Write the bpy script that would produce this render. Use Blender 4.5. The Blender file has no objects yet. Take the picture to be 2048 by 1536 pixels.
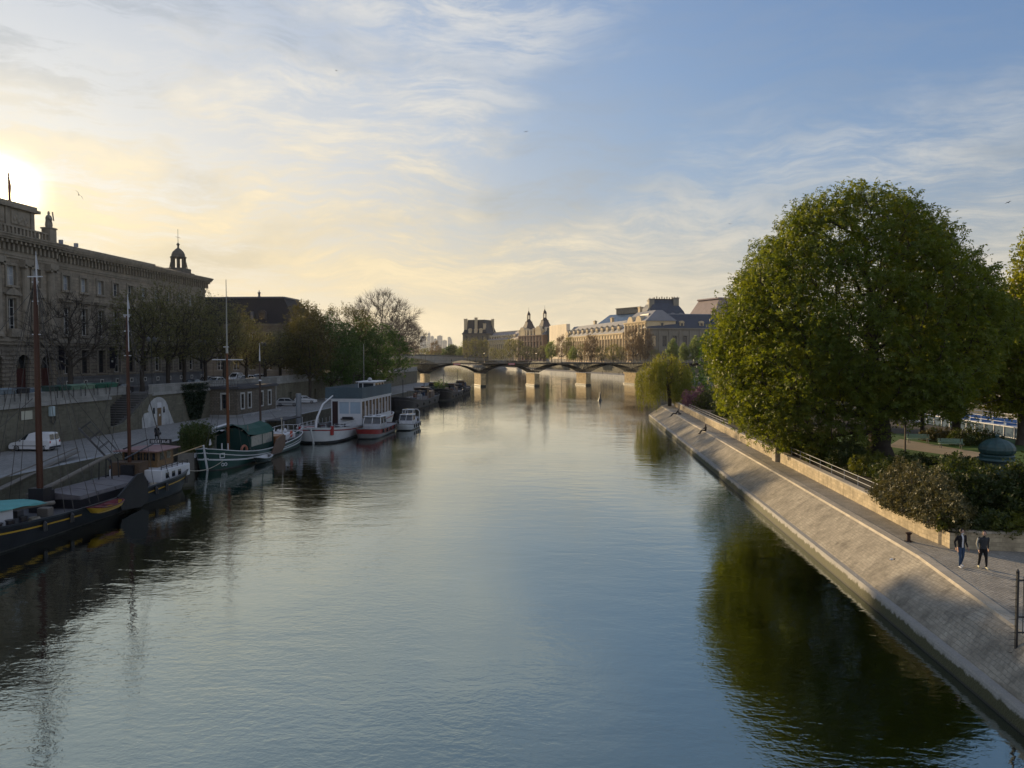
import bpy, bmesh, math, random
import numpy as np
from mathutils import Vector, Matrix
R = math.radians
SC = bpy.context.scene
COL = SC.collection

# ------------------------------------------------------------------ camera, sky, sun, exposure
F = 1500.0
PITCH = math.atan(56 / F)
YAW = R(4.85)
EYE = 12.0
cam_data = bpy.data.cameras.new('camera')
cam_data.sensor_width = 36.0
cam_data.lens = F / 2048 * 36.0
cam_data.clip_start = 0.1
cam_data.clip_end = 60000
cam = bpy.data.objects.new('camera', cam_data)
cam.location = (0, 0, EYE)
cam.rotation_euler = (R(90) - PITCH, 0, YAW)
COL.objects.link(cam)
SC.camera = cam

SUN_AZ = R(38.9)     # to the left of the river axis (+Y)
SUN_EL = R(10.3)
SUN_DIR = Vector((-math.sin(SUN_AZ) * math.cos(SUN_EL), math.cos(SUN_AZ) * math.cos(SUN_EL), math.sin(SUN_EL)))
sun_data = bpy.data.lights.new('sun', 'SUN')
sun_data.energy = 5.0
sun_data.angle = R(0.5)
sun_data.color = (1.0, 0.74, 0.42)
sun = bpy.data.objects.new('sun', sun_data)
sun.rotation_euler = SUN_DIR.to_track_quat('Z', 'Y').to_euler()
COL.objects.link(sun)

SC.view_settings.view_transform = 'Standard'
SC.view_settings.look = 'None'
SC.view_settings.exposure = 0.45
SC.view_settings.gamma = 1.0
SC.view_settings.use_curve_mapping = False
SC.render.engine = 'CYCLES'
SC.cycles.use_denoising = True
SC.cycles.max_bounces = 8
SC.cycles.transparent_max_bounces = 8
SC.cycles.volume_bounces = 1
SC.cycles.sample_clamp_indirect = 6


class NT:
    """small helper around a node tree"""
    def __init__(s, nt):
        s.nt = nt
        nt.nodes.clear()

    def n(s, typ, ins=None, **attrs):
        nd = s.nt.nodes.new(typ)
        for k, v in attrs.items():
            setattr(nd, k, v)
        for k, v in (ins or {}).items():
            sock = nd.inputs[k]
            if isinstance(v, bpy.types.NodeSocket):
                s.nt.links.new(v, sock)
            else:
                if isinstance(v, (tuple, list)) and len(v) == 3 and sock.type == 'RGBA':
                    v = (*v, 1)
                sock.default_value = v
        return nd

    def math(s, op, a, b=0.0, c=None, clamp=False):
        d = {0: a, 1: b}
        if c is not None:
            d[2] = c
        return s.n('ShaderNodeMath', d, operation=op, use_clamp=clamp).outputs[0]

    def vmath(s, op, a, b=None, out=0):
        d = {0: a}
        if b is not None:
            d[1] = b
        return s.n('ShaderNodeVectorMath', d, operation=op).outputs[out]

    def noise(s, vec, scale, detail=4, rough=.55, dist=0.0, out='Fac'):
        return s.n('ShaderNodeTexNoise', {'Vector': vec, 'Scale': scale, 'Detail': detail, 'Roughness': rough, 'Distortion': dist}).outputs[out]

    def ramp(s, f, a, b, lo=0.0, hi=1.0, smooth=True):
        nd = s.n('ShaderNodeMapRange', {0: f, 1: a, 2: b, 3: lo, 4: hi})
        nd.interpolation_type = 'SMOOTHSTEP' if smooth else 'LINEAR'
        return nd.outputs[0]

    def mix(s, f, a, b, blend='MIX'):
        nd = s.nt.nodes.new('ShaderNodeMix')
        nd.data_type = 'RGBA'
        nd.blend_type = blend
        for i, v in ((0, f), (6, a), (7, b)):
            if isinstance(v, bpy.types.NodeSocket):
                s.nt.links.new(v, nd.inputs[i])
            else:
                if isinstance(v, (tuple, list)) and len(v) == 3:
                    v = (*v, 1)
                nd.inputs[i].default_value = v
        return nd.outputs[2]


def make_world():
    w = bpy.data.worlds.new('World')
    SC.world = w
    w.use_nodes = True
    t = NT(w.node_tree)
    d = t.n('ShaderNodeTexCoord').outputs['Generated']
    d = t.vmath('NORMALIZE', d)
    sep = t.n('ShaderNodeSeparateXYZ', {0: d})
    z = sep.outputs[2]
    sky = t.n('ShaderNodeTexSky', sky_type='NISHITA')
    sky.sun_disc = False
    sky.sun_elevation = SUN_EL
    sky.sun_rotation = -SUN_AZ
    sky.dust_density = 2.2
    sky.air_density = 1.0
    sky.ozone_density = 2.0
    s_dot = t.vmath('DOT_PRODUCT', d, tuple(SUN_DIR), out=1)
    sd = t.math('MAXIMUM', s_dot, 0.0)
    # wind-combed cirrus laid out by compass bearing and height above the horizon
    az = t.math('ADD', t.math('ARCTAN2', sep.outputs[0], sep.outputs[1]), YAW)
    el = t.math('MULTIPLY', z, 1.15)
    pl = t.n('ShaderNodeCombineXYZ', {0: az, 1: el, 2: 0.0}).outputs[0]
    warp = t.n('ShaderNodeTexNoise', {'Vector': pl, 'Scale': 3.2, 'Detail': 3, 'Roughness': .55}).outputs['Color']
    wp = t.vmath('ADD', pl, t.n('ShaderNodeVectorMath', {0: t.vmath('SUBTRACT', warp, (.5, .5, .5)), 'Scale': .13}, operation='SCALE').outputs[0])
    m1 = t.n('ShaderNodeMapping', {0: wp, 1: (2.3, 5.7, 0), 2: (0, 0, R(-20)), 3: (1.0, 2.0, 1)}).outputs[0]
    n1 = t.noise(m1, 3.4, 6, .6, .2)                        # banks
    m2 = t.n('ShaderNodeMapping', {0: wp, 1: (9.1, 4.2, 0), 2: (0, 0, R(14)), 3: (1.0, 5.0, 1)}).outputs[0]
    n2 = t.noise(m2, 5.5, 10, .72, .25)                       # combed wisps
    m4 = t.n('ShaderNodeMapping', {0: wp, 1: (1.1, 7.2, 0), 2: (0, 0, R(-24)), 3: (1.0, 4.5, 1)}).outputs[0]
    n4 = t.noise(m4, 4.0, 9, .70, .2)

    def blob(a0, e0, ra, re):
        u = t.math('DIVIDE', t.math('SUBTRACT', az, a0), ra)
        v = t.math('DIVIDE', t.math('SUBTRACT', el, e0), re)
        return t.math('SUBTRACT', 1.0, t.math('SQRT', t.math('ADD', t.math('MULTIPLY', u, u), t.math('MULTIPLY', v, v))))
    b1 = t.math('MAXIMUM', blob(-.22, .31, .30, .16), blob(-.60, .20, .34, .16))
    b1 = t.math('MAXIMUM', b1, blob(.22, .12, .75, .14))
    b1 = t.math('MAXIMUM', b1, t.math('MAXIMUM', t.math('SUBTRACT', blob(-.05, .47, .36, .12), .22), t.math('SUBTRACT', blob(.50, .26, .45, .17), .42)))
    bank = t.ramp(t.math('ADD', b1, t.math('MULTIPLY', t.math('SUBTRACT', n1, .5), 2.3)), -.10, .75)
    wisp = t.ramp(t.math('ADD', t.math('MULTIPLY', n2, .62), t.math('MULTIPLY', n4, .38)), .41, .60)
    pool = t.ramp(t.math('ADD', blob(.34, .52, .80, .42), t.math('MULTIPLY', t.math('SUBTRACT', t.math('MULTIPLY', t.math('ADD', n4, n1), .5), .5), 1.6)), .0, .75)
    low = t.ramp(z, .02, .30, 1.0, 0.0)
    cov = t.math('ADD', .52, t.math('MULTIPLY', low, .4))
    cov = t.math('ADD', cov, t.math('MULTIPLY', t.math('SUBTRACT', wisp, .5), .42))
    cov = t.math('MULTIPLY', cov, t.math('SUBTRACT', 1.0, t.math('MULTIPLY', t.math('MULTIPLY', pool, t.ramp(z, .38, .58, 1.0, .2)), .62)), clamp=True)
    cov = t.math('MAXIMUM', cov, t.math('MULTIPLY', t.ramp(s_dot, .80, 1.0), .5))
    thick = t.math('MULTIPLY', bank, t.math('ADD', .12, t.math('MULTIPLY', wisp, .95)))
    thick = t.math('MULTIPLY', thick, t.math('SUBTRACT', 1.0, t.math('MULTIPLY', pool, .50)))
    wz = t.ramp(z, .10, .38, 1.0, 0.0)
    warm = t.math('MULTIPLY', wz, t.math('ADD', .22, t.math('MULTIPLY', t.ramp(s_dot, .55, 1.0), .78)))
    high = t.ramp(z, .20, .50)
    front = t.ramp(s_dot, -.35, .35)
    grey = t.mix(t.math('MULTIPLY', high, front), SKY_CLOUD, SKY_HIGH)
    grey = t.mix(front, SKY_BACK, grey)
    ccol = t.mix(warm, grey, SKY_WARM)
    lit = t.mix(warm, SKY_LIT, SKY_LITWARM)
    skyc = t.mix(1.0, sky.outputs[0], SKY_TINT, 'MULTIPLY')
    # the phone's exposure holds the bright part of the sky: soft shoulder
    sc_ = t.n('ShaderNodeVectorMath', {0: skyc, 'Scale': .09}, operation='SCALE').outputs[0]
    skyc = t.vmath('DIVIDE', skyc, t.vmath('ADD', (1.0, 1.0, 1.0), sc_))
    col = t.mix(t.math('MULTIPLY', cov, .95), skyc, ccol)
    thick = t.math('MULTIPLY', thick, t.math('SUBTRACT', 1.0, t.math('MULTIPLY', t.ramp(az, .0, .25), .40)))
    col = t.mix(t.math('MULTIPLY', t.math('MULTIPLY', thick, front), 1.0), col, lit)
    col = t.mix(t.math('MULTIPLY', t.ramp(z, .01, .20, 1.0, 0.0), t.ramp(s_dot, .1, .95, .35, .62)), col, SKY_HORIZON)
    # aureole of the veiled sun
    g1 = t.math('POWER', sd, 3500.0)
    g2 = t.math('POWER', sd, 70.0)
    glow = t.mix(1.0, t.mix(g1, (0, 0, 0), (60, 50, 30)), t.mix(g2, (0, 0, 0), (.8, .66, .3)), 'ADD')
    col = t.mix(1.0, col, glow, 'ADD')
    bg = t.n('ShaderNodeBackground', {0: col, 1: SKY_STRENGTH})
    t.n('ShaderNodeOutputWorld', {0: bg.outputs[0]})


HAZE = 0.000025
SKY_STRENGTH = 0.085
SKY_BLUE = (0.22, .80, .42)
SKY_TINT = (1.2, 1.62, 2.6)
SKY_HORIZON = (6.8, 5.8, 3.9)
SKY_LIT = (7.2, 7.0, 6.5)
SKY_LITWARM = (8.0, 6.7, 4.3)
SKY_CLOUD = (2.9, 3.3, 3.7)
SKY_HIGH = (2.6, 3.15, 4.0)
SKY_BACK = (6.6, 6.7, 7.2)  # unseen sky behind the camera, brightened to lift the shaded fronts
SKY_WARM = (4.9, 4.5, 3.5)
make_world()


def cw(x, f):
    """camera-frame right / forward metres -> world x, y"""
    return x * math.cos(YAW) - f * math.sin(YAW), x * math.sin(YAW) + f * math.cos(YAW)


def _ray(px, py):
    x = (px - 1024) / F
    y = -(py - 768) / F
    f = math.cos(PITCH) + y * math.sin(PITCH)
    z = -math.sin(PITCH) + y * math.cos(PITCH)
    X, Y = cw(x, f)
    return X, Y, z


def at(px, py, z=0.0):
    """point of the plane of height z seen at that spot of the photograph"""
    a, b, c = _ray(px, py)
    k = (z - EYE) / c
    return a * k, b * k


def on_x(px, py, X):
    a, b, c = _ray(px, py)
    k = X / a
    return b * k, EYE + c * k


def on_f(px, py, f):
    """point f metres ahead of the camera"""
    x = (px - 1024) / F * f
    X, Y = cw(x, f)
    return X, Y, EYE + (712 - py) / F * f
# ------------------------------------------------------------------ mesh building
def tag(o, label=None, cat=None, group=None, kind=None):
    if label: o['label'] = label
    if cat: o['category'] = cat
    if group: o['group'] = group
    if kind: o['kind'] = kind
    return o


def thing(name, loc, label, cat, rz=0.0, group=None):
    o = bpy.data.objects.new(name, None)
    o.empty_display_size = .5
    COL.objects.link(o)
    o.location = loc
    o.rotation_euler = (0, 0, rz)
    return tag(o, label, cat, group)


def link_mesh(name, me, parent=None):
    o = bpy.data.objects.new(name, me)
    COL.objects.link(o)
    if parent is not None:
        o.parent = parent
    return o


def dup(root, loc=None, rz=None, label=None, group=None, parent=None, scale=None):
    r = root.copy()
    COL.objects.link(r)
    if parent is not None: r.parent = parent
    if loc is not None: r.location = loc
    if rz is not None: r.rotation_euler = (0, 0, rz)
    if scale is not None: r.scale = scale if isinstance(scale, (tuple, list)) else (scale,) * 3
    if label: r['label'] = label
    if group: r['group'] = group
    for ch in list(root.children):
        dup(ch, parent=r)
    return r


class MB:
    def __init__(s):
        s.v = []; s.f = []; s.mi = []; s.m = 0

    def mat(s, i):
        s.m = i
        return s

    def poly(s, pts):
        i = len(s.v)
        s.v.extend([tuple(p) for p in pts])
        s.f.append(tuple(range(i, i + len(pts))))
        s.mi.append(s.m)
        return s

    def mesh(s, verts, faces):
        i = len(s.v)
        s.v.extend([tuple(p) for p in verts])
        for f in faces:
            s.f.append(tuple(k + i for k in f))
            s.mi.append(s.m)
        return s

    def box(s, x0, x1, y0, y1, z0, z1):
        v = [(x0, y0, z0), (x1, y0, z0), (x1, y1, z0), (x0, y1, z0), (x0, y0, z1), (x1, y0, z1), (x1, y1, z1), (x0, y1, z1)]
        return s.mesh(v, [(3, 2, 1, 0), (4, 5, 6, 7), (0, 1, 5, 4), (1, 2, 6, 5), (2, 3, 7, 6), (3, 0, 4, 7)])

    def bevbox(s, x0, x1, y0, y1, z0, z1, b):
        return s.loft([rrect(x0 + b, x1 - b, y0 + b, y1 - b, b * .6, z0), rrect(x0, x1, y0, y1, b, z0 + b), rrect(x0, x1, y0, y1, b, z1 - b), rrect(x0 + b, x1 - b, y0 + b, y1 - b, b * .6, z1)], cap=True)

    def obox(s, c, u, v, w):
        c, u, v, w = Vector(c), Vector(u), Vector(v), Vector(w)
        vs = [c + a * u + b * v + d * w for d in (-1, 1) for a, b in ((-1, -1), (1, -1), (1, 1), (-1, 1))]
        return s.mesh(vs, [(3, 2, 1, 0), (4, 5, 6, 7), (0, 1, 5, 4), (1, 2, 6, 5), (2, 3, 7, 6), (3, 0, 4, 7)])

    def bar(s, p, q, w, h=None, up=(0, 0, 1)):
        p, q = Vector(p), Vector(q)
        d = q - p
        h = h or w
        up = Vector(up)
        if abs(d.normalized().dot(up)) > .98: up = Vector((1, 0, 0))
        sd = d.cross(up).normalized()
        u2 = sd.cross(d).normalized()
        return s.obox((p + q) / 2, d / 2, sd * w / 2, u2 * h / 2)

    def tube(s, pts, rad, n=6, cap=True):
        pts = [Vector(p) for p in pts]
        if not isinstance(rad, (list, tuple)): rad = [rad] * len(pts)
        base = len(s.v)
        prev = None
        for i, p in enumerate(pts):
            d = (pts[min(i + 1, len(pts) - 1)] - pts[max(i - 1, 0)])
            if d.length < 1e-9: d = Vector((0, 0, 1))
            d.normalize()
            if prev is None:
                a = Vector((0, 0, 1)) if abs(d.z) < .9 else Vector((1, 0, 0))
                x = d.cross(a).normalized()
            else:
                x = (prev - d * prev.dot(d))
                x = x.normalized() if x.length > 1e-6 else d.orthogonal().normalized()
            prev = x
            y = d.cross(x)
            for k in range(n):
                an = 2 * math.pi * k / n
                s.v.append(tuple(p + (x * math.cos(an) + y * math.sin(an)) * rad[i]))
        for i in range(len(pts) - 1):
            for k in range(n):
                a = base + i * n + k; b = base + i * n + (k + 1) % n
                s.f.append((a, b, b + n, a + n)); s.mi.append(s.m)
        if cap:
            s.f.append(tuple(base + k for k in reversed(range(n)))); s.mi.append(s.m)
            s.f.append(tuple(base + (len(pts) - 1) * n + k for k in range(n))); s.mi.append(s.m)
        return s

    def loft(s, secs, closed=True, cap=False):
        n = len(secs[0]); base = len(s.v)
        for c in secs: s.v.extend([tuple(p) for p in c])
        for i in range(len(secs) - 1):
            for k in range(n if closed else n - 1):
                a = base + i * n + k; b = base + i * n + (k + 1) % n
                s.f.append((a, b, b + n, a + n)); s.mi.append(s.m)
        if cap:
            s.f.append(tuple(base + k for k in reversed(range(n)))); s.mi.append(s.m)
            s.f.append(tuple(base + (len(secs) - 1) * n + k for k in range(n))); s.mi.append(s.m)
        return s

    def lathe(s, c, prof, n=16, cap=True):
        cx, cy, cz = c
        secs = [[(cx + r * math.cos(2 * math.pi * k / n), cy + r * math.sin(2 * math.pi * k / n), cz + z) for k in range(n)] for r, z in prof]
        return s.loft(secs, cap=cap)

    def prism(s, pts, z0, z1):
        return s.loft([[(x, y, z0) for x, y in pts], [(x, y, z1) for x, y in pts]], cap=True)

    def ball(s, c, r, n=10, m=6, sq=(1, 1, 1)):
        secs = []
        for i in range(m + 1):
            t = math.pi * (i + .02) / (m + .04) - math.pi / 2
            secs.append([(c[0] + r * sq[0] * math.cos(t) * math.cos(2 * math.pi * k / n), c[1] + r * sq[1] * math.cos(t) * math.sin(2 * math.pi * k / n), c[2] + r * sq[2] * math.sin(t)) for k in range(n)])
        return s.loft(secs, cap=True)

    def build(s, name, mats, parent=None, org=None, smooth=False, rz=None):
        me = bpy.data.meshes.new(name)
        v = np.array(s.v, dtype=np.float64).reshape(-1, 3)
        if org is not None: v = v - np.array(org)
        if rz:
            c_, s_ = math.cos(-rz), math.sin(-rz)
            v = np.stack([v[:, 0] * c_ - v[:, 1] * s_, v[:, 0] * s_ + v[:, 1] * c_, v[:, 2]], 1)
        me.from_pydata(v.tolist(), [], s.f)
        if not isinstance(mats, (list, tuple)): mats = [mats]
        for m in mats: me.materials.append(m)
        if len(mats) > 1: me.polygons.foreach_set('material_index', s.mi)
        if smooth:
            me.polygons.foreach_set('use_smooth', [True] * len(me.polygons))
            if smooth != True: me.set_sharp_from_angle(angle=R(smooth))
        me.update()
        o = link_mesh(name, me, parent)
        if parent is None and org is not None: o.location = org
        return o


def rrect(x0, x1, y0, y1, r, z, n=3):
    pts = []
    for cx, cy, a0 in ((x1 - r, y0 + r, -90), (x1 - r, y1 - r, 0), (x0 + r, y1 - r, 90), (x0 + r, y0 + r, 180)):
        for k in range(n + 1):
            a = R(a0 + 90 * k / n)
            pts.append((cx + r * math.cos(a), cy + r * math.sin(a), z))
    return pts


def big_mesh(name, verts, faces, mat, parent=None):
    """verts (n,3), faces (m,k) numpy -> object"""
    me = bpy.data.meshes.new(name)
    verts = np.ascontiguousarray(verts, dtype=np.float32)
    faces = np.ascontiguousarray(faces, dtype=np.int32)
    m, k = faces.shape
    me.vertices.add(len(verts)); me.vertices.foreach_set('co', verts.ravel())
    me.loops.add(m * k); me.loops.foreach_set('vertex_index', faces.ravel())
    me.polygons.add(m)
    me.polygons.foreach_set('loop_start', np.arange(0, m * k, k, dtype=np.int32))
    me.polygons.foreach_set('loop_total', np.full(m, k, dtype=np.int32))
    me.materials.append(mat)
    me.update(calc_edges=True)
    me.validate()
    return link_mesh(name, me, parent)


def wall(mb, P, u0, u1, z0, z1, holes, depth=.35, fill=None):
    """a wall sheet in (u, z) with recessed openings; P(u, d, z) maps to space, d outwards"""
    us = sorted({u0, u1, *[h[0] for h in holes], *[h[1] for h in holes]})
    zs = sorted({z0, z1, *[h[2] for h in holes], *[h[3] for h in holes]})
    us = [u for u in us if u0 - 1e-6 <= u <= u1 + 1e-6]; zs = [z for z in zs if z0 - 1e-6 <= z <= z1 + 1e-6]
    for a, b in zip(us, us[1:]):
        run = None
        for c, d in zip(zs, zs[1:]):
            mu, mz = (a + b) / 2, (c + d) / 2
            if any(h[0] < mu < h[1] and h[2] < mz < h[3] for h in holes):
                if run: mb.poly([P(a, 0, run[0]), P(b, 0, run[0]), P(b, 0, run[1]), P(a, 0, run[1])])
                run = None
            else:
                run = (run[0], d) if run else (c, d)
        if run: mb.poly([P(a, 0, run[0]), P(b, 0, run[0]), P(b, 0, run[1]), P(a, 0, run[1])])
    for a, b, c, d in [h[:4] for h in holes]:
        D = -depth
        mb.poly([P(a, 0, c), P(a, 0, d), P(a, D, d), P(a, D, c)])
        mb.poly([P(b, D, c), P(b, D, d), P(b, 0, d), P(b, 0, c)])
        mb.poly([P(a, D, c), P(b, D, c), P(b, 0, c), P(a, 0, c)])
        mb.poly([P(a, 0, d), P(b, 0, d), P(b, D, d), P(a, D, d)])


def pbox(mb, P, u0, u1, d0, d1, z0, z1):
    v = [P(u0, d0, z0), P(u1, d0, z0), P(u1, d1, z0), P(u0, d1, z0), P(u0, d0, z1), P(u1, d0, z1), P(u1, d1, z1), P(u0, d1, z1)]
    mb.mesh(v, [(3, 2, 1, 0), (4, 5, 6, 7), (0, 1, 5, 4), (1, 2, 6, 5), (2, 3, 7, 6), (3, 0, 4, 7)])


# ------------------------------------------------------------------ materials
MATS = {}


def M(name, col, rough=.8, var=.3, scale=.6, fine=12.0, bump=.0, brick=None, metal=0.0, spec=.3, col2=None, stain=0.0, emit=None):
    if name in MATS: return MATS[name]
    m = bpy.data.materials.new(name)
    m.use_nodes = True
    t = NT(m.node_tree)
    geo = t.n('ShaderNodeNewGeometry')
    pos, nor = geo.outputs['Position'], geo.outputs['Normal']
    n1 = t.noise(pos, scale, 4, .6)
    n2 = t.noise(pos, fine, 3, .6)
    f = t.math('ADD', t.math('MULTIPLY', n1, .65), t.math('MULTIPLY', n2, .35))
    f = t.ramp(f, .3, .7, smooth=False)
    c2 = col2 or tuple(min(1, c * (1 + var)) for c in col)
    c1 = tuple(c * (1 - var) for c in col)
    c = t.mix(f, c1, c2)
    h = n2
    if brick:
        bw, bh, mort, dark = brick[:4]; tl, th = brick[4:] or (.72, 1.22)
        T = t.vmath('NORMALIZE', t.vmath('CROSS_PRODUCT', (0, 0, 1), nor))
        u = t.vmath('DOT_PRODUCT', pos, T, out=1)
        sp = t.n('ShaderNodeSeparateXYZ', {0: pos})
        nz = t.math('ABSOLUTE', t.n('ShaderNodeSeparateXYZ', {0: nor}).outputs[2])
        flat = t.math('GREATER_THAN', nz, .75)
        uu = t.math('ADD', t.math('MULTIPLY', u, t.math('SUBTRACT', 1.0, flat)), t.math('MULTIPLY', sp.outputs[1], flat))
        vv = t.math('ADD', t.math('MULTIPLY', sp.outputs[2], t.math('SUBTRACT', 1.0, flat)), t.math('MULTIPLY', sp.outputs[0], flat))
        wob = t.math('MULTIPLY', t.math('SUBTRACT', t.noise(pos, 2.2, 3), .5), bh * .55)
        vec = t.n('ShaderNodeCombineXYZ', {0: t.math('ADD', uu, wob), 1: t.math('ADD', vv, wob), 2: 0.0}).outputs[0]
        bk = t.n('ShaderNodeTexBrick', {'Vector': vec, 'Color1': (.25,) * 3, 'Color2': (.85,) * 3, 'Mortar': (0, 0, 0), 'Scale': 1.0,
                                        'Mortar Size': mort, 'Mortar Smooth': .3, 'Bias': 0.0, 'Brick Width': bw, 'Row Height': bh})
        bk.offset = .5
        tone = t.ramp(bk.outputs['Color'], 0.0, 1.0, tl, th, smooth=False)
        tc = t.n('ShaderNodeCombineXYZ', {0: tone, 1: tone, 2: tone}).outputs[0]
        c = t.mix(1.0, c, tc, 'MULTIPLY')
        c = t.mix(bk.outputs['Fac'], c, tuple(x * dark for x in col))
        h = t.math('SUBTRACT', t.math('MULTIPLY', n2, .6), bk.outputs['Fac'])
    if stain:
        st = t.n('ShaderNodeMapping', {0: pos, 3: (1.6, 1.6, .12)}).outputs[0]
        sv = t.ramp(t.noise(st, 1.0, 5, .65), .48, .75)
        c = t.mix(t.math('MULTIPLY', sv, stain), c, tuple(x * .35 for x in col))
    ins = {'Base Color': c, 'Roughness': rough, 'Metallic': metal, 'Specular IOR Level': spec}
    if bump:
        ins['Normal'] = t.n('ShaderNodeBump', {'Strength': min(1, bump), 'Distance': .04, 'Height': h}).outputs[0]
    if emit:
        ins['Emission Color'] = (*emit[:3], 1); ins['Emission Strength'] = emit[3]
    p = t.n('ShaderNodeBsdfPrincipled', ins)
    t.n('ShaderNodeOutputMaterial', {0: p.outputs[0]})
    MATS[name] = m
    return m


def leafmat(name, c1, c2, trans=.45, tcol=None, rough=.55, clump=.35):
    if name in MATS: return MATS[name]
    m = bpy.data.materials.new(name)
    m.use_nodes = True
    t = NT(m.node_tree)
    geo = t.n('ShaderNodeNewGeometry')
    rnd = geo.outputs['Random Per Island']
    n1 = t.noise(geo.outputs['Position'], clump, 3, .6)
    f = t.math('ADD', t.math('MULTIPLY', rnd, .6), t.math('MULTIPLY', t.ramp(n1, .35, .65), .4))
    c = t.mix(f, c1, c2)
    p = t.n('ShaderNodeBsdfPrincipled', {'Base Color': c, 'Roughness': rough, 'Specular IOR Level': .35})
    tc = t.mix(1.0, c, tcol or (1.5, 1.35, .55), 'MULTIPLY')
    tr = t.n('ShaderNodeBsdfTranslucent', {0: tc})
    mx = t.n('ShaderNodeMixShader', {0: trans, 1: p.outputs[0], 2: tr.outputs[0]})
    t.n('ShaderNodeOutputMaterial', {0: mx.outputs[0]})
    MATS[name] = m
    return m


def glassmat(name, col=(.02, .025, .03), rough=.06, spec=.8):
    return M(name, col, rough, .3, .5, 4.0, spec=spec)


def water_mat():
    m = bpy.data.materials.new('river_water')
    m.use_nodes = True
    t = NT(m.node_tree)
    pos = t.n('ShaderNodeNewGeometry').outputs['Position']
    a = t.n('ShaderNodeMapping', {0: pos, 2: (0, 0, R(12)), 3: (.55, 1.15, 1)}).outputs[0]
    w1 = t.noise(a, .55, 3, .5, .6)
    b = t.n('ShaderNodeMapping', {0: pos, 2: (0, 0, R(-24)), 3: (1.0, 1.7, 1)}).outputs[0]
    w2 = t.noise(b, 2.1, 3, .55, .4)
    w3 = t.noise(pos, 7.5, 2, .5)
    # wind patches: the fine ripple comes and goes over the surface
    p = t.n('ShaderNodeMapping', {0: pos, 2: (0, 0, R(35)), 3: (.05, .018, 1)}).outputs[0]
    patch = t.ramp(t.noise(p, 1.0, 5, .6, 1.0), .42, .66)
    big = t.noise(t.n('ShaderNodeMapping', {0: pos, 3: (.06, .05, 1)}).outputs[0], 1.0, 2, .5)
    h = t.math('ADD', t.math('MULTIPLY', w1, .22), t.math('MULTIPLY', big, .8))
    h = t.math('ADD', h, t.math('MULTIPLY', w2, t.math('ADD', .045, t.math('MULTIPLY', patch, .10))))
    h = t.math('ADD', h, t.math('MULTIPLY', w3, t.math('ADD', .005, t.math('MULTIPLY', patch, .034))))
    bp = t.n('ShaderNodeBump', {'Strength': 1.0, 'Distance': WATER_BUMP, 'Height': h}).outputs[0]
    c = t.mix(t.ramp(big, .35, .65), (.300, .350, .318), (.335, .382, .345))
    s = t.n('ShaderNodeBsdfPrincipled', {'Base Color': c, 'Metallic': 1.0, 'Roughness': .025, 'Normal': bp})
    t.n('ShaderNodeOutputMaterial', {0: s.outputs[0]})
    return m


WATER_BUMP = .11
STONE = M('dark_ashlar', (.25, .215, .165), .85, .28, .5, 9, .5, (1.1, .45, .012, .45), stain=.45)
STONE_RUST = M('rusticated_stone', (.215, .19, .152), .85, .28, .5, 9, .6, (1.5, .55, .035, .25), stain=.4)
STONE_TRIM = M('carved_stone', (.25, .22, .172), .85, .3, .9, 12, .3, stain=.5)
QUAYWALL = M('quay_wall_stone', (.19, .175, .135), .9, .5, .45, 5, .8, (.62, .27, .02, .75), stain=.6, col2=(.17, .165, .12))
QUAYCAP = M('quay_cap_stone', (.24, .24, .225), .85, .2, .6, 8, .2, (1.6, .6, .01, .6), stain=.25)
QUAYFLOOR = M('quay_floor_stone', (.22, .215, .205), .85, .22, .25, 14, .4, (.35, .2, .012, .7))
QUAYEDGE = M('quay_edge_stone', (.26, .265, .265), .8, .15, .5, 10, .2, (1.4, .8, .01, .6))
ASPHALT = M('asphalt', (.05, .05, .052), .85, .2, .3, 30)
PAVE = M('pavement', (.14, .135, .13), .85, .2, .4, 14)
RAMPSTONE = M('ramp_setts', (.30, .268, .212), .9, .45, .7, 5, .8, (.30, .14, .008, .8, .86, 1.13), stain=.6)
COBBLE = M('cobbles', (.30, .275, .23), .85, .40, .6, 9, 1.0, (.24, .15, .014, .68, .82, 1.16), stain=.45)
COPING = M('coping_stone', (.41, .36, .28), .8, .22, .8, 8, .3, (1.5, .9, .008, .5), stain=.3)
LOWWALL = M('low_wall_stone', (.40, .33, .22), .85, .42, 1.1, 6, .6, (.55, .22, .012, .8), stain=.6)
IRON = M('black_iron', (.02, .02, .021), .5, .2, 2, 20, spec=.5)
SLATE = M('slate_roof', (.050, .055, .068), .6, .25, .5, 8, .4, (.35, .22, .01, .5))
ZINC = M('zinc_roof', (.22, .23, .25), .5, .2, .4, 5, spec=.5)
BARK = M('dark_bark', (.05, .042, .034), .9, .35, 2.5, 18, .6)
BARKL = M('grey_bark', (.12, .10, .085), .9, .35, 2.0, 14, .5)
WHITE = M('white_paint', (.54, .55, .57), .4, .08, 1, 12, stain=.12)
BLACK = M('black_paint', (.018, .018, .022), .35, .3, .8, 8, spec=.5)
GLASS = glassmat('dark_glass')
GLASSB = glassmat('sky_glass', (.05, .06, .07), .04, 1.0)
WOOD = M('varnished_wood', (.24, .11, .045), .45, .3, 1.5, 10, stain=.2)
MASTWOOD = M('mast_wood', (.058, .022, .013), .4, .25, .8, 9)
GREYWOOD = M('grey_timber', (.16, .145, .125), .8, .25, 1.2, 12)
RED = M('red_paint', (.25, .028, .028), .4, .15, 1, 8)
GREEN = M('dark_green_paint', (.012, .06, .045), .35, .25, 1, 8, spec=.5)
YELLOW = M('yellow_paint', (.42, .25, .025), .4, .15, 1, 8)
TEAL = M('teal_canvas', (.10, .30, .29), .8, .15, 1, 8)
GRASS = M('lawn_green', (.05, .11, .02), .9, .3, .8, 25, .3)
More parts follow.
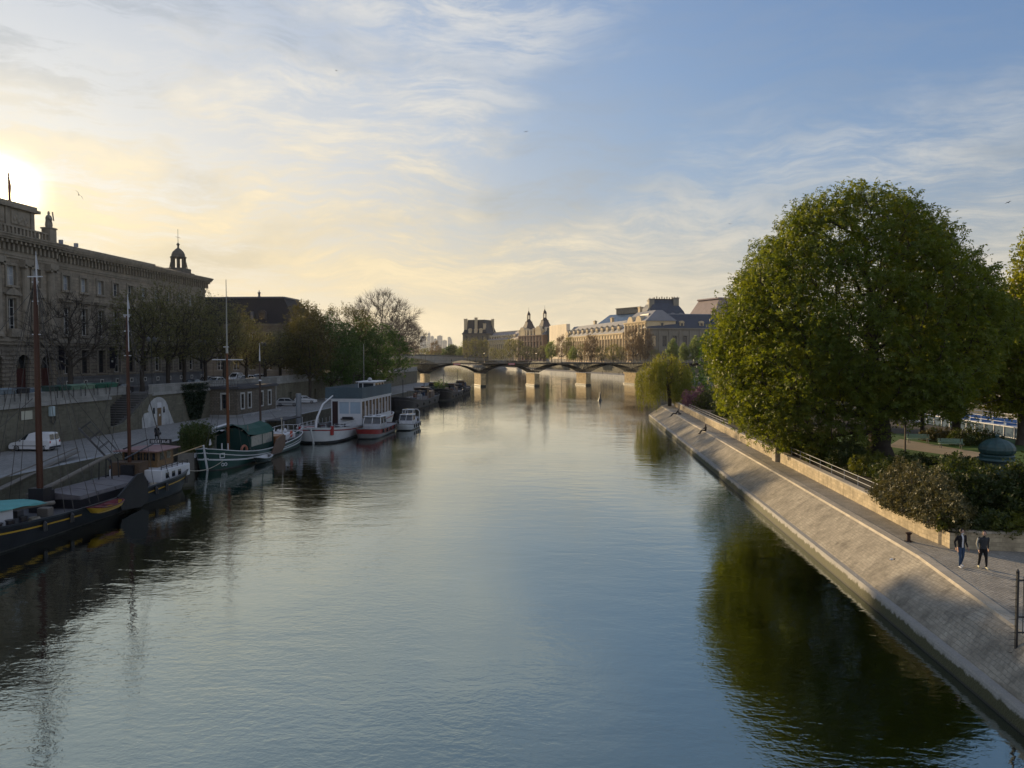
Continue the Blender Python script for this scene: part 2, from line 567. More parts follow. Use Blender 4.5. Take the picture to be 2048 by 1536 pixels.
SOIL = M('garden_soil', (.06, .05, .035), .95, .35, .5, 10, .4)
GRAVEL = M('garden_gravel', (.30, .25, .19), .95, .15, .5, 25, .2)
# ------------------------------------------------------------------ the setting: water, ground, quays
def slab(name, pts, z0, z1, mats, kind='structure'):
    """flat polygon with vertical sides; mats = (top, side)"""
    mb = MB()
    mb.poly([(x, y, z1) for x, y in pts])
    mb.mat(1)
    n = len(pts)
    for i in range(n):
        (a, b), (c, d) = pts[i], pts[(i + 1) % n]
        mb.poly([(a, b, z0), (c, d, z0), (c, d, z1), (a, b, z1)])
    o = mb.build(name, mats)
    bm = bmesh.new(); bm.from_mesh(o.data); bmesh.ops.recalc_face_normals(bm, faces=bm.faces); bm.to_mesh(o.data); bm.free()
    return tag(o, kind=kind)


mb = MB(); mb.poly([(-400, -80, 0), (420, -80, 0), (420, 1500, 0), (-400, 1500, 0)])
tag(mb.build('river_water', water_mat()), kind='structure')
mb = MB(); mb.poly([(-9000, -4000, -.8), (9000, -4000, -.8), (9000, 9500, -.8), (-9000, 9500, -.8)])
tag(mb.build('ground', SOIL), kind='structure')

QX, WX = -44.0, -56.0           # edge of the lower quay, face of the upper quay wall
lw_far = [cw(-95, 300), cw(-150, 560), cw(-260, 900)]
slab('upper_street', [(-56.4, -80), (-56.4, 85.6), (-60.0, 85.6), (-60.0, 95.4), (-56.4, 95.4), (-56.4, 250), *lw_far, (-2600, 1400), (-2600, -80)], -.5, 6.9, (ASPHALT, QUAYWALL))
slab('pavement', [(-74.2, -70), (-71.2, -70), (-71.2, 230), (-74.2, 230)], 6.904, 7.03, (PAVE, PAVE))
slab('pavement', [(-62.5, -70), (-56.6, -70), (-56.6, 85.5), (-60.1, 85.5), (-60.1, 95.5), (-56.6, 95.5), (-56.6, 240), (-62.5, 240)], 6.904, 7.04, (PAVE, PAVE))
slab('lower_quay', [(-59.7, -79), (QX - .9, -79), (QX - .9, 215), (-50, 262), (-59.7, 262)], -.6, 2.6, (QUAYFLOOR, QUAYWALL))
slab('quay_edge', [(QX - .9, -79), (QX, -79), (QX, 215), (QX - .9, 215)], -.6, 2.62, (QUAYEDGE, QUAYWALL))

# far right bank: water line and wall line in camera-frame metres
rb_w = [(165, -60), (150, 60), (140, 160), (112, 310), (92, 346), (60.5, 383), (26, 514), (-18, 750), (-64, 905), (-150, 1180)]
rb_u = [(185, -60), (168, 60), (158, 160), (128, 318), (108, 356), (76, 398), (42, 522), (-2, 756), (-48, 912), (-135, 1190)]
RBW = [cw(*p) for p in rb_w]; RBU = [cw(*p) for p in rb_u]
slab('far_lower_quay', RBW + RBU[::-1], -.6, 1.9, (QUAYFLOOR, QUAYEDGE))
slab('far_street', RBU + [(900, 2200), (2600, 1500), (2600, -80)], -.5, 7.6, (PAVE, QUAYWALL))
# town beyond the bend closes the river
slab('far_ground', [cw(-2600, 1180), cw(-255, 1010), cw(-140, 1180), cw(900, 1500), cw(3000, 5000), cw(0, 9000), cw(-3000, 6000)], -.5, 7.0, (GRASS, GRASS))

# --- the island on the right
KX = 14.15
kerb_y = [-30, 12, 24, 36, 60, 100, 146.5]
cop = [(14.75, -30), (15.0, 18), (15.75, 27.5), (16.7, 38), (16.75, 60), (16.7, 100), (16.6, 148.5)]     # outer edge of the coping


def copx(y):
    for (a, b), (c, d) in zip(cop, cop[1:]):
        if b <= y <= d: return a + (c - a) * (y - b) / (d - b)
    return cop[-1][0]


island_base = [(19.0, -30), (48, -30), (50, 60), (47, 120), (40, 150), (30, 165), (19, 160)]
slab('garden_ground', [(19.0, 39.6), (24, 39.7), (46, 40.5), (49, 60), (46, 118), (38, 150), (30, 160), (20.5, 152), (19.05, 130)], -.6, 3.0, (SOIL, LOWWALL))
slab('island_quay', [(16.9, -30), (47.5, -30), (49.5, 60), (46.5, 120), (39, 151), (30, 164), (22, 163), (16.8, 150)], -.6, 2.2, (COBBLE, QUAYWALL))

ys = sorted({y for _, y in cop} | {5, 45, 52, 75, 88, 115, 130, 140})
mb = MB()
for y0, y1 in zip(ys, ys[1:]):
    a, b = copx(y0), copx(y1)
    mb.poly([(KX + .42, y0, .66), (KX + .42, y1, .66), (b, y1, 2.12), (a, y0, 2.12)][::-1])
mb.poly([(KX + .42, ys[-1], .66), (copx(ys[-1]), ys[-1], 2.12), (18.2, 151.5, 2.12), (KX + .9, 151, .2)])
tag(mb.build('stone_ramp', RAMPSTONE), kind='structure')
mb = MB()
for y0, y1 in zip(ys, ys[1:]):
    a, b = copx(y0), copx(y1)
    secs = [[(x, y0, 2.11), (x + .06, y0, 2.235), (x + .55, y0, 2.235), (x + .56, y0, 2.0)] for x in (a,)] + [[(x, y1, 2.11), (x + .06, y1, 2.235), (x + .55, y1, 2.235), (x + .56, y1, 2.0)] for x in (b,)]
    mb.loft(secs, closed=False)
tag(mb.build('coping', COPING), kind='structure')
# promenade strip between the coping and where island_quay starts (near part curves towards the river)
mb = MB()
for y0, y1 in zip(ys, ys[1:]):
    if y0 >= 45: break
    mb.poly([(copx(y0) + .5, y0, 2.204), (17.4, y0, 2.204), (17.4, y1, 2.204), (copx(y1) + .5, y1, 2.204)])
tag(mb.build('promenade', COBBLE), kind='structure')


def kerb_mat():
    m = bpy.data.materials.new('mossy_kerb'); m.use_nodes = True
    t = NT(m.node_tree)
    pos = t.n('ShaderNodeNewGeometry').outputs['Position']
    z = t.n('ShaderNodeSeparateXYZ', {0: pos}).outputs[2]
    n = t.noise(pos, 2.2, 5, .65); n2 = t.noise(pos, 14, 3, .6)
    edge = t.math('ADD', z, t.math('MULTIPLY', t.math('SUBTRACT', n, .5), .5))
    moss = t.ramp(edge, .40, .52, 1, 0)
    stone = t.mix(t.math('ADD', t.math('MULTIPLY', n, .5), t.math('MULTIPLY', n2, .5)), (.16, .15, .13), (.42, .40, .36))
    mo = t.mix(n2, (.028, .03, .010), (.085, .08, .03))
    c = t.mix(moss, stone, mo)
    c = t.mix(t.ramp(z, .05, .12, 1, 0), c, (.03, .03, .02))
    p = t.n('ShaderNodeBsdfPrincipled', {'Base Color': c, 'Roughness': .8, 'Normal': t.n('ShaderNodeBump', {'Strength': .6, 'Distance': .05, 'Height': n2}).outputs[0]})
    t.n('ShaderNodeOutputMaterial', {0: p.outputs[0]})
    return m


mb = MB()
prof = [(-.02, -.5), (0, .05), (.06, .34), (.12, .58), (.18, .66), (.46, .68), (.5, .60), (.5, 0)]
mb.loft([[(KX + dx, y, z) for dx, z in prof] for y in [-30, 0, 12, 20, 30, 45, 60, 80, 100, 120, 146.5, 148]], closed=False)
mb.loft([[(KX + dx + k * 2.6, 147 + k * 4 + dx, z) for dx, z in prof] for k in (0, .5, 1)], closed=False)
tag(mb.build('mossy_kerb', kerb_mat()), kind='structure')


# --- low garden wall with its curved end
def low_wall():
    t = thing('garden_wall', (18.8, 85, 2.2), 'long low sunlit stone wall between the cobbled promenade and the garden', 'wall')
    path = [(19.25, 149), (19.0, 130), (18.85, 100), (18.8, 70), (18.75, 50), (18.72, 42), (18.9, 40.6), (19.4, 39.8), (20.3, 39.4), (23, 39.2), (34, 39.3), (46, 40.2)]
    mb = MB(); cp = MB()
    for i, (x, y) in enumerate(path): pass
    nrm = []
    for i in range(len(path)):
        a, b = path[max(i - 1, 0)], path[min(i + 1, len(path) - 1)]
        d = Vector((b[0] - a[0], b[1] - a[1], 0)).normalized()
        nrm.append((-d.y, d.x))
    # garden side is to the left of the direction of travel
    mb.loft([[(x, y, 1.9), (x, y, 3.06), (x + .42 * nx, y + .42 * ny, 3.06), (x + .42 * nx, y + .42 * ny, 1.9)] for (x, y), (nx, ny) in zip(path, nrm)], closed=False)
    cp.loft([[(x - .05 * nx, y - .05 * ny, 3.06), (x - .05 * nx, y - .05 * ny, 3.17), (x + .47 * nx, y + .47 * ny, 3.17), (x + .47 * nx, y + .47 * ny, 3.06)] for (x, y), (nx, ny) in zip(path, nrm)], closed=True)
    mb.build('wall_body', LOWWALL, t, org=t.location)
    cp.build('wall_cap', COPING, t, org=t.location)
    pb = MB(); pb.bevbox(18.45, 19.0, 71.0, 72.2, 2.0, 3.35, .05); pb.bevbox(18.5, 18.95, 71.2, 72.0, 3.35, 3.5, .05)
    pb.build('wall_pier', COPING, t, org=t.location)
    r = thing('guard_rail', (19.1, 55, 3.17), 'thin grey metal guard rail along the top of the low garden wall', 'railing')
    for y0, y1, zz in ((41.8, 70.5, 3.17), (95, 128, 3.17)):
        for h in (.38, .72):
            m2 = MB(); m2.tube([(19.05, y0, zz + h), (19.05, y1, zz + h)], .025, 6); m2.build('rail', ZINC, r, org=r.location)
        n = int((y1 - y0) / 2.6)
        for k in range(n + 1):
            y = y0 + (y1 - y0) * k / n
            m2 = MB(); m2.tube([(19.05, y, zz), (19.05, y, zz + .75)], .022, 6); m2.build('post', ZINC, r, org=r.location)


low_wall()


# ------------------------------------------------------------------ the iron footbridge
BA = R(16)                                     # bridge axis in the camera frame
B0 = (-32.3, 286.0); SPAN = (21.1, 6.1)


def bridge_pt(i, lat, z):
    """i in spans along the bridge, lat metres up-/down-stream of the near edge"""
    x, f = B0[0] + SPAN[0] * i - math.sin(BA) * lat, B0[1] + SPAN[1] * i + math.cos(BA) * lat
    X, Y = cw(x, f)
    return (X, Y, z)


def footbridge():
    base = bridge_pt(2, 5, 0)
    t = thing('footbridge', base, 'long dark iron arched footbridge on sunlit stone piers across the river', 'bridge')
    piermat = M('pier_stone', (.40, .295, .155), .85, .45, 1.2, 3, .6, (1.4, .55, .03, .4), stain=.3)
    wetmat = M('wet_footing', (.05, .047, .035), .6, .4, 1.5, 6)
    sw = 22.0
    for i in range(-2, 7):
        mb = MB()
        w = 1.0 / sw

        def ring(z, g):
            return [bridge_pt(i - w * g, 0, z), bridge_pt(i - w * g * .8, -.22 * g, z), bridge_pt(i + w * g * .8, -.22 * g, z), bridge_pt(i + w * g, 0, z), bridge_pt(i + w * g, 11, z), bridge_pt(i + w * .5 * g, 12 * g, z), bridge_pt(i - w * .5 * g, 12 * g, z), bridge_pt(i - w * g, 11, z)]
        mb.loft([ring(.6, 1.0), ring(4.5, 1.0), ring(4.55, 1.1), ring(5.0, 1.1)], cap=True)
        pr = mb.build('stone_pier', piermat, t, org=base)
        mb = MB(); mb.loft([ring(-.8, 1.12), ring(.55, 1.12), ring(.7, 1.03)], cap=True); mb.build('pier_footing', wetmat, pr, org=base)
    for i in range(-2, 6):
        for k in range(5):
            lat = .4 + k * 2.55
            mb = MB()
            mb.tube([bridge_pt(i + u, lat, 5.0 + 3.55 * (1 - (2 * u - 1) ** 2)) for u in np.linspace(0.03, .97, 15)], .17, 5)
            # spandrel: fanned struts and a counter arch over the pier
            for s in (0, 1):
                for u in (.11, .19, .28):
                    uu = u if s == 0 else 1 - u
                    u2 = u * 1.28 if s == 0 else 1 - u * 1.28
                    zb = 5.0 + 3.55 * (1 - (2 * uu - 1) ** 2)
                    mb.tube([bridge_pt(i + uu, lat, zb), bridge_pt(i + (uu - .05 if s == 0 else uu + .05), lat, 8.8)], .038, 4)
                mb.tube([bridge_pt(i + (u if s == 0 else 1 - u), lat, 5.1 + 3.5 * math.sin(min(1, u / .3) * math.pi / 2)) for u in np.linspace(.02, .16, 6)], .06, 4)
                mb.tube([bridge_pt(i + (q if s == 0 else 1 - q), lat, z) for q, z in ((.02, 5.2), (0.0, 7.0), (-.03, 8.8))], .06, 4)
            mb.build('arch_rib', IRON, t, org=base)
        mb = MB()
        for u in np.linspace(.1, .9, 9):
            z = 5.0 + 3.55 * (1 - (2 * u - 1) ** 2)
            mb.tube([bridge_pt(i + u, .4, z), bridge_pt(i + u, 10.6, z)], .04, 4)
        mb.build('cross_brace', IRON, t, org=base)
    mb = MB()
    P = lambda u, d, z: bridge_pt(u, d, z)
    pbox(mb, P, -2.2, 6.5, 0.0, 11.0, 8.80, 9.12)
    pbox(mb, P, -2.2, 6.5, -.25, 0.0, 8.80, 9.15)
    pbox(mb, P, -2.2, 6.5, 11.0, 11.25, 8.80, 9.15)
    mb.build('deck', M('bridge_deck_edge', (.018, .018, .018), .7), t, org=base)
    rail = M('railing_grey', (.16, .16, .155), .5, spec=.5)
    for lat in (0.1, 10.9):
        mb = MB()
        for z in (9.35, 10.25):
            mb.bar(bridge_pt(-2.2, lat, z), bridge_pt(6.5, lat, z), .05, .05)
        n = 8.7 * 22 / .9
        for k in range(int(n)):
            u = -2.2 + 8.7 * k / n
            big = k % 3 == 0
            mb.bar(bridge_pt(u, lat, 9.12), bridge_pt(u, lat, 10.3 if big else 10.25), .06 if big else .018)
        mb.build('railing', rail, t, org=base)
    for u in (0.52, 1.52):
        mb = MB()
        pbox(mb, P, u - .06, u + .06, -.42, -.27, 8.5, 9.15)
        mb.mat(1); pbox(mb, P, u - .05, u + .05, -.44, -.425, 8.72, 8.92)
        mb.build('navigation_panel', (M('sign_red', (.5, .06, .05), .5), WHITE), t, org=base)
    return t


footbridge()


def lamp_on(loc, h, label, group, heads=1, arm=.0, rz=0.0, glob=.2):
    t = thing('street_lamp', loc, label, 'street lamp', rz, group)
    mb = MB(); mb.lathe((0, 0, 0), [(.16, 0), (.16, .3), (.09, .5), (.06, 1.2), (.05, h - .3), (.07, h - .25), (.05, h - .1)], 8)
    if heads > 1:
        mb.tube([(-arm, 0, h - .35), (-arm * .6, 0, h - .5), (0, 0, h - .4), (arm * .6, 0, h - .5), (arm, 0, h - .35)], .04, 5)
    mb.build('post', IRON, t)
    for s in ((-1, 1) if heads > 1 else (0,)):
        mb = MB(); mb.lathe((s * arm, 0, h - .1 if heads == 1 else h - .35), [(.08, 0), (glob * .8, .1), (glob, .45), (glob * .9, .5), (.05, .68), (.02, .8)], 8)
        mb.build('lantern', M('lantern_glass', (.10, .10, .10), .3, spec=.5), t)
    return t


l0 = None
for u in (-.97, -.03, 1.03, 2.0, 2.97, 4.0):
    for lat in (.5, 10.5):
        p = bridge_pt(u, lat, 9.12)
        lb = 'slim iron lamp post standing beside the railing of the footbridge'
        if l0 is None: l0 = lamp_on(p, 3.4, lb, 'lamp posts on the footbridge', glob=.16)
        else: dup(l0, p)


# --- the stone bridge beyond
def far_bridge():
    a, b = cw(-190, 560), cw(-2, 772)
    t = thing('stone_bridge', (*a, 0), 'low pale stone road bridge with flat arches beyond the iron footbridge', 'bridge')
    A, Bv = Vector((*a, 0)), Vector((*b, 0))
    d = (Bv - A); L = d.length; d.normalize(); nn = Vector((-d.y, d.x, 0))

    def P(u, w, z):
        q = A + d * u + nn * w
        return (q.x, q.y, z)
    top = lambda u: 8.6 + 3.9 * math.sin(math.pi * min(1, max(0, u / L)))
    st = M('far_bridge_stone', (.26, .25, .22), .85, .2, .3, 3)
    mb = MB(); n = 48
    spans = 3

    def under(u):
        k = (u / L * spans) % 1
        return .5 + (top(u) - 2.2) * max(0.0, 1 - abs(2 * k - 1) ** 3.2) * .93 if .03 < k < .97 else -.5
    us = np.linspace(0, L, 97)
    for u0, u1 in zip(us, us[1:]):
        for w in (0, 34):
            mb.poly([P(u0, w, under(u0)), P(u1, w, under(u1)), P(u1, w, top(u1)), P(u0, w, top(u0))])
        mb.poly([P(u0, 0, top(u0)), P(u1, 0, top(u1)), P(u1, 34, top(u1)), P(u0, 34, top(u0))])
        mb.poly([P(u0, 0, under(u0)), P(u0, 34, under(u0)), P(u1, 34, under(u1)), P(u1, 0, under(u1))])
    mb.build('bridge_body', st, t, org=t.location)
    mb = MB()
    for u0, u1 in zip(us, us[1:]):
        pbox(mb, lambda u, w, z: P(u, w, z + top(u)), u0, u1, -.3, .2, -.25, 1.05)
    mb.build('parapet', M('far_parapet', (.11, .11, .10), .85), t, org=t.location)


far_bridge()
# ------------------------------------------------------------------ facades
WIN = {}


def window(parent, base, pos, ang, w, h, nx=2, nz=4, fm=None, pm=None, fr=.09, bar=.05, name='window', surround=None):
    """one window: a frame mesh with its pane as a child; copies share mesh data"""
    key = (round(w, 2), round(h, 2), nx, nz, fm.name, pm.name, name)
    loc = (pos[0] - base[0], pos[1] - base[1], pos[2] - base[2])
    if key in WIN:
        o = dup(WIN[key], loc, ang, parent=parent)
        return o
    mb = MB()
    y0, y1 = .0, .08
    mb.box(0, fr, y0, y1, 0, h); mb.box(w - fr, w, y0, y1, 0, h); mb.box(fr, w - fr, y0, y1, 0, fr); mb.box(fr, w - fr, y0, y1, h - fr, h)
    for i in range(1, nx):
        x = w * i / nx; bb = fr * .8 if (nx == 2) else bar
        mb.box(x - bb / 2, x + bb / 2, y0 + .004, y1, fr, h - fr)
    for j in range(1, nz):
        z = h * j / nz
        mb.box(fr, w - fr, y0 + .01, y1, z - bar / 2, z + bar / 2)
    o = mb.build(name, fm, parent)
    o.location = loc; o.rotation_euler = (0, 0, ang)
    mb = MB(); mb.poly([(0, .06, 0), (w, .06, 0), (w, .06, h), (0, .06, h)])
    mb.build('pane', pm, o)
    WIN[key] = o
    return o


def frame_P(org, ang):
    c, s = math.cos(ang), math.sin(ang)

    def P(u, d, z):
        return (org[0] + u * c + d * s, org[1] + u * s - d * c, z)
    return P


def tri_prism(mb, P, u0, u1, z0, zt, d0, d1, arc=False):
    um = (u0 + u1) / 2
    prof = [(u0, z0), (u1, z0)] + ([(um + (u1 - um) * math.cos(a), z0 + (zt - z0) * math.sin(a)) for a in np.linspace(.15, math.pi - .15, 7)] if arc else [(um, zt)])
    mb.loft([[P(u, d0, z) for u, z in prof], [P(u, d1, z) for u, z in prof]], cap=True)


WFRAME = M('window_frame_pale', (.52, .51, .48), .6, .1, 1, 6)
WFRAME_D = M('window_frame_dark', (.07, .06, .055), .6, .1, 1, 6)
PALE_PANE = glassmat('window_pale_pane', (.30, .33, .36), .12, 1.0)  # pale blue-grey base colour for the upper window panes


def palace():
    base = (-75.0, 111.0, 6.9)
    t = thing('stone_palace', base, 'huge dark stone palace along the upper quay with rows of tall windows and attic block', 'building')
    rnd = random.Random(3)
    P = frame_P((-75.0, 0.0), R(90))           # u is world y, d towards the river
    P1 = lambda u, d, z: P(u, d + 1.1, z)      # projecting centre
    ywin = [105.2 + 4.0 * k for k in range(11)]
    cwin = [78.5, 83.0, 87.6, 93.0, 97.6]
    holes = []
    for y in ywin:
        holes += [(y - .75, y + .75, 21.7, 23.85), (y - .75, y + .75, 15.1, 19.2), (y - .95, y + .95, 9.35, 12.9)]
    mb = MB(); wall(mb, P, 101.3, 147.0, 13.9, 25.4, [h for h in holes if h[2] > 14], .38)
    hol2 = []
    for y in cwin:
        hol2 += [(y - .8, y + .8, 21.3, 23.9), (y - .75, y + .75, 14.9, 19.6)]
    wall(mb, P1, 70, 101.3, 13.9, 25.4, hol2, .4)
    pbox(mb, P, 101.3, 101.32, 0, 1.1, 6.9, 25.4)
    mb.poly([P(147, 0, 6.9), P(147, -30, 6.9), P(147, -30, 27.6), P(147, 0, 27.6)])
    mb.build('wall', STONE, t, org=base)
    mb = MB(); wall(mb, P, 101.3, 147.0, 8.9, 13.9, [h for h in holes if h[2] < 14], .45)
    arches = [(y - 1.25, y + 1.25, 7.0, 12.2) for y in (80.0, 85.0, 90.0, 94.8, 99.4)]
    wall(mb, P1, 70, 101.3, 6.9, 13.9, arches, .8)
    # rustication: raised courses
    for k in range(9):
        z = 9.0 + .55 * k
        segs = [101.35] + sum([[y - 1.15, y + 1.15] for y in ywin], []) + [147.0]
        if z + .4 < 13.2:
            for a, b in zip(segs[::2], segs[1::2]): pbox(mb, P, a, b, 0.0, .09, z, z + .42)
    for k in range(11):
        z = 7.05 + .55 * k
        segs = [91.0] + sum([[a[0] - .35, a[1] + .35] for a in arches[3:]], []) + [101.2]
        if z + .4 < 13.3:
            for a, b in zip(segs[::2], segs[1::2]): pbox(mb, P1, a, b, 0.0, .10, z, z + .42)
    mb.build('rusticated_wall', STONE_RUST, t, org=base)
    mb = MB(); wall(mb, P, 101.3, 147.0, 6.9, 8.75, [(y - .3, y + .3, 7.7, 8.25) for y in ywin], .2)
    pbox(mb, P, 101.3, 147.0, 0, .14, 8.72, 8.92)
    mb.build('plinth', M('plinth_stone', (.14, .145, .15), .85, .25, .6, 9, .3, (1.6, .9, .01, .6), stain=.3), t, org=base)
    for y in ywin:
        m2 = MB(); m2.mat(0)
        pbox(m2, P, y - .42, y + .42, 0, .05, 7.6, 7.72); pbox(m2, P, y - .42, y + .42, 0, .05, 8.2, 8.32); pbox(m2, P, y - .42, y - .3, 0, .05, 7.72, 8.2); pbox(m2, P, y + .3, y + .42, 0, .05, 7.72, 8.2)
        m2.mat(1); pbox(m2, P, y - .3, y + .3, -.15, -.1, 7.7, 8.25)
        m2.build('cellar_grille', (WFRAME, BLACK), t, org=base)
    # belt, cornice, dentils
    mb = MB()
    pbox(mb, P, 101.3, 147.15, 0, .22, 13.55, 13.9); pbox(mb, P, 101.3, 147.2, 0, .4, 13.9, 14.45)
    pbox(mb, P1, 70, 101.5, 0, .25, 13.5, 13.9); pbox(mb, P1, 70, 101.6, 0, .42, 13.9, 14.5)
    mb.build('belt_course', STONE_TRIM, t, org=base)
    mb = MB()
    for Q, a, b, zo in ((P, 101.3, 147.0, 0.0), (P1, 70.0, 101.5, .15)):
        pbox(mb, Q, a, b + .1, -.4, .12, 24.75 + zo, 25.05 + zo); pbox(mb, Q, a, b + .15, -.4, .22, 25.05 + zo, 25.35 + zo)
        pbox(mb, Q, a, b, -.5, .05, 25.35 + zo, 27.0 + zo)
        pbox(mb, Q, a, b + .9, -.5, 1.0, 27.0 + zo, 27.25 + zo); pbox(mb, Q, a, b + 1.05, -.5, 1.18, 27.25 + zo, 27.55 + zo); pbox(mb, Q, a, b + 1.15, -.5, 1.3, 27.55 + zo, 27.75 + zo)
    mb.build('cornice', STONE_TRIM, t, org=base)
    mb = MB(); mb2 = MB()
    for Q, a, b, zo in ((P, 101.7, 147.4, 0.0), (P1, 70.0, 101.4, .15)):
        n = int((b - a) / .82)
        for k in range(n + 1):
            y = a + (b - a) * k / n
            pbox(mb, Q, y - .17, y + .17, .05, .42, 25.7 + zo, 26.6 + zo); pbox(mb, Q, y - .17, y + .17, .05, .85, 26.6 + zo, 26.98 + zo)
    for x in np.arange(-76, -104, -.9):
        mb.box(x - .17, x + .17, 147.0, 147.8, 26.5, 26.98)
    mb.build('modillion_trim', STONE_TRIM, t, org=base)
    # window trim
    for y in ywin:
        for (w, z0, z1) in ((.75, 21.7, 23.85), (.75, 15.1, 19.2)):
            mb = MB()
            pbox(mb, P, y - w - .32, y - w, 0, .13, z0, z1); pbox(mb, P, y + w, y + w + .32, 0, .13, z0, z1); pbox(mb, P, y - w - .32, y + w + .32, 0, .13, z1, z1 + .32)
            pbox(mb, P, y - w - .42, y + w + .42, 0, .24, z0 - .32, z0)
            mb.build('window_trim', STONE_TRIM, t, org=base)
        mb = MB(); pbox(mb, P, y - 1.15, y + 1.15, 0, .12, 19.62, 19.95); pbox(mb, P, y - 1.5, y + 1.5, 0, .5, 19.95, 20.25); pbox(mb, P, y - 1.6, y + 1.6, 0, .62, 20.25, 20.42); mb.build('window_hood', STONE_TRIM, t, org=base); mb = MB()
        pbox(mb, P, y - 1.18, y - .95, 0, .14, 9.2, 13.1); pbox(mb, P, y + .95, y + 1.18, 0, .14, 9.2, 13.1); pbox(mb, P, y - 1.18, y + 1.18, 0, .14, 12.9, 13.1); pbox(mb, P, y - 1.2, y + 1.2, 0, .2, 9.12, 9.3); mb.build('window_trim', STONE_TRIM, t, org=base)
    for i, y in enumerate(cwin):
        for (w, z0, z1) in ((.8, 21.3, 23.9), (.75, 14.9, 19.6)):
            mb = MB()
            pbox(mb, P1, y - w - .3, y - w, 0, .14, z0, z1); pbox(mb, P1, y + w, y + w + .3, 0, .14, z0, z1); pbox(mb, P1, y - w - .3, y + w + .3, 0, .14, z1, z1 + .28); pbox(mb, P1, y - w - .4, y + w + .4, 0, .25, z0 - .28, z0); mb.build('window_trim', STONE_TRIM, t, org=base)
        mb = MB()
        pbox(mb, P1, y - 1.4, y + 1.4, 0, .45, 20.0, 20.2)
        tri_prism(mb, P1, y - 1.45, y + 1.45, 20.2, 21.0, 0, .4, arc=(i % 2 == 0))
        mb.build('window_pediment', STONE_TRIM, t, org=base)
        mb = MB(); pbox(mb, P1, y - 1.0, y + 1.0, .2, .75, 14.5, 15.6); mb.build('window_balcony', STONE_TRIM, t, org=base)
    # engaged columns on the projecting centre
    for y in (80.7, 85.3, 90.3, 95.3, 100.2):
        mb = MB(); c = P1(y, .15, 0)
        mb.lathe((c[0], c[1], 14.5), [(.75, 0), (.75, .35), (.62, .5), (.6, 3.5), (.53, 9.3), (.62, 9.4)], 14)
        mb.box(c[0] - .75, c[0] + .75, c[1] - .8, c[1] + .8, 24.0, 24.8)
        for sgn in (-1, 1): mb.tube([(c[0] - .5, c[1] + sgn * .62, 23.95), (c[0] + .75, c[1] + sgn * .62, 23.95)], .26, 10)
        mb.build('column', STONE_TRIM, t, org=base)
    # windows
    for i, y in enumerate(ywin):
        window(t, base, P(y - .75, -.3, 21.7), R(90), 1.5, 2.15, 2, 2, WFRAME, PALE_PANE if rnd.random() < .6 else GLASSB)
        window(t, base, P(y - .75, -.3, 15.1), R(90), 1.5, 4.1, 2, 4, WFRAME, GLASS)
        window(t, base, P(y - .95, -.38, 9.35), R(90), 1.9, 3.55, 2, 3, WFRAME_D if i % 3 else WFRAME, GLASS)
    for y in cwin:
        window(t, base, P1(y - .8, -.3, 21.3), R(90), 1.6, 2.6, 2, 2, WFRAME, PALE_PANE)
        window(t, base, P1(y - .75, -.3, 14.9), R(90), 1.5, 4.7, 2, 4, WFRAME, GLASS)
    for a in arches:
        m2 = MB(); pbox(m2, P1, a[0] - .2, a[1] + .2, -.79, -.70, 6.95, 12.4); m2.build('fanlight', GLASS, t, org=base)
        m2 = MB(); pbox(m2, P1, a[0] + .1, a[1] - .1, -.75, -.62, 7.0, 10.32)
        for k in range(2):
            for z in (7.3, 8.8): pbox(m2, P1, a[0] + .3 + k * 1.1, a[0] + 1.1 + k * 1.1, -.62, -.56, z, z + 1.1)
        m2.build('door', M('oxblood_door', (.06, .022, .02), .5), t, org=base)
        m2 = MB(); um = (a[0] + a[1]) / 2
        for q in range(9):
            th = math.pi * (q + .5) / 9; r0, r1 = 1.3, 1.95
            c, s = math.cos(th), math.sin(th)
            m2.obox(P1(um + 1.62 * c, .06, 10.85 + 1.62 * s), [x * .33 for x in (0, c, s)], [x * .25 for x in (0, -s, c)], (.09, 0, 0))
        m2.build('arch_ring', STONE_RUST, t, org=base)
    # roof behind a blocking course, hipped at the far end
    mb = MB()
    zr = 30.2
    mb.poly([P(101, .5, 27.76), P(148, .5, 27.76), P(141, -9, zr), P(101, -9, zr)])
    mb.poly([P(148, .5, 27.76), P(148, -30, 27.76), P(141, -21, zr), P(141, -9, zr)])
    mb.poly([P(101, -9, zr), P(141, -9, zr), P(141, -21, zr), P(101, -21, zr)])
    mb.poly([P1(70, -1, 28.0), P1(101.4, -1, 28.0), P1(101.4, -20, 28.0), P1(70, -20, 28.0)])
    mb.build('roof', M('palace_roof', (.085, .072, .06), .8, .3, .6, 6), t, org=base)
    mb = MB(); pbox(mb, P, 101.4, 132, -2.2, -1.7, 27.76, 28.75); mb.build('blocking_course', STONE_TRIM, t, org=base)
    # attic over the centre
    mb = MB()
    pbox(mb, P1, 70, 100.2, -9, -1.4, 28.0, 29.3); pbox(mb, P1, 70, 99.7, -9, -1.6, 29.3, 32.0)
    pbox(mb, P1, 70, 100.4, -9.2, -1.2, 29.2, 29.4); pbox(mb, P1, 70, 100.3, -9.2, -1.1, 31.9, 32.3); pbox(mb, P1, 70, 100.0, -9, -1.4, 32.3, 32.75)
    mb.box(-73.9 - 1.5, -73.9 - .2, 70, 101.4, 27.95, 28.05)
    for y in (72.5, 77.5, 82.5, 87.3, 92.2, 96.9):
        pbox(mb, P1, y - 1.7, y + 1.7, -1.6, -1.45, 29.8, 31.6); pbox(mb, P1, y + 1.9, y + 2.5, -1.6, -1.4, 29.4, 31.9)
        for k in range(7):
            mb.ball(P1(y - 1.2 + .4 * k, -1.45, 30.5 + .3 * math.sin(k * 2.1)), .28, 6, 4, (.5, 1, 1.3))
    mb.build('attic', STONE_TRIM, t, org=base)
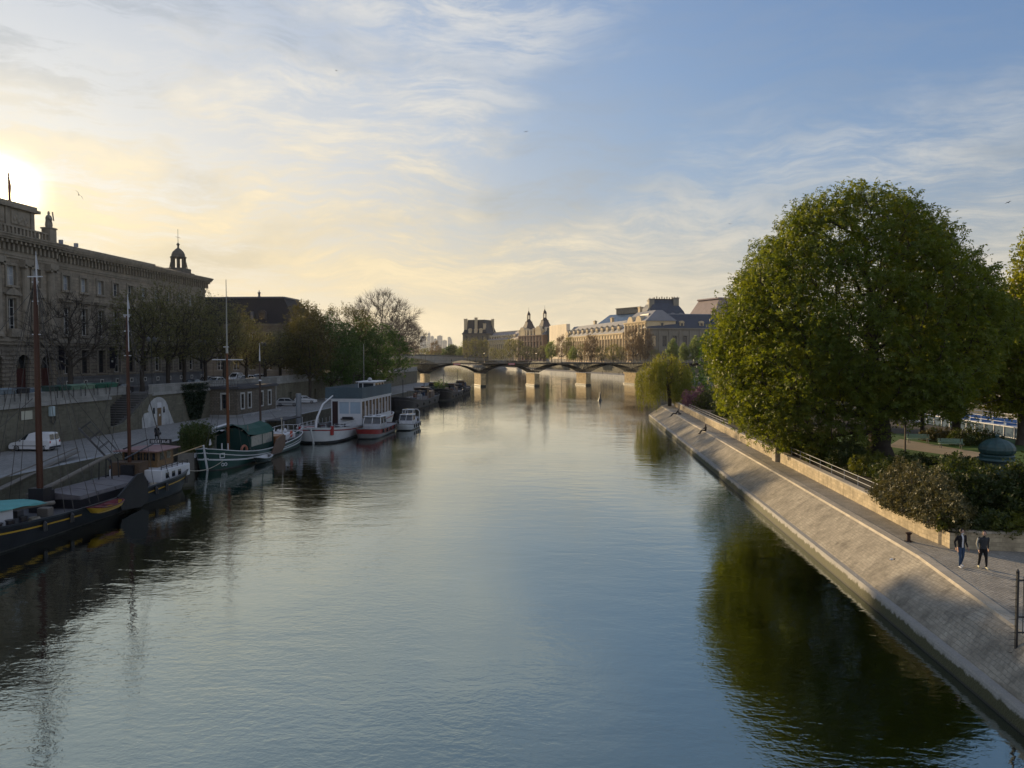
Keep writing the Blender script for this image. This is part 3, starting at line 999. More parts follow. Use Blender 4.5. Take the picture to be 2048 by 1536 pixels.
    mb = MB()
    for k in range(44): mb.box(-74.15, -73.9, 71 + .68 * k, 71.3 + .68 * k, 28.05, 29.0)
    mb.box(-74.2, -73.85, 70, 101.2, 29.0, 29.2)
    mb.build('balustrade', STONE_TRIM, t, org=base)
    mb = MB()
    mb.box(-74.9, -73.6, 100.2, 101.5, 28.0, 30.0); mb.box(-75.0, -73.5, 100.1, 101.6, 29.9, 30.1)
    mb.lathe((-74.25, 100.85, 30.1), [(.42, 0), (.48, .4), (.40, 1.0), (.42, 1.4), (.30, 1.7), (.12, 1.85), (.17, 2.05), (.10, 2.3), (.02, 2.36)], 10)
    mb.tube([(-74.1, 100.6, 31.6), (-73.7, 100.5, 31.2), (-73.8, 100.7, 30.9)], .12, 6)
    mb.tube([(-74.3, 101.2, 31.6), (-74.0, 101.5, 31.2), (-74.0, 101.3, 32.4)], .10, 6)
    mb.build('roof_statue', STONE_TRIM, t, org=base)
    # lantern turret
    c = (-83.0, *on_x(357, 541, -83.0))
    mb = MB()
    mb.box(c[0] - 2.3, c[0] + 2.3, c[1] - 2.3, c[1] + 2.3, 27.9, 29.4); mb.box(c[0] - 1.8, c[0] + 1.8, c[1] - 1.8, c[1] + 1.8, 29.4, 30.3)
    for k in range(8):
        a = math.pi / 8 + k * math.pi / 4
        q = (c[0] + 1.3 * math.cos(a), c[1] + 1.3 * math.sin(a))
        mb.tube([(*q, 30.3), (*q, 32.6)], .2, 6)
        mb.tube([(c[0] + 1.7 * math.cos(a), c[1] + 1.7 * math.sin(a), 30.3), (c[0] + 1.45 * math.cos(a), c[1] + 1.45 * math.sin(a), 31.6)], .12, 5)
    mb.lathe((c[0], c[1], 32.5), [(1.6, 0), (1.6, .25), (1.35, .3), (1.3, .8), (1.05, 1.35), (.55, 1.85), (.2, 2.1), (.18, 2.6), (.35, 2.8), (.2, 3.05), (.05, 3.2), (.04, 6.0)], 12)
    mb.tube([(c[0], c[1] - .9, 36.8), (c[0], c[1] + .9, 36.8)], .04, 4)
    mb.build('lantern_turret', M('turret_lead', (.10, .09, .075), .6, .3, 1.5, 8), t, org=base)
    mb = MB()
    for y, z in ((112.5, 30.2), (115.3, 30.2), (119, 30.2)):
        mb.box(-83.2, -82.6, y - .15, y + .15, z - .1, z + .55)
    mb.tube([(-82, 110.7, 30.1), (-82, 110.7, 33.4)], .035, 5)
    mb.build('roof_vent', ZINC, t, org=base)


palace()


def flag():
    c = (-79.0, *on_x(20, 385, -79.0))
    t = thing('roof_flag', (c[0], c[1], 32.75), 'limp flag on a thin pole above the attic of the stone palace', 'flag')
    top = on_x(18, 343, -79.0)[1]
    mb = MB(); mb.tube([(0, -.3, 0), (0, -.3, top - 32.75)], .05, 5); mb.build('flagpole', IRON, t)
    mb = MB()
    h = top - 32.75
    g = []
    for i in range(9):
        z = h - .1 - i * (h - .6) / 8
        wd = .18 + .3 * math.sin(math.pi * min(1, i / 8 * .9)) + .12 * (i / 8)
        g.append([(.06 * math.sin(i * 1.3 + k * 2), -.3 + k / 5 * wd + .05 * math.sin(i), z - .2 * k / 5) for k in range(6)])
    mb.loft(g, closed=False)
    mb.build('flag_cloth', M('flag_cloth', (.3, .12, .1), .8), t)


flag()


def mansard_house():
    y0 = 186.0
    xl, xr = -104.0, -71.4
    base = ((xl + xr) / 2, y0, 6.9)
    t = thing('mansard_pavilion', base, 'stone building with a steep dark slate roof and two round dormers behind the quay trees', 'building')
    P = frame_P((xl, y0), 0.0)
    L = xr - xl
    ze, zr = 20.2, 27.2
    stone = M('pale_ashlar', (.17, .15, .12), .85, .25, .4, 6, .4, (1.2, .5, .012, .5), stain=.35)
    ws = [L - 2.6 - 4.3 * k for k in range(8)]
    holes = sum([[(u - .8, u + .8, 15.4, 18.0), (u - .85, u + .85, 8.4, 12.6)] for u in ws], [])
    mb = MB(); wall(mb, P, 0, L, 6.9, ze - .9, holes, .35)
    P2 = frame_P((xr, y0), R(90))
    ws2 = [3.0 + 4.4 * k for k in range(4)]
    holes2 = sum([[(u - .8, u + .8, 15.4, 18.0), (u - .85, u + .85, 8.4, 12.6)] for u in ws2], [])
    wall(mb, P2, 0, 20, 6.9, ze - .9, holes2, .35)
    mb.poly([(xl, y0, 6.9), (xl, y0 + 20, 6.9), (xl, y0 + 20, ze), (xl, y0, ze)])
    mb.build('wall', stone, t, org=base)
    mb = MB()
    for Q, l in ((P, L), (P2, 20)):
        for k in range(int(l / 4.3) + 1): pbox(mb, Q, l - 4.75 - 4.3 * k - .35, l - 4.75 - 4.3 * k + .35, 0, .22, 7, ze - .9)
        pbox(mb, Q, -.3, l + .5, -.4, .35, ze - .9, ze - .4); pbox(mb, Q, -.5, l + .8, -.4, .75, ze - .4, ze); pbox(mb, Q, 0, l + .2, 0, .15, 13.6, 14.2)
    mb.build('cornice', stone, t, org=base)
    for Q, wl, a in ((P, ws, 0.0), (P2, ws2, R(90))):
        for u in wl:
            window(t, base, Q(u - .8, -.28, 15.4), a, 1.6, 2.6, 2, 3, WFRAME, GLASS)
            window(t, base, Q(u - .85, -.28, 8.4), a, 1.7, 4.2, 2, 4, WFRAME, GLASS)
    mb = MB()
    x0, x1, ya, yb = xl - .2, xr + .4, y0 - .4, y0 + 20.4
    i = 5.0
    b = [(x0, ya, ze), (x1, ya, ze), (x1, yb, ze), (x0, yb, ze)]
    q = [(x0 + i, ya + i, zr), (x1 - i, ya + i, zr), (x1 - i, yb - i, zr), (x0 + i, yb - i, zr)]
    mb.loft([b, q], cap=True)
    rf = mb.build('roof', M('black_slate', (.012, .012, .015), .7, .3, .5, 8, .3, (.35, .2, .012, .5)), t, org=base)
    mb = MB()
    for a_, b_ in zip(q, q[1:] + q[:1]): mb.bar(Vector(a_) + Vector((0, 0, .1)), Vector(b_) + Vector((0, 0, .1)), .5, .4)
    mb.build('ridge', M('lead_ridge', (.11, .11, .12), .5), t, org=base)
    for u in (xr - 8.7, xr - 14.0, xr - 19.3, xr - 24.6):
        mb = MB(); z0 = ze + 1.0
        pr = [(-1.05, 0), (1.05, 0)] + [(1.05 * math.cos(a), 1.5 + .95 * math.sin(a)) for a in np.linspace(0, math.pi, 9)]
        mb.loft([[(u + x, y0 - .15 + .6, z0 + z) for x, z in pr], [(u + x, y0 + 3.6, z0 + z) for x, z in pr]], cap=True)
        pr2 = [(1.3 * math.cos(a), 1.5 + 1.2 * math.sin(a)) for a in np.linspace(0, math.pi, 9)] + [(1.05 * math.cos(a), 1.5 + .95 * math.sin(a)) for a in np.linspace(math.pi, 0, 9)]
        mb.loft([[(u + x, y0 + .2, z0 + z) for x, z in pr2], [(u + x, y0 + .6, z0 + z) for x, z in pr2]], cap=True)
        mb.box(u - 1.3, u - 1.05, y0 + .2, y0 + .6, z0, z0 + 1.5); mb.box(u + 1.05, u + 1.3, y0 + .2, y0 + .6, z0, z0 + 1.5)
        mb.mat(1); mb.box(u - .6, u + .6, y0 + .38, y0 + .44, z0 + .2, z0 + 1.9)
        mb.build('dormer', (M('dormer_lead', (.045, .045, .05), .6), GLASS), t, org=base)
    mb = MB()
    u = xr - 11.3
    mb.lathe((u, y0 + i, zr), [(.55, 0), (.55, .25), (.25, .5), (.3, 1.2), (.5, 1.35), (.12, 1.6), (.05, 2.1)], 10)
    mb.box(u - .35, u + .35, y0 + .3, y0 + .9, ze, ze + 3.2)
    mb.build('roof_finial', M('lead_ridge', (.11, .11, .12), .5), t, org=base)


mansard_house()


# ------------------------------------------------------------------ upper quay wall, stair, boxes, small quay house
SY0, SY1, SX = 86.0, 95.0, -59.6


def quay_wall():
    t = thing('quay_wall', (WX, 100, 2.6), 'tall rough stone retaining wall with a pale parapet between lower and upper quay', 'wall')
    o = (WX, 100, 2.6)
    mb = MB()
    for a, b in ((-79, SY0), (SY1, 262)):
        P = frame_P((WX, 0), R(90))
        holes = [] if b < 100 else [(y, y + 2.2, 2.6, 4.9) for y in (142, 156, 172, 190)]
        wall(mb, P, a, b, 2.6, 6.75, holes, .8)
        for h in holes: pbox(mb, P, h[0], h[1], -.8, -.7, 2.6, 4.9)
    mb.poly([(SX, SY0, 2.6), (SX, SY1, 2.6), (SX, SY1, 6.9), (SX, SY0, 6.9)])
    mb.poly([(WX, SY0, 2.6), (SX, SY0, 2.6), (SX, SY0, 6.9), (WX, SY0, 6.9)])
    mb.poly([(WX, SY1, 2.6), (WX, SY1, 6.9), (SX, SY1, 6.9), (SX, SY1, 2.6)])
    for y in np.arange(2, 86, 21.0): mb.box(WX - .1, WX + .12, y, y + 1.6, 2.6, 6.75)
    mb.build('wall_face', QUAYWALL, t, org=o)
    mb = MB()
    for a, b in ((-79, SY0), (SY1, 262)):
        mb.box(WX - .5, WX + .22, a, b, 6.75, 7.1)
        mb.box(WX - .45, WX, a, b, 7.1, 8.05)
        mb.box(WX - .5, WX + .05, a, b, 8.05, 8.2)
    mb.box(SX - .45, SX, SY0, SY1, 6.9, 8.05); mb.box(SX - .45, WX - .5, SY0 - .4, SY0, 7.1, 8.05)
    mb.build('parapet', QUAYCAP, t, org=o)
    s = thing('stone_stair', (-57.8, SY0, 2.6), 'dark stone steps climbing along the quay wall from the lower quay', 'stairs')
    mb = MB()
    n = 16
    for k in range(n):
        y = SY0 + .2 + k * (SY1 - SY0 - .6) / n
        mb.box(SX + .02, WX - .35, y, SY1 - .03, 2.6 + k * 4.3 / n, 2.6 + (k + 1) * 4.3 / n - .002)
    mb.build('steps', M('step_stone', (.085, .083, .08), .85, .25, .8, 8), s, org=s.location)
    mb = MB()
    for k in range(n):
        y = SY0 + .2 + k * (SY1 - SY0 - .6) / n
        mb.box(SX + .03, WX - .36, y - .05, y + .06, 2.6 + (k + 1) * 4.3 / n - .05, 2.6 + (k + 1) * 4.3 / n + .012)
    mb.build('nosing', M('step_nosing', (.16, .155, .15), .85), s, org=s.location)
    mb = MB()
    mb.loft([[(x, SY0, 2.6), (x, SY0, 3.3), (x, SY0 + 3, 3.7), (x, SY0 + 5.6, 5.0), (x, SY1 - .02, 6.95), (x, SY1 - .02, 2.6)] for x in (WX - .34, WX + .02)], cap=True)
    mb.box(WX - .45, WX + .1, SY0 - .35, SY0 + .3, 2.6, 3.5)
    mb.build('flank_wall', QUAYWALL, s, org=s.location)


quay_wall()


def book_boxes():
    cols = [('slate blue', (.12, .15, .17)), ('almost black', (.02, .02, .022)), ('blackish green', (.012, .03, .024)), ('deep green', (.015, .055, .04)), ('washed-out green', (.10, .17, .12)), ('pale sage green', (.12, .19, .13)), ('bottle green', (.012, .075, .045)), ('emerald', (.015, .09, .055))]
    px = [(2, 31), (33, 58), (95, 116), (118, 139), (141, 163), (165, 189), (190, 213), (214, 236)]
    first = None
    for (nm, c), (a, b) in zip(cols, px):
        y0, y1 = on_x(a, 775, WX)[0], on_x(b, 775, WX)[0]
        L = y1 - y0 - .1
        t = thing('book_box', (WX - .2, y0, 8.2), f'{nm} bookseller box clamped on the quay parapet, shut', 'book box', group='bookseller boxes on the quay parapet')
        m = M('box_' + nm.replace(' ', '_').replace('-', '_'), c, .6, .2, 1.5, 8)
        mb = MB(); mb.box(-.45, .35, 0, L, .02, .42); mb.build('body', m, t)
        mb = MB(); mb.loft([[(-.5, -.03, .42), (.4, -.03, .42), (.4, -.03, .50), (-.5, -.03, .62)], [(-.5, L + .03, .42), (.4, L + .03, .42), (.4, L + .03, .50), (-.5, L + .03, .62)]], cap=True); mb.build('lid', m, t)
        mb = MB()
        for y in (.25, L - .25): mb.box(.36, .40, y - .04, y + .04, -.75, .3)
        mb.build('bracket', IRON, t)


book_boxes()


def quay_house():
    x0, x1, y0, y1 = -56.0, -51.6, 110.8, 125.6
    base = ((x0 + x1) / 2, y0, 2.6)
    t = thing('quay_house', base, 'small one-storey stone house with white window surrounds against the quay wall', 'building')
    st = M('rubble_house', (.145, .125, .098), .9, .35, .8, 7, .6, (.5, .25, .03, .5), stain=.3)
    P = frame_P((x1, 0), R(90)); Q = frame_P((x0, y0), 0.0)
    ws = [on_x(px, 800, x1)[0] for px in (485, 499, 523, 539)]
    mb = MB(); wall(mb, P, y0, y1, 2.6, 6.9, [(y - .5, y + .5, 3.9, 6.1) for y in ws], .2)
    wall(mb, Q, 0, x1 - x0, 2.6, 6.9, [(1.9, 2.9, 3.9, 6.1)], .2)
    mb.poly([(x0, y1, 2.6), (x1, y1, 2.6), (x1, y1, 6.9), (x0, y1, 6.9)])
    mb.build('wall', st, t, org=base)
    sur = M('white_surround', (.42, .42, .40), .8, .15, 2, 9)
    for y in ws:
        mb = MB(); pbox(mb, P, y - .72, y - .5, 0, .06, 3.7, 6.35); pbox(mb, P, y + .5, y + .72, 0, .06, 3.7, 6.35); pbox(mb, P, y - .5, y + .5, 0, .06, 6.1, 6.35); pbox(mb, P, y - .5, y + .5, 0, .06, 3.7, 3.9)
        mb.build('window_trim', sur, t, org=base)
        window(t, base, P(y - .5, -.15, 3.9), R(90), 1.0, 2.2, 2, 3, WFRAME_D, GLASS, fr=.06)
    mb = MB(); pbox(mb, Q, 1.68, 1.9, 0, .06, 3.7, 6.35); pbox(mb, Q, 2.9, 3.12, 0, .06, 3.7, 6.35); pbox(mb, Q, 1.9, 2.9, 0, .06, 6.1, 6.35)
    mb.build('window_trim', sur, t, org=base)
    window(t, base, Q(1.9, -.15, 3.9), 0.0, 1.0, 2.2, 2, 3, WFRAME_D, GLASS, fr=.06)
    mb = MB(); mb.box(x0, x1 + .35, y0 - .35, y1 + .35, 6.9, 7.12); mb.box(x0, x1 + .2, y0 - .2, y1 + .2, 7.12, 7.3); mb.build('roof', M('lead_roof', (.06, .06, .068), .6), t, org=base)
    mb = MB()
    for z in (7.75, 8.2): mb.bar((x1 + .1, y0, z), (x1 + .1, y1, z), .04); mb.bar((x0, y0, z), (x1 + .1, y0, z), .04)
    for k in range(40): mb.bar((x1 + .1, y0 + (y1 - y0) * k / 39, 7.3), (x1 + .1, y0 + (y1 - y0) * k / 39, 8.2), .025)
    for k in range(13): mb.bar((x0 + (x1 - x0) * k / 12, y0, 7.3), (x0 + (x1 - x0) * k / 12, y0, 8.2), .025)
    mb.build('roof_railing', IRON, t, org=base)
    mb = MB(); mb.tube([(x1 + .08, y1 - .25, 2.6), (x1 + .08, y1 - .25, 6.9)], .06, 6); mb.build('downpipe', sur, t, org=base)
    mb = MB(); mb.box(x0, x1 + .9, y0 - .2, y1 + .2, 2.6, 2.95); mb.build('step', QUAYEDGE, t, org=base)


quay_house()


def wall_fittings():
    # white painted facade with an arch and a brown door
    ya, yb = on_x(284, 860, WX)[0], on_x(348, 850, WX)[0]
    t = thing('painted_doorway', (WX, (ya + yb) / 2, 2.6), 'white painted arch with a narrow brown door and two slit windows in the quay wall', 'doorway')
    P = frame_P((WX + .012, 0), R(90)); o = t.location
    yd = on_x(318, 845, WX)[0]
    pale = M('flaking_white', (.40, .41, .41), .9, .3, .9, 7, .3, stain=.6)
    mb = MB()
    arch = [(yb - .1, 2.61), (ya, 2.61), (ya, 3.9), (ya + .5, 4.5), (ya + 1.6, 4.6)] + [(yd - .2 + 2.6 * math.cos(a), 4.2 + 2.3 * math.sin(a)) for a in np.linspace(math.pi * .9, .2, 10)]
    mb.loft([[P(u, 0, z) for u, z in arch], [P(u, .05, z) for u, z in arch]], cap=True)
    mb.build('painted_panel', pale, t, org=o)
    mb = MB(); pbox(mb, P, yd - .45, yd + .45, .05, .10, 2.62, 5.0); mb.build('door', M('tan_door', (.15, .10, .055), .6), t, org=o)
    mb = MB(); pbox(mb, P, yd - .5, yd + .5, .05, .09, 5.05, 5.75); mb.build('sign_panel', WHITE, t, org=o)
    for y in (yd - 1.3, yd + 1.15):
        mb = MB(); pbox(mb, P, y - .2, y + .2, .05, .08, 4.3, 5.1); mb.build('slit_window', GLASS, t, org=o)
    mb = MB(); pbox(mb, P, yd - .15, yd + .15, .10, .12, 3.9, 4.2); mb.build('notice', WHITE, t, org=o)
    # notice board and cable cabinet
    y0, z1 = on_x(41, 823, WX); y1, z0 = on_x(64, 838, WX)
    t = thing('notice_board', (WX, y0, z0), 'blank cream board fixed to the rough quay wall above the white van', 'board')
    mb = MB(); mb.box(0, .06, 0, y1 - y0, 0, z1 - z0); mb.build('panel', M('cream_board', (.42, .42, .34), .8, .1), t)
    mb = MB(); mb.box(.0, .08, -.05, 0, -.05, z1 - z0 + .05); mb.box(.0, .08, y1 - y0, y1 - y0 + .05, -.05, z1 - z0 + .05); mb.build('frame', GREYWOOD, t)
    y0, z1 = on_x(96, 813, WX); y1, z0 = on_x(104, 832, WX)
    t = thing('cable_cabinet', (WX, y0, z0), 'pale blue-grey electric cabinet with looped cable on the quay wall', 'cabinet')
    mb = MB(); mb.bevbox(.02, .4, 0, y1 - y0, 0, z1 - z0, .04); mb.build('casing', M('pale_cabinet', (.36, .45, .47), .5, .1), t)
    mb = MB(); mb.tube([(.2, .2, 0), (.2, .15, -.6), (.25, .5, -.9), (.2, .8, -.5), (.2, .75, 0)], .05, 6); mb.build('cable', BLACK, t)


wall_fittings()
for nm, px in (('dark banner with a pale emblem hung on the palace near its centre', 124), ('dark banner hung on the palace between ground-floor windows', 225)):
    y = on_x(px, 700, -74.3)[0]
    t = thing('hanging_banner', (-74.85, y, 9.8), nm, 'banner')
    mb = MB(); mb.box(.05, .95, -.03, .03, .2, 3.6); mb.build('cloth', M('banner_cloth', (.02, .02, .03), .8), t)
    mb = MB(); mb.tube([(-.05, 0, 3.65), (1.05, 0, 3.65)], .04, 5); mb.build('rod', IRON, t)
    mb = MB()
    for s in (-1, 1):
        mb.box(.35, .65, s * .035 - .004, s * .035 + .004, 1.2, 1.5)
    mb.build('emblem', WFRAME, t)
# ------------------------------------------------------------------ the far right bank (camera-frame metres: right, forward)
GOLD = M('gallery_stone', (.62, .48, .29), .85, .2, .12, 2.0, stain=.25)  # sunlit copy of the museum stone, lightened to stand in for stronger sun
GOLDT = M('gallery_trim', (.52, .41, .26), .85, .2, .2, 2.0)
SLATEB = M('blue_slate', (.052, .064, .088), .6, .25, .3, 3)
ZINCP = M('pale_zinc', (.21, .21, .22), .6, .15, .2, 3)
FARWIN = M('far_window_frame', (.13, .12, .10), .7)
FARGL = glassmat('far_window_glass', (.035, .037, .042), .15, .6)


class Wing:
    """a wing of a palace: wall with openings, cornice, roof, window copies"""
    def __init__(s, name, label, a, b, z0, zb, depth, wallmat, cat='building', group=None):
        s.A = cw(*a); B = cw(*b)
        s.ang = math.atan2(B[1] - s.A[1], B[0] - s.A[0])
        s.L = math.hypot(B[0] - s.A[0], B[1] - s.A[1])
        s.P = frame_P(s.A, s.ang)
        s.base = (*s.P(s.L / 2, 0, 0)[:2], z0)
        s.z0, s.zb, s.depth = z0, zb, depth
        s.t = thing(name, s.base, label, cat, group=group)
        s.wm = wallmat

    def put(s, mb, name, mat): return mb.build(name, mat, s.t, org=s.base)

    def walls(s, rows, bay, margin=1.5, rec=.4, pil=None, sides=True, nx=2, wname='window'):
        n = max(1, int((s.L - 2 * margin) / bay)); st = (s.L - 2 * margin) / n
        us = [margin + st * (k + .5) for k in range(n)]
        holes = [(u - w / 2, u + w / 2, za, zc) for u in us for (w, za, zc) in rows]
        mb = MB(); wall(mb, s.P, 0, s.L, s.z0, s.zb, holes, rec)
        if sides:
            D = -s.depth; P = s.P
            for u in (0, s.L): mb.poly([P(u, 0, s.z0), P(u, D, s.z0), P(u, D, s.zb), P(u, 0, s.zb)])
            mb.poly([P(0, D, s.z0), P(s.L, D, s.z0), P(s.L, D, s.zb), P(0, D, s.zb)])
        s.put(mb, 'wall', s.wm)
        mb = MB()
        for z, h, d in ((s.zb - 1.1, .5, .35), (s.zb - .6, .7, .8)): pbox(mb, s.P, -.3, s.L + .3, -.3, d, z, z + h)
        for (w, za, zc) in rows[:-1]: pbox(mb, s.P, -.1, s.L + .1, 0, .3, zc + 1.0, zc + 1.45)
        if pil:
            for k in range(n + 1): pbox(mb, s.P, margin + st * k - pil, margin + st * k + pil, 0, .45, s.z0, s.zb - 1.1)
        for u in us:
            for (w, za, zc) in rows: pbox(mb, s.P, u - w / 2 - .35, u + w / 2 + .35, 0, .35, zc + .05, zc + .45)
        s.put(mb, 'cornice', GOLDT if s.wm is GOLD else s.wm)
        for u in us:
            for (w, za, zc) in rows: window(s.t, s.base, s.P(u - w / 2, -rec + .05, za), s.ang, w, zc - za, nx, 3, FARWIN, FARGL, fr=.14, bar=.08, name=wname)
        s.us = us

    def hip(s, zr, inset, mat, over=.6, hip=None, name='roof'):
        P = s.P; hip = inset if hip is None else hip
        o = over
        q = [P(-o, o, s.zb), P(s.L + o, o, s.zb), P(s.L + o, -s.depth - o, s.zb), P(-o, -s.depth - o, s.zb)]
        r = [P(hip, -inset, zr), P(s.L - hip, -inset, zr), P(s.L - hip, -s.depth + inset, zr), P(hip, -s.depth + inset, zr)]
        mb = MB(); mb.loft([q, r], cap=True)
        return s.put(mb, name, mat)

    def dormers(s, us, w, h, z, inset, matn, chim=None):
        for u in us:
            mb = MB(); P = s.P
            mb.mat(0); pbox(mb, P, u - w / 2, u + w / 2, -4, -inset, z, z + h)
            tri_prism(mb, P, u - w / 2 - .3, u + w / 2 + .3, z + h, z + h + w * .45, -4, -inset + .15, arc=True)
            mb.mat(1); pbox(mb, P, u - w * .28, u + w * .28, -inset, -inset + .05, z + .4, z + h * .9)
            s.put(mb, 'dormer', (matn, FARGL))

    def chimney(s, u, d, z0, z1, w=1.6, mat=None):
        mb = MB(); pbox(mb, s.P, u - w / 2, u + w / 2, d - .8, d + .8, z0, z1); pbox(mb, s.P, u - w / 2 - .25, u + w / 2 + .25, d - 1.05, d + 1.05, z1, z1 + .5)
        for k in (-.3, .3): pbox(mb, s.P, u + k * w - .2, u + k * w + .2, d - .2, d + .2, z1 + .5, z1 + 1.1)
        s.put(mb, 'chimney', mat or GOLDT)


SHADEST = M('shaded_front_stone', (.25, .225, .18), .85, .2, .15, 2.5, stain=.3)  # shaded copy of the museum stone: shade put into the colour

# east front, turned to the camera and in shade
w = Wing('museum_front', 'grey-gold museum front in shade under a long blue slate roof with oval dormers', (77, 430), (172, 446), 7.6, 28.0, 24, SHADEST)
w.walls([(2.6, 9.0, 13.5), (2.4, 17.5, 23.6)], 6.2, pil=.55)
w.hip(36.2, 5.0, SLATEB, hip=3)
w.dormers([9.5, 21.5, 33.5, 46.0, 58, 70], 2.6, 2.6, 28.6, .4, GOLDT)
mb = MB(); pbox(mb, w.P, 3, w.L - 3, -20, -5, 36.2, 36.6); w.put(mb, 'ridge', ZINC)

# domed pavilion rising behind it
cx, cf = 95.0, 452.0
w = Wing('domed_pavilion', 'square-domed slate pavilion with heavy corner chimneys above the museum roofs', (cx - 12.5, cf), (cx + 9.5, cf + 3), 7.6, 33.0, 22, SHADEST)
w.walls([(2.6, 22, 30)], 6.0)
mb = MB()
secs = []
for z, k in ((33, 1.10), (36, 1.06), (39, .96), (41.5, .82), (44, .66), (46.0, .60)):
    L, D = w.L, w.depth
    secs.append([w.P(L / 2 + sx * L / 2 * k, -D / 2 + sy * D / 2 * k, z) for sx, sy in ((-1, 1), (1, 1), (1, -1), (-1, -1))])
mb.loft(secs, cap=True); w.put(mb, 'roof', SLATEB)
mb = MB()
pbox(mb, w.P, 4.0, w.L - 4.0, -17, -4.2, 46.0, 46.7)
for k in range(9): pbox(mb, w.P, 4.2 + k * 1.6, 4.7 + k * 1.6, -4.6, -4.1, 46.7, 47.6 + .5 * (k % 2))
w.put(mb, 'roof_cresting', M('dark_cresting', (.05, .05, .05), .7))
w.chimney(2.6, -4, 33, 46.2, 3.2, SHADEST); w.chimney(w.L - 4.4, -3.5, 33, 47.0, 3.4, SHADEST)
for u in (w.L / 2 - 1.5, w.L / 2 + 3.5, w.L - 2.5):
    mb = MB(); pbox(mb, w.P, u - 1.5, u + 1.5, -3, .4, 33.2, 36.4); tri_prism(mb, w.P, u - 1.8, u + 1.8, 36.4, 38.2, -3, .5, arc=True); w.put(mb, 'dormer', ZINCP)

# sunlit corner pavilion
w = Wing('corner_pavilion', 'sunlit corner pavilion with two round pediments at the end of the long gallery', (69.3, 463), (77, 430), 7.6, 32.2, 18, GOLD)
w.walls([(2.2, 9, 14.5), (2.0, 17, 22), (1.7, 26, 30.2)], 4.6, pil=.5)
w.hip(38.6, 7.0, ZINCP, hip=3)
for u in (w.L * .3, w.L * .68):
    mb = MB(); tri_prism(mb, w.P, u - 4.2, u + 4.2, 32.3, 35.6, -4.0, .6, arc=True); w.put(mb, 'pediment', GOLDT)
w.chimney(3, -9, 35, 41.5, 3.0)

# long gallery
w = Wing('long_gallery', 'long sunlit gallery with pale zinc roof and a row of dormers beside the hoarding', (42.0, 583), (69.0, 464), 7.6, 26.4, 16, GOLD)
w.walls([(1.9, 8.6, 12.5), (2.2, 16, 22.8)], 5.4, pil=.6)
w.hip(34.6, 6.5, ZINCP, hip=0)
w.dormers([8 + 10.4 * k for k in range(11)], 3.0, 2.6, 26.9, .4, GOLDT)
for k in range(11): w.chimney(3 + 10.4 * k, -2.2, 27, 31.2, 1.5, SHADEST)
mb = MB(); pbox(mb, w.P, 0, 6, -1, .6, 26.4, 28.5); tri_prism(mb, w.P, -2, 8, 28.5, 32.0, -2, .5); w.put(mb, 'gable', GOLDT)
for u, h in ((28, 37.5), (64, 38.0)): w.chimney(u, -14, 33, h, 3.2)

# glazed roof behind the gallery
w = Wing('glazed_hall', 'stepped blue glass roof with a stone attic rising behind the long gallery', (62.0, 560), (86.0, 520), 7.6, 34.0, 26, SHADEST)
w.walls([(2.4, 26, 31)], 6)
w.hip(42.5, 9, glassmat('roof_glass', (.10, .15, .21), .2, .9), hip=6)
mb = MB(); pbox(mb, w.P, w.L - 32, w.L - 8, -20, -8, 42.4, 46.2); pbox(mb, w.P, w.L - 32.5, w.L - 7.5, -20.5, -7.5, 46.2, 46.8)
for k in range(10): pbox(mb, w.P, w.L - 31.5 + k * 2.4, w.L - 31.0 + k * 2.4, -8, -7.8, 42.6, 46.2)
w.put(mb, 'attic', SHADEST)

# scaffolding hoarding
HOARD = M('hoarding_sheet', (.78, .66, .48), .85, .08, .2, 2.0, brick=(3.0, 40.0, .02, .8))
A = cw(24.5, 648); B = cw(42.3, 585); ang = math.atan2(B[1] - A[1], B[0] - A[0]); L = math.hypot(B[0] - A[0], B[1] - A[1])
P = frame_P(A, ang); base = (*P(L / 2, -8, 0)[:2], 7.6)
t = thing('scaffold_hoarding', base, 'tall plain cream sheeted scaffolding box catching the sun beside the gallery', 'scaffolding')
mb = MB(); pbox(mb, P, 24.0, L, -3.0, 0, 9.8, 37.0); mb.build('sheeting', HOARD, t, org=base)
mb = MB(); pbox(mb, P, 0, 12, -4, -.5, 9.8, 36.6); mb.build('sheeting', HOARD, t, org=base)
mb = MB(); pbox(mb, P, 12, 24, -4, -2.0, 9.0, 36.0)
for k in range(12): pbox(mb, P, 12, 24, -2.0, -1.85, 9.6 + 2.2 * k, 9.8 + 2.2 * k)
mb.build('scaffold_bay', M('scaffold_net', (.13, .15, .13), .7), t, org=base)
mb = MB(); pbox(mb, P, .5, L - .5, -2.8, -.6, 7.6, 9.8)
for k in range(5): pbox(mb, P, 9 + 9.4 * k, 12.6 + 9.4 * k, -.6, -.5, 8, 9.3)
mb.build('site_base', M('site_base', (.34, .32, .28), .8), t, org=base)

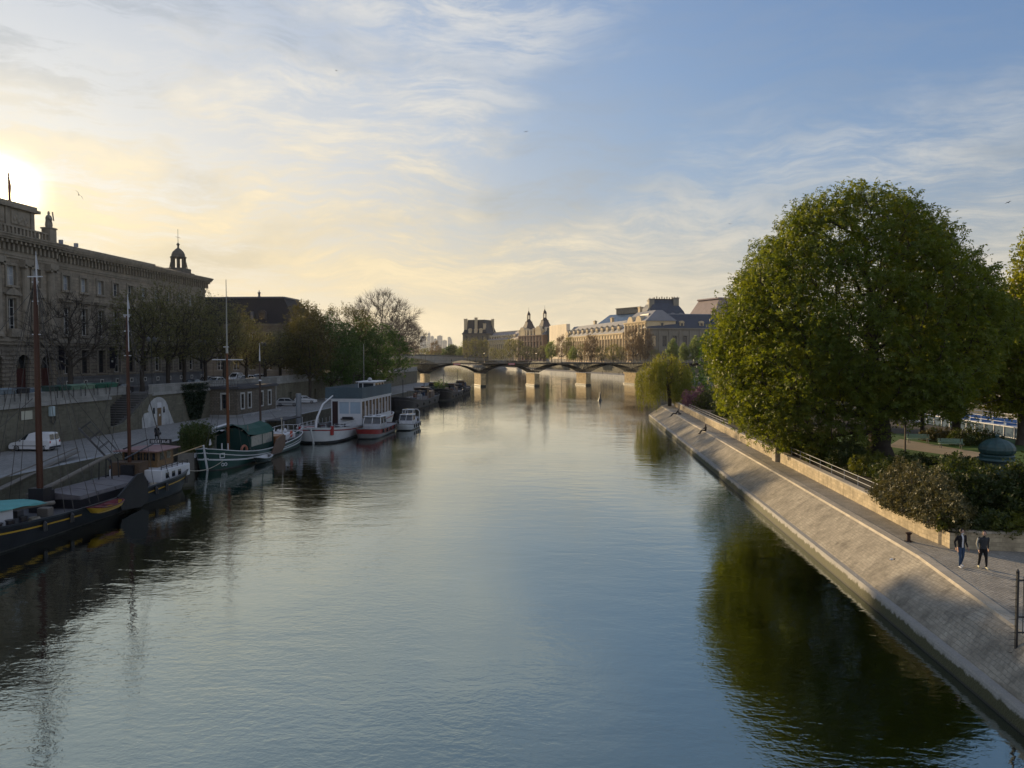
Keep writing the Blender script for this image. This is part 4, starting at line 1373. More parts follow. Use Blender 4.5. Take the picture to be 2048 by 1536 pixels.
# gateway pavilions with two lantern spires
RUST = M('gateway_stone', (.26, .175, .125), .85, .35, .25, 2.0)
w = Wing('gateway_pavilions', 'ornate russet gateway pavilions topped by two slim dark lantern spires', (5.5, 676), (26.5, 634), 7.6, 30.0, 20, RUST)
w.walls([(2.6, 8.5, 14), (2.2, 18, 24.5)], 5.2, pil=.6)
w.hip(36.5, 8, ZINCP, hip=2)
for u in (9.0, w.L - 8.5):
    mb = MB()
    pbox(mb, w.P, u - 5, u + 5, -11, .6, 30, 34.5); tri_prism(mb, w.P, u - 4.5, u + 4.5, 34.5, 37.5, -10, .8, arc=True)
    w.put(mb, 'upper_storey', GOLD)
    mb = MB()
    secs = [[w.P(u + sx * k, -6 + sy * k, z) for sx, sy in ((-1, 1), (1, 1), (1, -1), (-1, -1))] for z, k in ((34.5, 4.6), (37, 4.2), (40, 2.9), (42, 2.3), (42.6, 2.5))]
    mb.loft(secs, cap=True); w.put(mb, 'pavilion_roof', M('russet_roof', (.09, .075, .07), .7, .3, .3, 2))
    mb = MB(); c = w.P(u, -6, 0)
    mb.lathe((c[0], c[1], 42.6), [(2.6, 0), (2.2, .8), (1.5, 2.0), (1.7, 2.2)], 8)
    for k in range(6):
        a = k * math.pi / 3
        mb.tube([(c[0] + 1.3 * math.cos(a), c[1] + 1.3 * math.sin(a), 44.7), (c[0] + 1.3 * math.cos(a), c[1] + 1.3 * math.sin(a), 48.4)], .28, 5)
    mb.lathe((c[0], c[1], 48.3), [(1.8, 0), (1.7, .5), (1.5, 1.2), (.9, 2.4), (.45, 3.0), (.5, 3.4), (.12, 3.8), (.07, 7.0)], 8)
    w.put(mb, 'lantern_spire', M('spire_lead', (.055, .045, .045), .6))
for k, u in enumerate((3.5, 17.5, 23.5, 29.5, 43.0)):
    mb = MB(); pbox(mb, w.P, u - 1.0, u + 1.0, -1.4, .7, 30, 33.5 + (k % 2)); tri_prism(mb, w.P, u - 1.3, u + 1.3, 33.5 + (k % 2), 35.2 + (k % 2), -2, .8); w.put(mb, 'gable', GOLDT)

# western gallery
w = Wing('west_gallery', 'distant sunlit gallery with a long dotted roofline running to the end pavilion', (-23.5, 748), (5.5, 677), 7.6, 27.5, 16, GOLD)
w.walls([(2.0, 9, 13), (2.3, 16.5, 23)], 5.2, pil=.6)
w.hip(35.0, 6, M('rose_zinc', (.30, .255, .24), .6), hip=0)
w.dormers([4 + 7.0 * k for k in range(10)], 3.6, 2.6, 27.9, .4, GOLDT)
mb = MB()
for k in range(36): pbox(mb, w.P, 1 + 2.1 * k, 1.8 + 2.1 * k, -6.2, -5.8, 35, 35.7)
w.put(mb, 'ridge_cresting', GOLDT)

# end pavilion with a steep roof
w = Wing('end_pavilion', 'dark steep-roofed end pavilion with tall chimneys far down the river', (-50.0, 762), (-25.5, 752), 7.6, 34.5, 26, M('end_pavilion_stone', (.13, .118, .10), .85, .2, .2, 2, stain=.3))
w.walls([(2.6, 9, 14.5), (2.6, 18, 24), (2.2, 27.5, 32)], 5.6, pil=.7)
mb = MB()
secs = [[w.P(w.L / 2 + sx * (w.L / 2 + 1) * k, -13 + sy * 14 * k, z) for sx, sy in ((-1, 1), (1, 1), (1, -1), (-1, -1))] for z, k in ((34.5, 1.0), (36, .9), (44.0, .72), (48.2, .64), (48.6, .66))]
mb.loft(secs, cap=True); w.put(mb, 'roof', M('end_slate', (.032, .035, .043), .65))
for u, d, z1 in ((2.5, -2, 49.0), (w.L / 2 + 1.5, -.5, 50.0), (w.L - 2, -20, 49.2), (3, -22, 49.0), (w.L - 3.0, -2, 44)): w.chimney(u, d, 34.5, z1, 3.4 if u < 5 else 2.6)
mb = MB()
for u in (w.L / 2 - 5, w.L / 2 + 1.5, w.L / 2 + 7):
    pbox(mb, w.P, u - 1.6, u + 1.6, -4, .5, 34.5, 38.0); tri_prism(mb, w.P, u - 2, u + 2, 38, 40, -4, .6, arc=True)
w.put(mb, 'dormer_trim', GOLDT)

# pink mansard end seen beside the big tree, and the houses behind the tree
w = Wing('rose_pavilion', 'tall pinkish sunlit mansard pavilion just beside the crown of the big tree', (127, 470), (168, 488), 7.6, 38.0, 26, GOLD)
w.walls([(2.4, 24, 30)], 6)
mb = MB()
secs = [[w.P(w.L / 2 + sx * (w.L / 2 + .6) * k, -13 + sy * 13.5 * k, z) for sx, sy in ((-1, 1), (1, 1), (1, -1), (-1, -1))] for z, k in ((38, 1.0), (47.6, .76), (48.2, .80), (49, .78))]
mb.loft(secs, cap=True); w.put(mb, 'roof', M('rose_slate', (.26, .20, .19), .6, .2, .3, 2))
hz = [((205, 300), (232, 250), 30, 'cream town house row with grey mansard on the far quay behind the big tree'), ((236, 240), (262, 200), 31, 'buff town house row with two chimney stacks on the far quay'), ((150, 222), (196, 205), 31.0, 'sunlit stone house with balconies at the right edge behind the yellow-green tree'), ((181, 345), (204, 304), 29, 'pale narrow town house row on the far quay behind the crown')]
for a, b, ze, lab in hz:
    w = Wing('town_house', lab, a, b, 7.6, ze, 14, M('house_stone', (.40, .34, .25), .85, .2, .3, 3, stain=.3), group=None)
    w.walls([(1.4, 8.2, 11.2), (1.3, 13, 15.8), (1.3, 17.2, 20), (1.3, 21.4, 24), (1.3, 25.4, ze - 2.5)], 3.4)
    w.hip(ze + 5, 3.2, ZINCP, hip=.5)
    for u in (3, w.L * .5, w.L - 3): w.chimney(u, -5, ze + 2, ze + 7.5, 2.4, RUST)

# towers of the business district, kilometres away
tw = [(841, 853, 673, 'broad pale blue slab tower at the left of the distant skyline'), (855, 862, 664, 'tallest slim distant tower with a stepped spire'), (862, 868, 673, 'narrow distant tower right of the spire'), (869, 874, 678, 'low distant tower between two taller ones'),
      (875, 885, 672, 'wide distant office tower with a flat top'), (886, 894, 681, 'short distant block near the right end of the skyline'), (896, 905, 674, 'distant tower with a slanting curved top at the right of the skyline'), (848, 858, 684, 'low wide distant block below the spire tower')]
for k, (p0, p1, py, lab) in enumerate(tw):
    f = 6300 + 120 * (k % 3)
    x0, x1 = (p0 - 1024) / F * f, (p1 - 1024) / F * f
    h = 12 + (712 - py) / F * f
    bx, by = cw((x0 + x1) / 2, f)
    t = thing('distant_tower', (bx, by, 7), lab, 'tower', YAW)
    wd = (x1 - x0) / 2
    mb = MB(); mb2 = MB()
    if 'slanting' in lab:
        mb.loft([[(-wd, y, 0), (wd, y, 0), (wd, y, h * .62), (wd * .7, y, h * .82), (wd * .1, y, h * .95), (-wd * .5, y, h - 7), (-wd, y, h - 9)] for y in (-20, 20)], cap=True)
    elif 'spire' in lab and 'stepped' in lab:
        mb.box(-wd, wd, -18, 18, 0, h * .78); mb.box(-wd * .6, wd * .7, -12, 12, h * .78, h * .92); mb.lathe((0, 0, h * .92), [(5, 0), (1.5, h * .08)], 6)
    else:
        mb.box(-wd, wd, -20, 20, 0, h - 7); mb.box(-wd * .5, wd * .4, -10, 10, h - 7, h - 2)
    mb.build('shaft', M('hazed_tower_glass', (.22, .26, .30), .3, .2, .01, .2, spec=.6), t)  # pale base colour carries part of the distance haze
    for j in range(6):
        z = h * .12 * (j + 1)
        mb2.box(-wd - .3, wd + .3, -20.4, -20.05, z, z + 4)
    if 'slanting' not in lab: mb2.build('floor_band', M('tower_band', (.35, .37, .39), .4), t)
# ------------------------------------------------------------------ vegetation
def rotmats(rng, n, tilt=1.0):
    """random rotations; tilt<1 keeps leaf normals near vertical"""
    yaw = rng.uniform(0, 2 * np.pi, n); t = rng.normal(0, .9 * tilt, n); r = rng.normal(0, .9 * tilt, n)
    cy, sy, ct, st, cr, sr = np.cos(yaw), np.sin(yaw), np.cos(t), np.sin(t), np.cos(r), np.sin(r)
    Rz = np.zeros((n, 3, 3)); Rz[:, 0, 0] = cy; Rz[:, 0, 1] = -sy; Rz[:, 1, 0] = sy; Rz[:, 1, 1] = cy; Rz[:, 2, 2] = 1
    Rx = np.zeros((n, 3, 3)); Rx[:, 0, 0] = 1; Rx[:, 1, 1] = ct; Rx[:, 1, 2] = -st; Rx[:, 2, 1] = st; Rx[:, 2, 2] = ct
    Ry = np.zeros((n, 3, 3)); Ry[:, 1, 1] = 1; Ry[:, 0, 0] = cr; Ry[:, 0, 2] = sr; Ry[:, 2, 0] = -sr; Ry[:, 2, 2] = cr
    return Rz @ Rx @ Ry


LEAF_QUAD = np.array([[0, -.5, 0], [.28, 0, .06], [0, .5, -.04], [-.28, 0, .06]])


def palmate():
    out = []
    for a, l in zip(np.radians([-120, -62, 0, 62, 120]), (.75, .95, 1.05, .95, .75)):
        d = np.array([np.cos(a), np.sin(a), 0]); n = np.array([-np.sin(a), np.cos(a), 0]); z = np.array([0, 0, 1])
        out += [d * .04, d * .36 * l + n * .13 * l - z * .02, d * .62 * l - z * .22 * l, d * .36 * l - n * .13 * l - z * .02]
    return np.array(out)


def spray():
    out = []
    for k in range(5):
        a = k * 2.4; d = np.array([np.cos(a) * .5, np.sin(a) * .5, .35 * math.sin(k * 1.7)]); n = np.array([-np.sin(a), np.cos(a), 0]) * .16
        out += [d * .1, d * .6 + n, d * 1.1, d * .6 - n]
    return np.array(out)


TEMPL = {'quad': LEAF_QUAD, 'palm': palmate(), 'spray': spray()}


def leaf_mesh(name, pts, size, mat, parent, rng, kind='quad', tilt=.8):
    T = TEMPL[kind]; n = len(pts); k = len(T)
    s = size * rng.uniform(.65, 1.3, n)
    V = np.einsum('nij,kj->nki', rotmats(rng, n, tilt), T) * s[:, None, None] + pts[:, None, :]
    F = np.arange(n * k).reshape(-1, 4)
    return big_mesh(name, V.reshape(-1, 3), F, mat, parent)


def frusta(name, P, Q, rp, rq, mat, parent, sides=4):
    n = len(P)
    d = Q - P; L = np.linalg.norm(d, axis=1, keepdims=True) + 1e-9; d = d / L
    a = np.where(np.abs(d[:, 2:3]) < .9, np.array([[0, 0, 1.]]), np.array([[1., 0, 0]]))
    x = np.cross(d, a); x /= np.linalg.norm(x, axis=1, keepdims=True) + 1e-9
    y = np.cross(d, x)
    an = 2 * np.pi * np.arange(sides) / sides
    ring = x[:, None, :] * np.cos(an)[None, :, None] + y[:, None, :] * np.sin(an)[None, :, None]
    A = P[:, None, :] + ring * rp[:, None, None]
    B = (Q + d * (rq[:, None] * .4))[:, None, :] + ring * rq[:, None, None]
    V = np.concatenate([A, B], 1).reshape(-1, 3)
    i = np.arange(sides); j = (i + 1) % sides
    f = np.stack([i, j, j + sides, i + sides], 1)
    F = (f[None] + (np.arange(n) * 2 * sides)[:, None, None]).reshape(-1, 4)
    o = big_mesh(name, V, F, mat, parent)
    o.data.polygons.foreach_set('use_smooth', [True] * len(o.data.polygons))
    return o


def grow(rng, trunk, attr, step=1.0, wpath=.45, up=.15):
    """join every attractor to the nearest branch point: returns nodes, parent index, tip list"""
    N = [np.array(p, float) for p in trunk]; par = [-1] + list(range(len(trunk) - 1))
    pl = [0.0]
    for i in range(1, len(N)): pl.append(pl[-1] + np.linalg.norm(N[i] - N[i - 1]))
    cap = len(N) + len(attr) * 14
    A = np.zeros((cap, 3)); A[:len(N)] = N; Lp = np.zeros(cap); Lp[:len(N)] = pl; cnt = len(N)
    start = max(1, len(trunk) // 2)
    c0 = A[start]
    order = np.argsort(np.linalg.norm(attr - c0, axis=1))
    tips = []
    for k in order:
        t = attr[k]
        dv = t - A[start:cnt]
        dist = np.linalg.norm(dv, axis=1)
        cost = dist + wpath * Lp[start:cnt] + np.maximum(0, -dv[:, 2]) * .25
        b = int(np.argmin(cost)) + start
        d = dist[b - start]
        m = max(1, int(d / step)); prev = b; p0 = A[b].copy()
        for q in range(1, m + 1):
            f = q / m
            p = p0 + (t - p0) * f
            p[2] += up * d * math.sin(math.pi * f) * .5
            if q < m: p = p + rng.normal(0, .09 * step, 3)
            if cnt >= cap: break
            A[cnt] = p; par.append(prev); Lp[cnt] = Lp[prev] + d / m; prev = cnt; cnt += 1
        tips.append(prev)
    return A[:cnt], np.array(par), tips


def radii(A, par, tips, rt, expo=.45, rmax=None):
    n = len(A); w = np.zeros(n)
    for t in tips: w[t] += 1
    for i in range(n - 1, 0, -1): w[par[i]] += w[i]
    r = rt * np.maximum(w, 1) ** expo
    if rmax: r *= rmax / r[0] if r[0] > 0 else 1
    return np.maximum(r, rt)


def sample_crown(rng, n, prof, squash=(1, 1), shell=.55, lump=.16):
    """points in a solid of revolution given by (z, radius) pairs, thicker near the skin, with a lumpy outline"""
    zs = np.array([p[0] for p in prof], float); rs = np.array([p[1] for p in prof], float)
    out = []
    ph = rng.uniform(0, 6.28, 8)
    while len(out) < n:
        z = rng.uniform(zs[0], zs[-1], 400); rr = np.interp(z, zs, rs)
        keep = rng.uniform(0, rs.max() ** 1.3, 400) < rr ** 1.3
        a = rng.uniform(0, 2 * np.pi, 400)
        u = rng.uniform(0, 1, 400) ** (1 - shell * .8) if shell > 0 else rng.uniform(0, 1, 400) ** .5
        lum = 1 + lump * (np.sin(3 * a + ph[0] + z * .35) * .5 + np.sin(5 * a + ph[1] - z * .6) * .35 + np.sin(8 * a + ph[2] + z * 1.1) * .3)
        r = rr * np.sqrt(u) * lum
        pts = np.stack([r * np.cos(a) * squash[0], r * np.sin(a) * squash[1], z], 1)[keep]
        out.extend(pts.tolist())
    return np.array(out[:n])


def tree(name, loc, label, cat, seed, prof, trunk_h, r0, n_attr, leaves, bark, lmat, group=None, squash=(1, 1), lean=(0, 0), rt=.018, shell=.5, step=1.0, twigs=0, twig_len=.9, crown_name='crown', sides=5, tilt=.8, trunk_off=(0, 0), lump=.16, trim=None):
    """leaves = (per tip, spread, size, kind)"""
    rng = np.random.default_rng(seed)
    t = thing(name, loc, label, cat, group=group)
    attr = sample_crown(rng, n_attr, prof, squash, shell, lump)
    if trim: attr = trim(attr)
    attr = attr + np.array([*lean, 0])
    top = prof[-1][0]
    tr = [(trunk_off[0] * (1 - k / 6) + rng.normal(0, .05 * r0), trunk_off[1] * (1 - k / 6) + rng.normal(0, .05 * r0), trunk_h * k / 6 - .15) for k in range(7)]
    tr += [(lean[0] * .5 + rng.normal(0, .2), lean[1] * .5 + rng.normal(0, .2), trunk_h + (top - trunk_h) * k / 6) for k in range(1, 5)]
    A, par, tips = grow(rng, tr, attr, step)
    r = radii(A, par, tips, rt)
    r *= np.interp(r, [rt, r.max()], [1, r0 / r.max()])
    r[0] *= 1.45; r[1] *= 1.12
    idx = np.arange(1, len(A))
    frusta('trunk', A[par[idx]], A[idx], np.minimum(r[par[idx]], r[idx] * 1.35), r[idx], bark, t, sides)
    tp = A[np.array(tips)]
    if twigs:
        base = np.repeat(tp, twigs, 0)
        dirn = base - np.array([lean[0], lean[1], prof[0][0] + (top - prof[0][0]) * .25]); dirn /= np.linalg.norm(dirn, axis=1, keepdims=True) + 1e-6
        d = dirn * .8 + rng.normal(0, .55, base.shape) + np.array([0, 0, .25])
        d *= (twig_len * rng.uniform(.5, 1.2, len(base)) / (np.linalg.norm(d, axis=1) + 1e-6))[:, None]
        frusta('twigs', base, base + d, np.full(len(base), rt * .8), np.full(len(base), rt * .35), bark, t, 3)
        tp = np.concatenate([tp, (base + d)])
    if leaves:
        k, sp, size, kind = leaves
        pts = np.repeat(tp, k, 0) + np.clip(rng.normal(0, sp, (len(tp) * k, 3)), -1.35 * sp, 1.35 * sp)
        leaf_mesh(crown_name, pts, size, lmat, t, rng, kind, tilt)
    return t


L_CHEST = leafmat('chestnut_leaf', (.055, .094, .013), (.138, .178, .027), .46, (1.9, 1.55, .45))
L_DARK = leafmat('dark_green_leaf', (.028, .068, .014), (.060, .115, .022), .35)
L_OLIVE = leafmat('olive_bud', (.095, .100, .040), (.145, .145, .058), .3)
L_RUST = leafmat('rusty_bud', (.052, .058, .018), (.090, .080, .024), .35)
L_FAR = leafmat('far_spring_leaf', (.15, .15, .055), (.24, .225, .08), .4, (1.2, 1.15, .7))
L_FARG = leafmat('far_green_leaf', (.16, .21, .07), (.26, .30, .10), .4, (1.2, 1.2, .7))
L_FARB = leafmat('far_brown_twig', (.17, .125, .075), (.22, .16, .095), .3, (1.1, 1.0, .8))
L_WILLOW = leafmat('willow_leaf', (.095, .125, .02), (.175, .185, .03), .45, (1.7, 1.45, .5))
L_YELLOW = leafmat('yellow_green_leaf', (.115, .155, .018), (.19, .215, .03), .55, (1.8, 1.5, .35))
L_LILAC = leafmat('purple_blossom', (.10, .045, .075), (.17, .085, .125), .3, (1.1, 1, 1.1))
L_DRY = leafmat('dry_ivy_leaf', (.052, .055, .020), (.135, .125, .055), .3, (1.2, 1.1, .8))
L_SHRUB = leafmat('shrub_leaf', (.024, .040, .010), (.055, .075, .016), .35)
L_BRIGHT = leafmat('bright_shrub_leaf', (.06, .085, .012), (.12, .13, .02), .4)
L_IVY = leafmat('ivy_leaf', (.010, .022, .010), (.022, .036, .014), .15, rough=.4)

# the great chestnut on the island

def low_side(p):
    k = (p[:, 0] > 0) & (p[:, 2] < 12)
    p[k, 0] *= .62 + .38 * np.clip(p[k, 2] / 12, 0, 1)
    k = (p[:, 0] > -1.0) & (p[:, 2] < 4.4)
    p[k, 2] += 3.4
    return p


bx, by = at(1758, 912, 3.0)
ccx, ccy = bx - 2.0, by + 1.0
tree('chestnut_tree', (bx, by, 3.0), 'huge domed chestnut tree in full leaf standing over the garden wall', 'tree', 7,
     [(.3, 4.5), (1.6, 9.0), (4.0, 12.6), (8.0, 13.9), (12.4, 13.8), (15.2, 12.3), (18.0, 10.1), (20.8, 7.2), (22.8, 4.5), (23.8, 2.4), (24.3, .5)],
     3.2, .95, 2600, (24, .62, .47, 'palm'), BARK, L_CHEST, lean=(-2.3, .6), rt=.022, shell=.80, step=.9, sides=6, lump=.055, squash=(.88, .90), trim=low_side)

# trees and bushes behind it
x, y = at(1912, 880, 3.0)
tree('garden_tree', (x, y, 3.0), 'straight dark trunk with light green crown behind the garden benches', 'tree', 21, [(5, 2), (7, 4.5), (10, 5.5), (13, 4.5), (15, 2), (16, .5)], 5.5, .45, 380, (10, .7, .6, 'spray'), BARK, L_YELLOW, rt=.018)
x, y = at(2046, 890, 3.0)
tree('cypress_tree', (x, y, 3.0), 'tall feathery yellow-green tree cut by the right edge of the picture', 'tree', 22, [(3.5, 3), (5, 6.0), (9, 6.0), (12, 4.0), (15, 2.0), (18, 1.0), (20.5, .5), (21.5, .1)], 5, .5, 900, (10, .6, .6, 'spray'), BARKL, L_YELLOW, rt=.015, shell=.3, lump=.3)
x, y = at(1845, 865, 3.0)
tree('garden_tree', (x, y, 3.0), 'slim leafy tree close behind the great chestnut trunk', 'tree', 23, [(4, 1.5), (6, 3.5), (10, 4.5), (14, 3.5), (17, .5)], 5, .22, 200, (10, .6, .55, 'spray'), BARK, L_CHEST, rt=.015)
x, y = at(1810, 905, 3.0)
tree('young_tree', (x, y, 3.0), 'thin young sapling on the lawn beside the chestnut trunk', 'tree', 24, [(2.8, .6), (3.6, 1.5), (4.8, 1.5), (6, .3)], 2.8, .08, 60, (7, .3, .42, 'spray'), BARKL, L_CHEST, rt=.01)
for k, (xx, yy, sd) in enumerate(((30, 100, 31), (24, 112, 32), (36, 118, 33))):
    tree('garden_tree', (xx, yy, 3.0), ['broad green tree deep in the garden behind the chestnut', 'green tree between the chestnut and the willow', 'farthest green garden tree hidden mostly by the chestnut'][k], 'tree', sd, [(3, 2), (6, 5), (9, 5.8), (12, 4.5), (14, 1.0)], 3.5, .35, 260, (10, .7, .6, 'spray'), BARK, L_DARK, rt=.018)


def willow():
    rng = np.random.default_rng(5)
    x, y = at(1339, 812, 2.2)
    t = thing('willow_tree', (x, y, 2.2), 'weeping willow trailing yellow-green strands over the river at the island tip', 'tree')
    tr = [(0, 0, -.2), (.05, .1, 1), (0, 0, 2), (-.2, 0, 3.2), (-.3, .1, 4.2), (-.4, .1, 5.2), (-.5, 0, 6.5), (-.5, 0, 7.6)]
    attr = sample_crown(rng, 150, [(5.0, 4.2), (7, 4.4), (8.6, 3.4), (9.6, 1.2)], (1, 1), .6) + np.array([-.8, 0, 0])
    A, par, tips = grow(rng, tr, attr, .7)
    r = radii(A, par, tips, .02); r *= np.interp(r, [.02, r.max()], [1, .42 / r.max()])
    idx = np.arange(1, len(A))
    frusta('trunk', A[par[idx]], A[idx], np.minimum(r[par[idx]], r[idx] * 1.35), r[idx], BARK, t, 6)
    ncl = 95
    ca = rng.uniform(0, 2 * np.pi, ncl); cr = 5.0 * np.sqrt(rng.uniform(.03, 1, ncl))
    nst = ncl * 13
    ci = np.repeat(np.arange(ncl), 13)
    cx_ = cr[ci] * np.cos(ca[ci]) + rng.normal(0, .26, nst); cy_ = cr[ci] * np.sin(ca[ci]) + rng.normal(0, .26, nst)
    a = np.arctan2(cy_, cx_); rad = np.hypot(cx_, cy_)
    ctop = 9.9 - .15 * cr ** 2 + rng.normal(0, .45, ncl); cbot = np.where(cr * np.cos(ca) < -1.6, rng.uniform(-1.7, 1.2, ncl), rng.uniform(.4, 3.6, ncl))
    top = np.stack([cx_ * 1.05 - .9, cy_, ctop[ci] + rng.normal(0, .22, nst)], 1)
    bot = cbot[ci] + rng.uniform(0, 2.2, nst) ** 1.3
    P = []
    for i in range(nst):
        L = top[i, 2] - bot[i]
        m = max(3, int(L / .34))
        f = np.arange(m) / m
        out = np.array([math.cos(a[i]), math.sin(a[i])])
        bow = .5 * np.sin(np.pi * np.minimum(1, f * 1.4)) * rng.uniform(.3, 1.2)
        p = np.zeros((m, 3)); p[:, :2] = top[i, :2] + out * bow[:, None] + rng.normal(0, .06, (m, 2)); p[:, 2] = top[i, 2] - f * L
        P.append(p)
    P = np.concatenate(P)
    # thin upright leaves hung in rows along each strand
    n = len(P); yaw = rng.uniform(0, 6.28, n); s = rng.uniform(.28, .5, n)
    dx = np.stack([np.cos(yaw), np.sin(yaw), np.zeros(n)], 1) * (.045 * rng.uniform(.7, 1.5, n))[:, None]
    dz = np.zeros((n, 3)); dz[:, 2] = s; dz[:, :2] = rng.normal(0, .08, (n, 2))
    V = np.stack([P, P - dz * .5 + dx, P - dz, P - dz * .5 - dx], 1).reshape(-1, 3)
    big_mesh('crown', V, np.arange(len(V)).reshape(-1, 4), L_WILLOW, t)


willow()


def shrub(name, loc, label, seed, size, n, leaf, lmat, cat='shrub', kind='spray', group=None, stems=9, lump=.3, bark=None, ragged=.13):
    rng = np.random.default_rng(seed)
    t = thing(name, loc, label, cat, group=group)
    sx, sy, sz = size
    p = sample_crown(rng, n, [(.0, .85), (.25, 1.0), (.5, 1.0), (.75, .86), (.93, .6), (1.0, .25)], (1, 1), .6, lump)
    ph = rng.uniform(0, 6.28, 6)
    bump = 1 + ragged * (np.sin(p[:, 0] * 4.3 * max(1, sx / 2) + ph[0]) + np.sin(p[:, 1] * 5.1 * max(1, sy / 2) + ph[1]) + .7 * np.sin(p[:, 0] * 9 * max(1, sx / 2) + p[:, 1] * 7 + ph[2]))
    p[:, 2] *= bump
    p = p * np.array([sx, sy, sz]) + rng.normal(0, leaf * .35, p.shape)
    leaf_mesh('foliage', p, leaf, lmat, t, rng, kind, 1.0)
    q = p[rng.integers(0, n, stems)]
    b = q * np.array([.15, .15, 0]); b[:, 2] = -.1
    frusta('stems', b, q * .95, np.full(stems, .035), np.full(stems, .012), bark or BARK, t, 4)
    return t


def gshrub(px, py, z, *a, **k):
    x, y = at(px, py, z)
    return shrub(a[0], (x, y, z), *a[1:], **k)


gshrub(1700, 938, 3.0, 'garden_shrub', 'rounded green shrub behind the guard rail, left of the chestnut trunk', 41, (1.6, 1.6, 2.0), 900, .32, L_SHRUB)
gshrub(1655, 925, 3.0, 'garden_shrub', 'olive bush under the low branches beside the wall pier', 42, (1.8, 1.8, 1.8), 900, .32, L_BRIGHT)
gshrub(1745, 950, 3.0, 'garden_shrub', 'bright green bush in front of the chestnut trunk', 43, (1.5, 1.4, 1.5), 800, .3, L_BRIGHT)
gshrub(1610, 908, 3.0, 'garden_shrub', 'dark bush behind the wall pier', 57, (2.0, 2.2, 1.8), 900, .34, L_SHRUB)
gshrub(1845, 1030, 3.0, 'ivy_mound', 'broad mound of dry olive-brown ivy behind the guard rail', 44, (1.6, 4.6, 2.3), 5200, .24, L_DRY, stems=60, lump=.3, ragged=.16, bark=BARKL)
gshrub(1800, 965, 3.0, 'garden_shrub', 'dark evergreen bush at the far end of the dry ivy mound', 45, (2.0, 2.2, 1.7), 1300, .3, L_SHRUB)
gshrub(1925, 1030, 3.0, 'dark_shrub', 'tall shadowy evergreen shrub left of the domed kiosk', 46, (1.8, 2.4, 3.0), 1900, .32, L_SHRUB)
gshrub(2000, 1045, 3.0, 'dark_shrub', 'tall shadowy evergreen shrub in front of the domed kiosk', 47, (1.8, 2.2, 2.7), 1900, .32, L_SHRUB)
gshrub(2060, 1050, 3.0, 'dark_shrub', 'dark evergreen shrub at the right edge above the curved wall', 48, (1.8, 2.2, 3.2), 1900, .32, L_SHRUB)
gshrub(1905, 1058, 3.0, 'garden_shrub', 'yellow-green bush with bare twigs at the end of the guard rail', 49, (.9, .9, 1.1), 500, .24, L_BRIGHT, stems=22, bark=BARKL)
gshrub(1960, 1062, 3.0, 'garden_shrub', 'low green bush behind the curved wall above the two men', 50, (1.5, .8, .9), 600, .24, L_SHRUB)
gshrub(2015, 1066, 3.0, 'garden_shrub', 'low light-tipped bush on the curved wall, near the right edge', 51, (1.4, .8, 1.0), 600, .24, L_BRIGHT)
gshrub(1870, 935, 3.0, 'box_hedge', 'low clipped dark hedge along the lawn behind the ivy mound', 52, (4.6, 1.0, .9), 1500, .28, L_SHRUB, cat='hedge', lump=.05)
gshrub(1800, 1000, 3.0, 'garden_shrub', 'glossy dark bush against the guard rail before the ivy mound', 58, (1.0, 2.6, 1.5), 1100, .26, L_SHRUB)
gshrub(1393, 815, 3.0, 'lilac_bush', 'purple flowering bush at the tip of the garden', 53, (2.3, 2.6, 3.2), 1500, .34, L_LILAC)
gshrub(1367, 806, 3.0, 'feathery_bush', 'pale feathery bush between willow and purple bush', 54, (2.4, 2.5, 3.6), 1400, .36, L_WILLOW)
gshrub(1420, 818, 3.0, 'garden_shrub', 'dark round bush right of the purple bush', 55, (2.2, 2.8, 3.0), 1300, .36, L_SHRUB)
gshrub(1380, 795, 2.6, 'garden_shrub', 'dark green bush behind the willow crown', 56, (4.5, 3.0, 5.8), 1500, .5, L_DARK)
gshrub(1450, 832, 3.0, 'garden_shrub', 'green bush along the guard rail past the chestnut', 59, (1.5, 4.0, 2.0), 1300, .36, L_SHRUB)
gshrub(1880, 882, 3.0, 'garden_shrub', 'brownish bush between the two green benches', 60, (2.2, 1.2, 1.3), 700, .32, L_DRY)
gshrub(1945, 890, 3.0, 'garden_shrub', 'mixed bush right of the benches beside the dark trunk', 61, (2.6, 1.4, 1.6), 900, .32, L_SHRUB)

# garden floor
mb = MB(); mb.poly([(24, 58, 3.012), (47, 66, 3.012), (46.8, 90, 3.012), (24, 90, 3.012)])
tag(mb.build('lawn', GRASS), kind='structure')
for nm, pts, z in (('garden_path', [(at(1775, 893, 3.02)), at(1800, 878, 3.02), at(1960, 905, 3.02), at(1960, 922, 3.02), at(1880, 908, 3.02)], 3.02), ('garden_path', [at(1770, 908, 3.02), at(1800, 911, 3.02), at(1935, 926, 3.02), at(1935, 932, 3.02), at(1800, 916, 3.02), at(1770, 913, 3.02)], 3.024)):
    mb = MB(); mb.poly([(x, y, z) for x, y in pts]); o = mb.build(nm, GRAVEL)
    if o.data.polygons[0].normal.z < 0: o.data.flip_normals()
    tag(o, kind='structure')


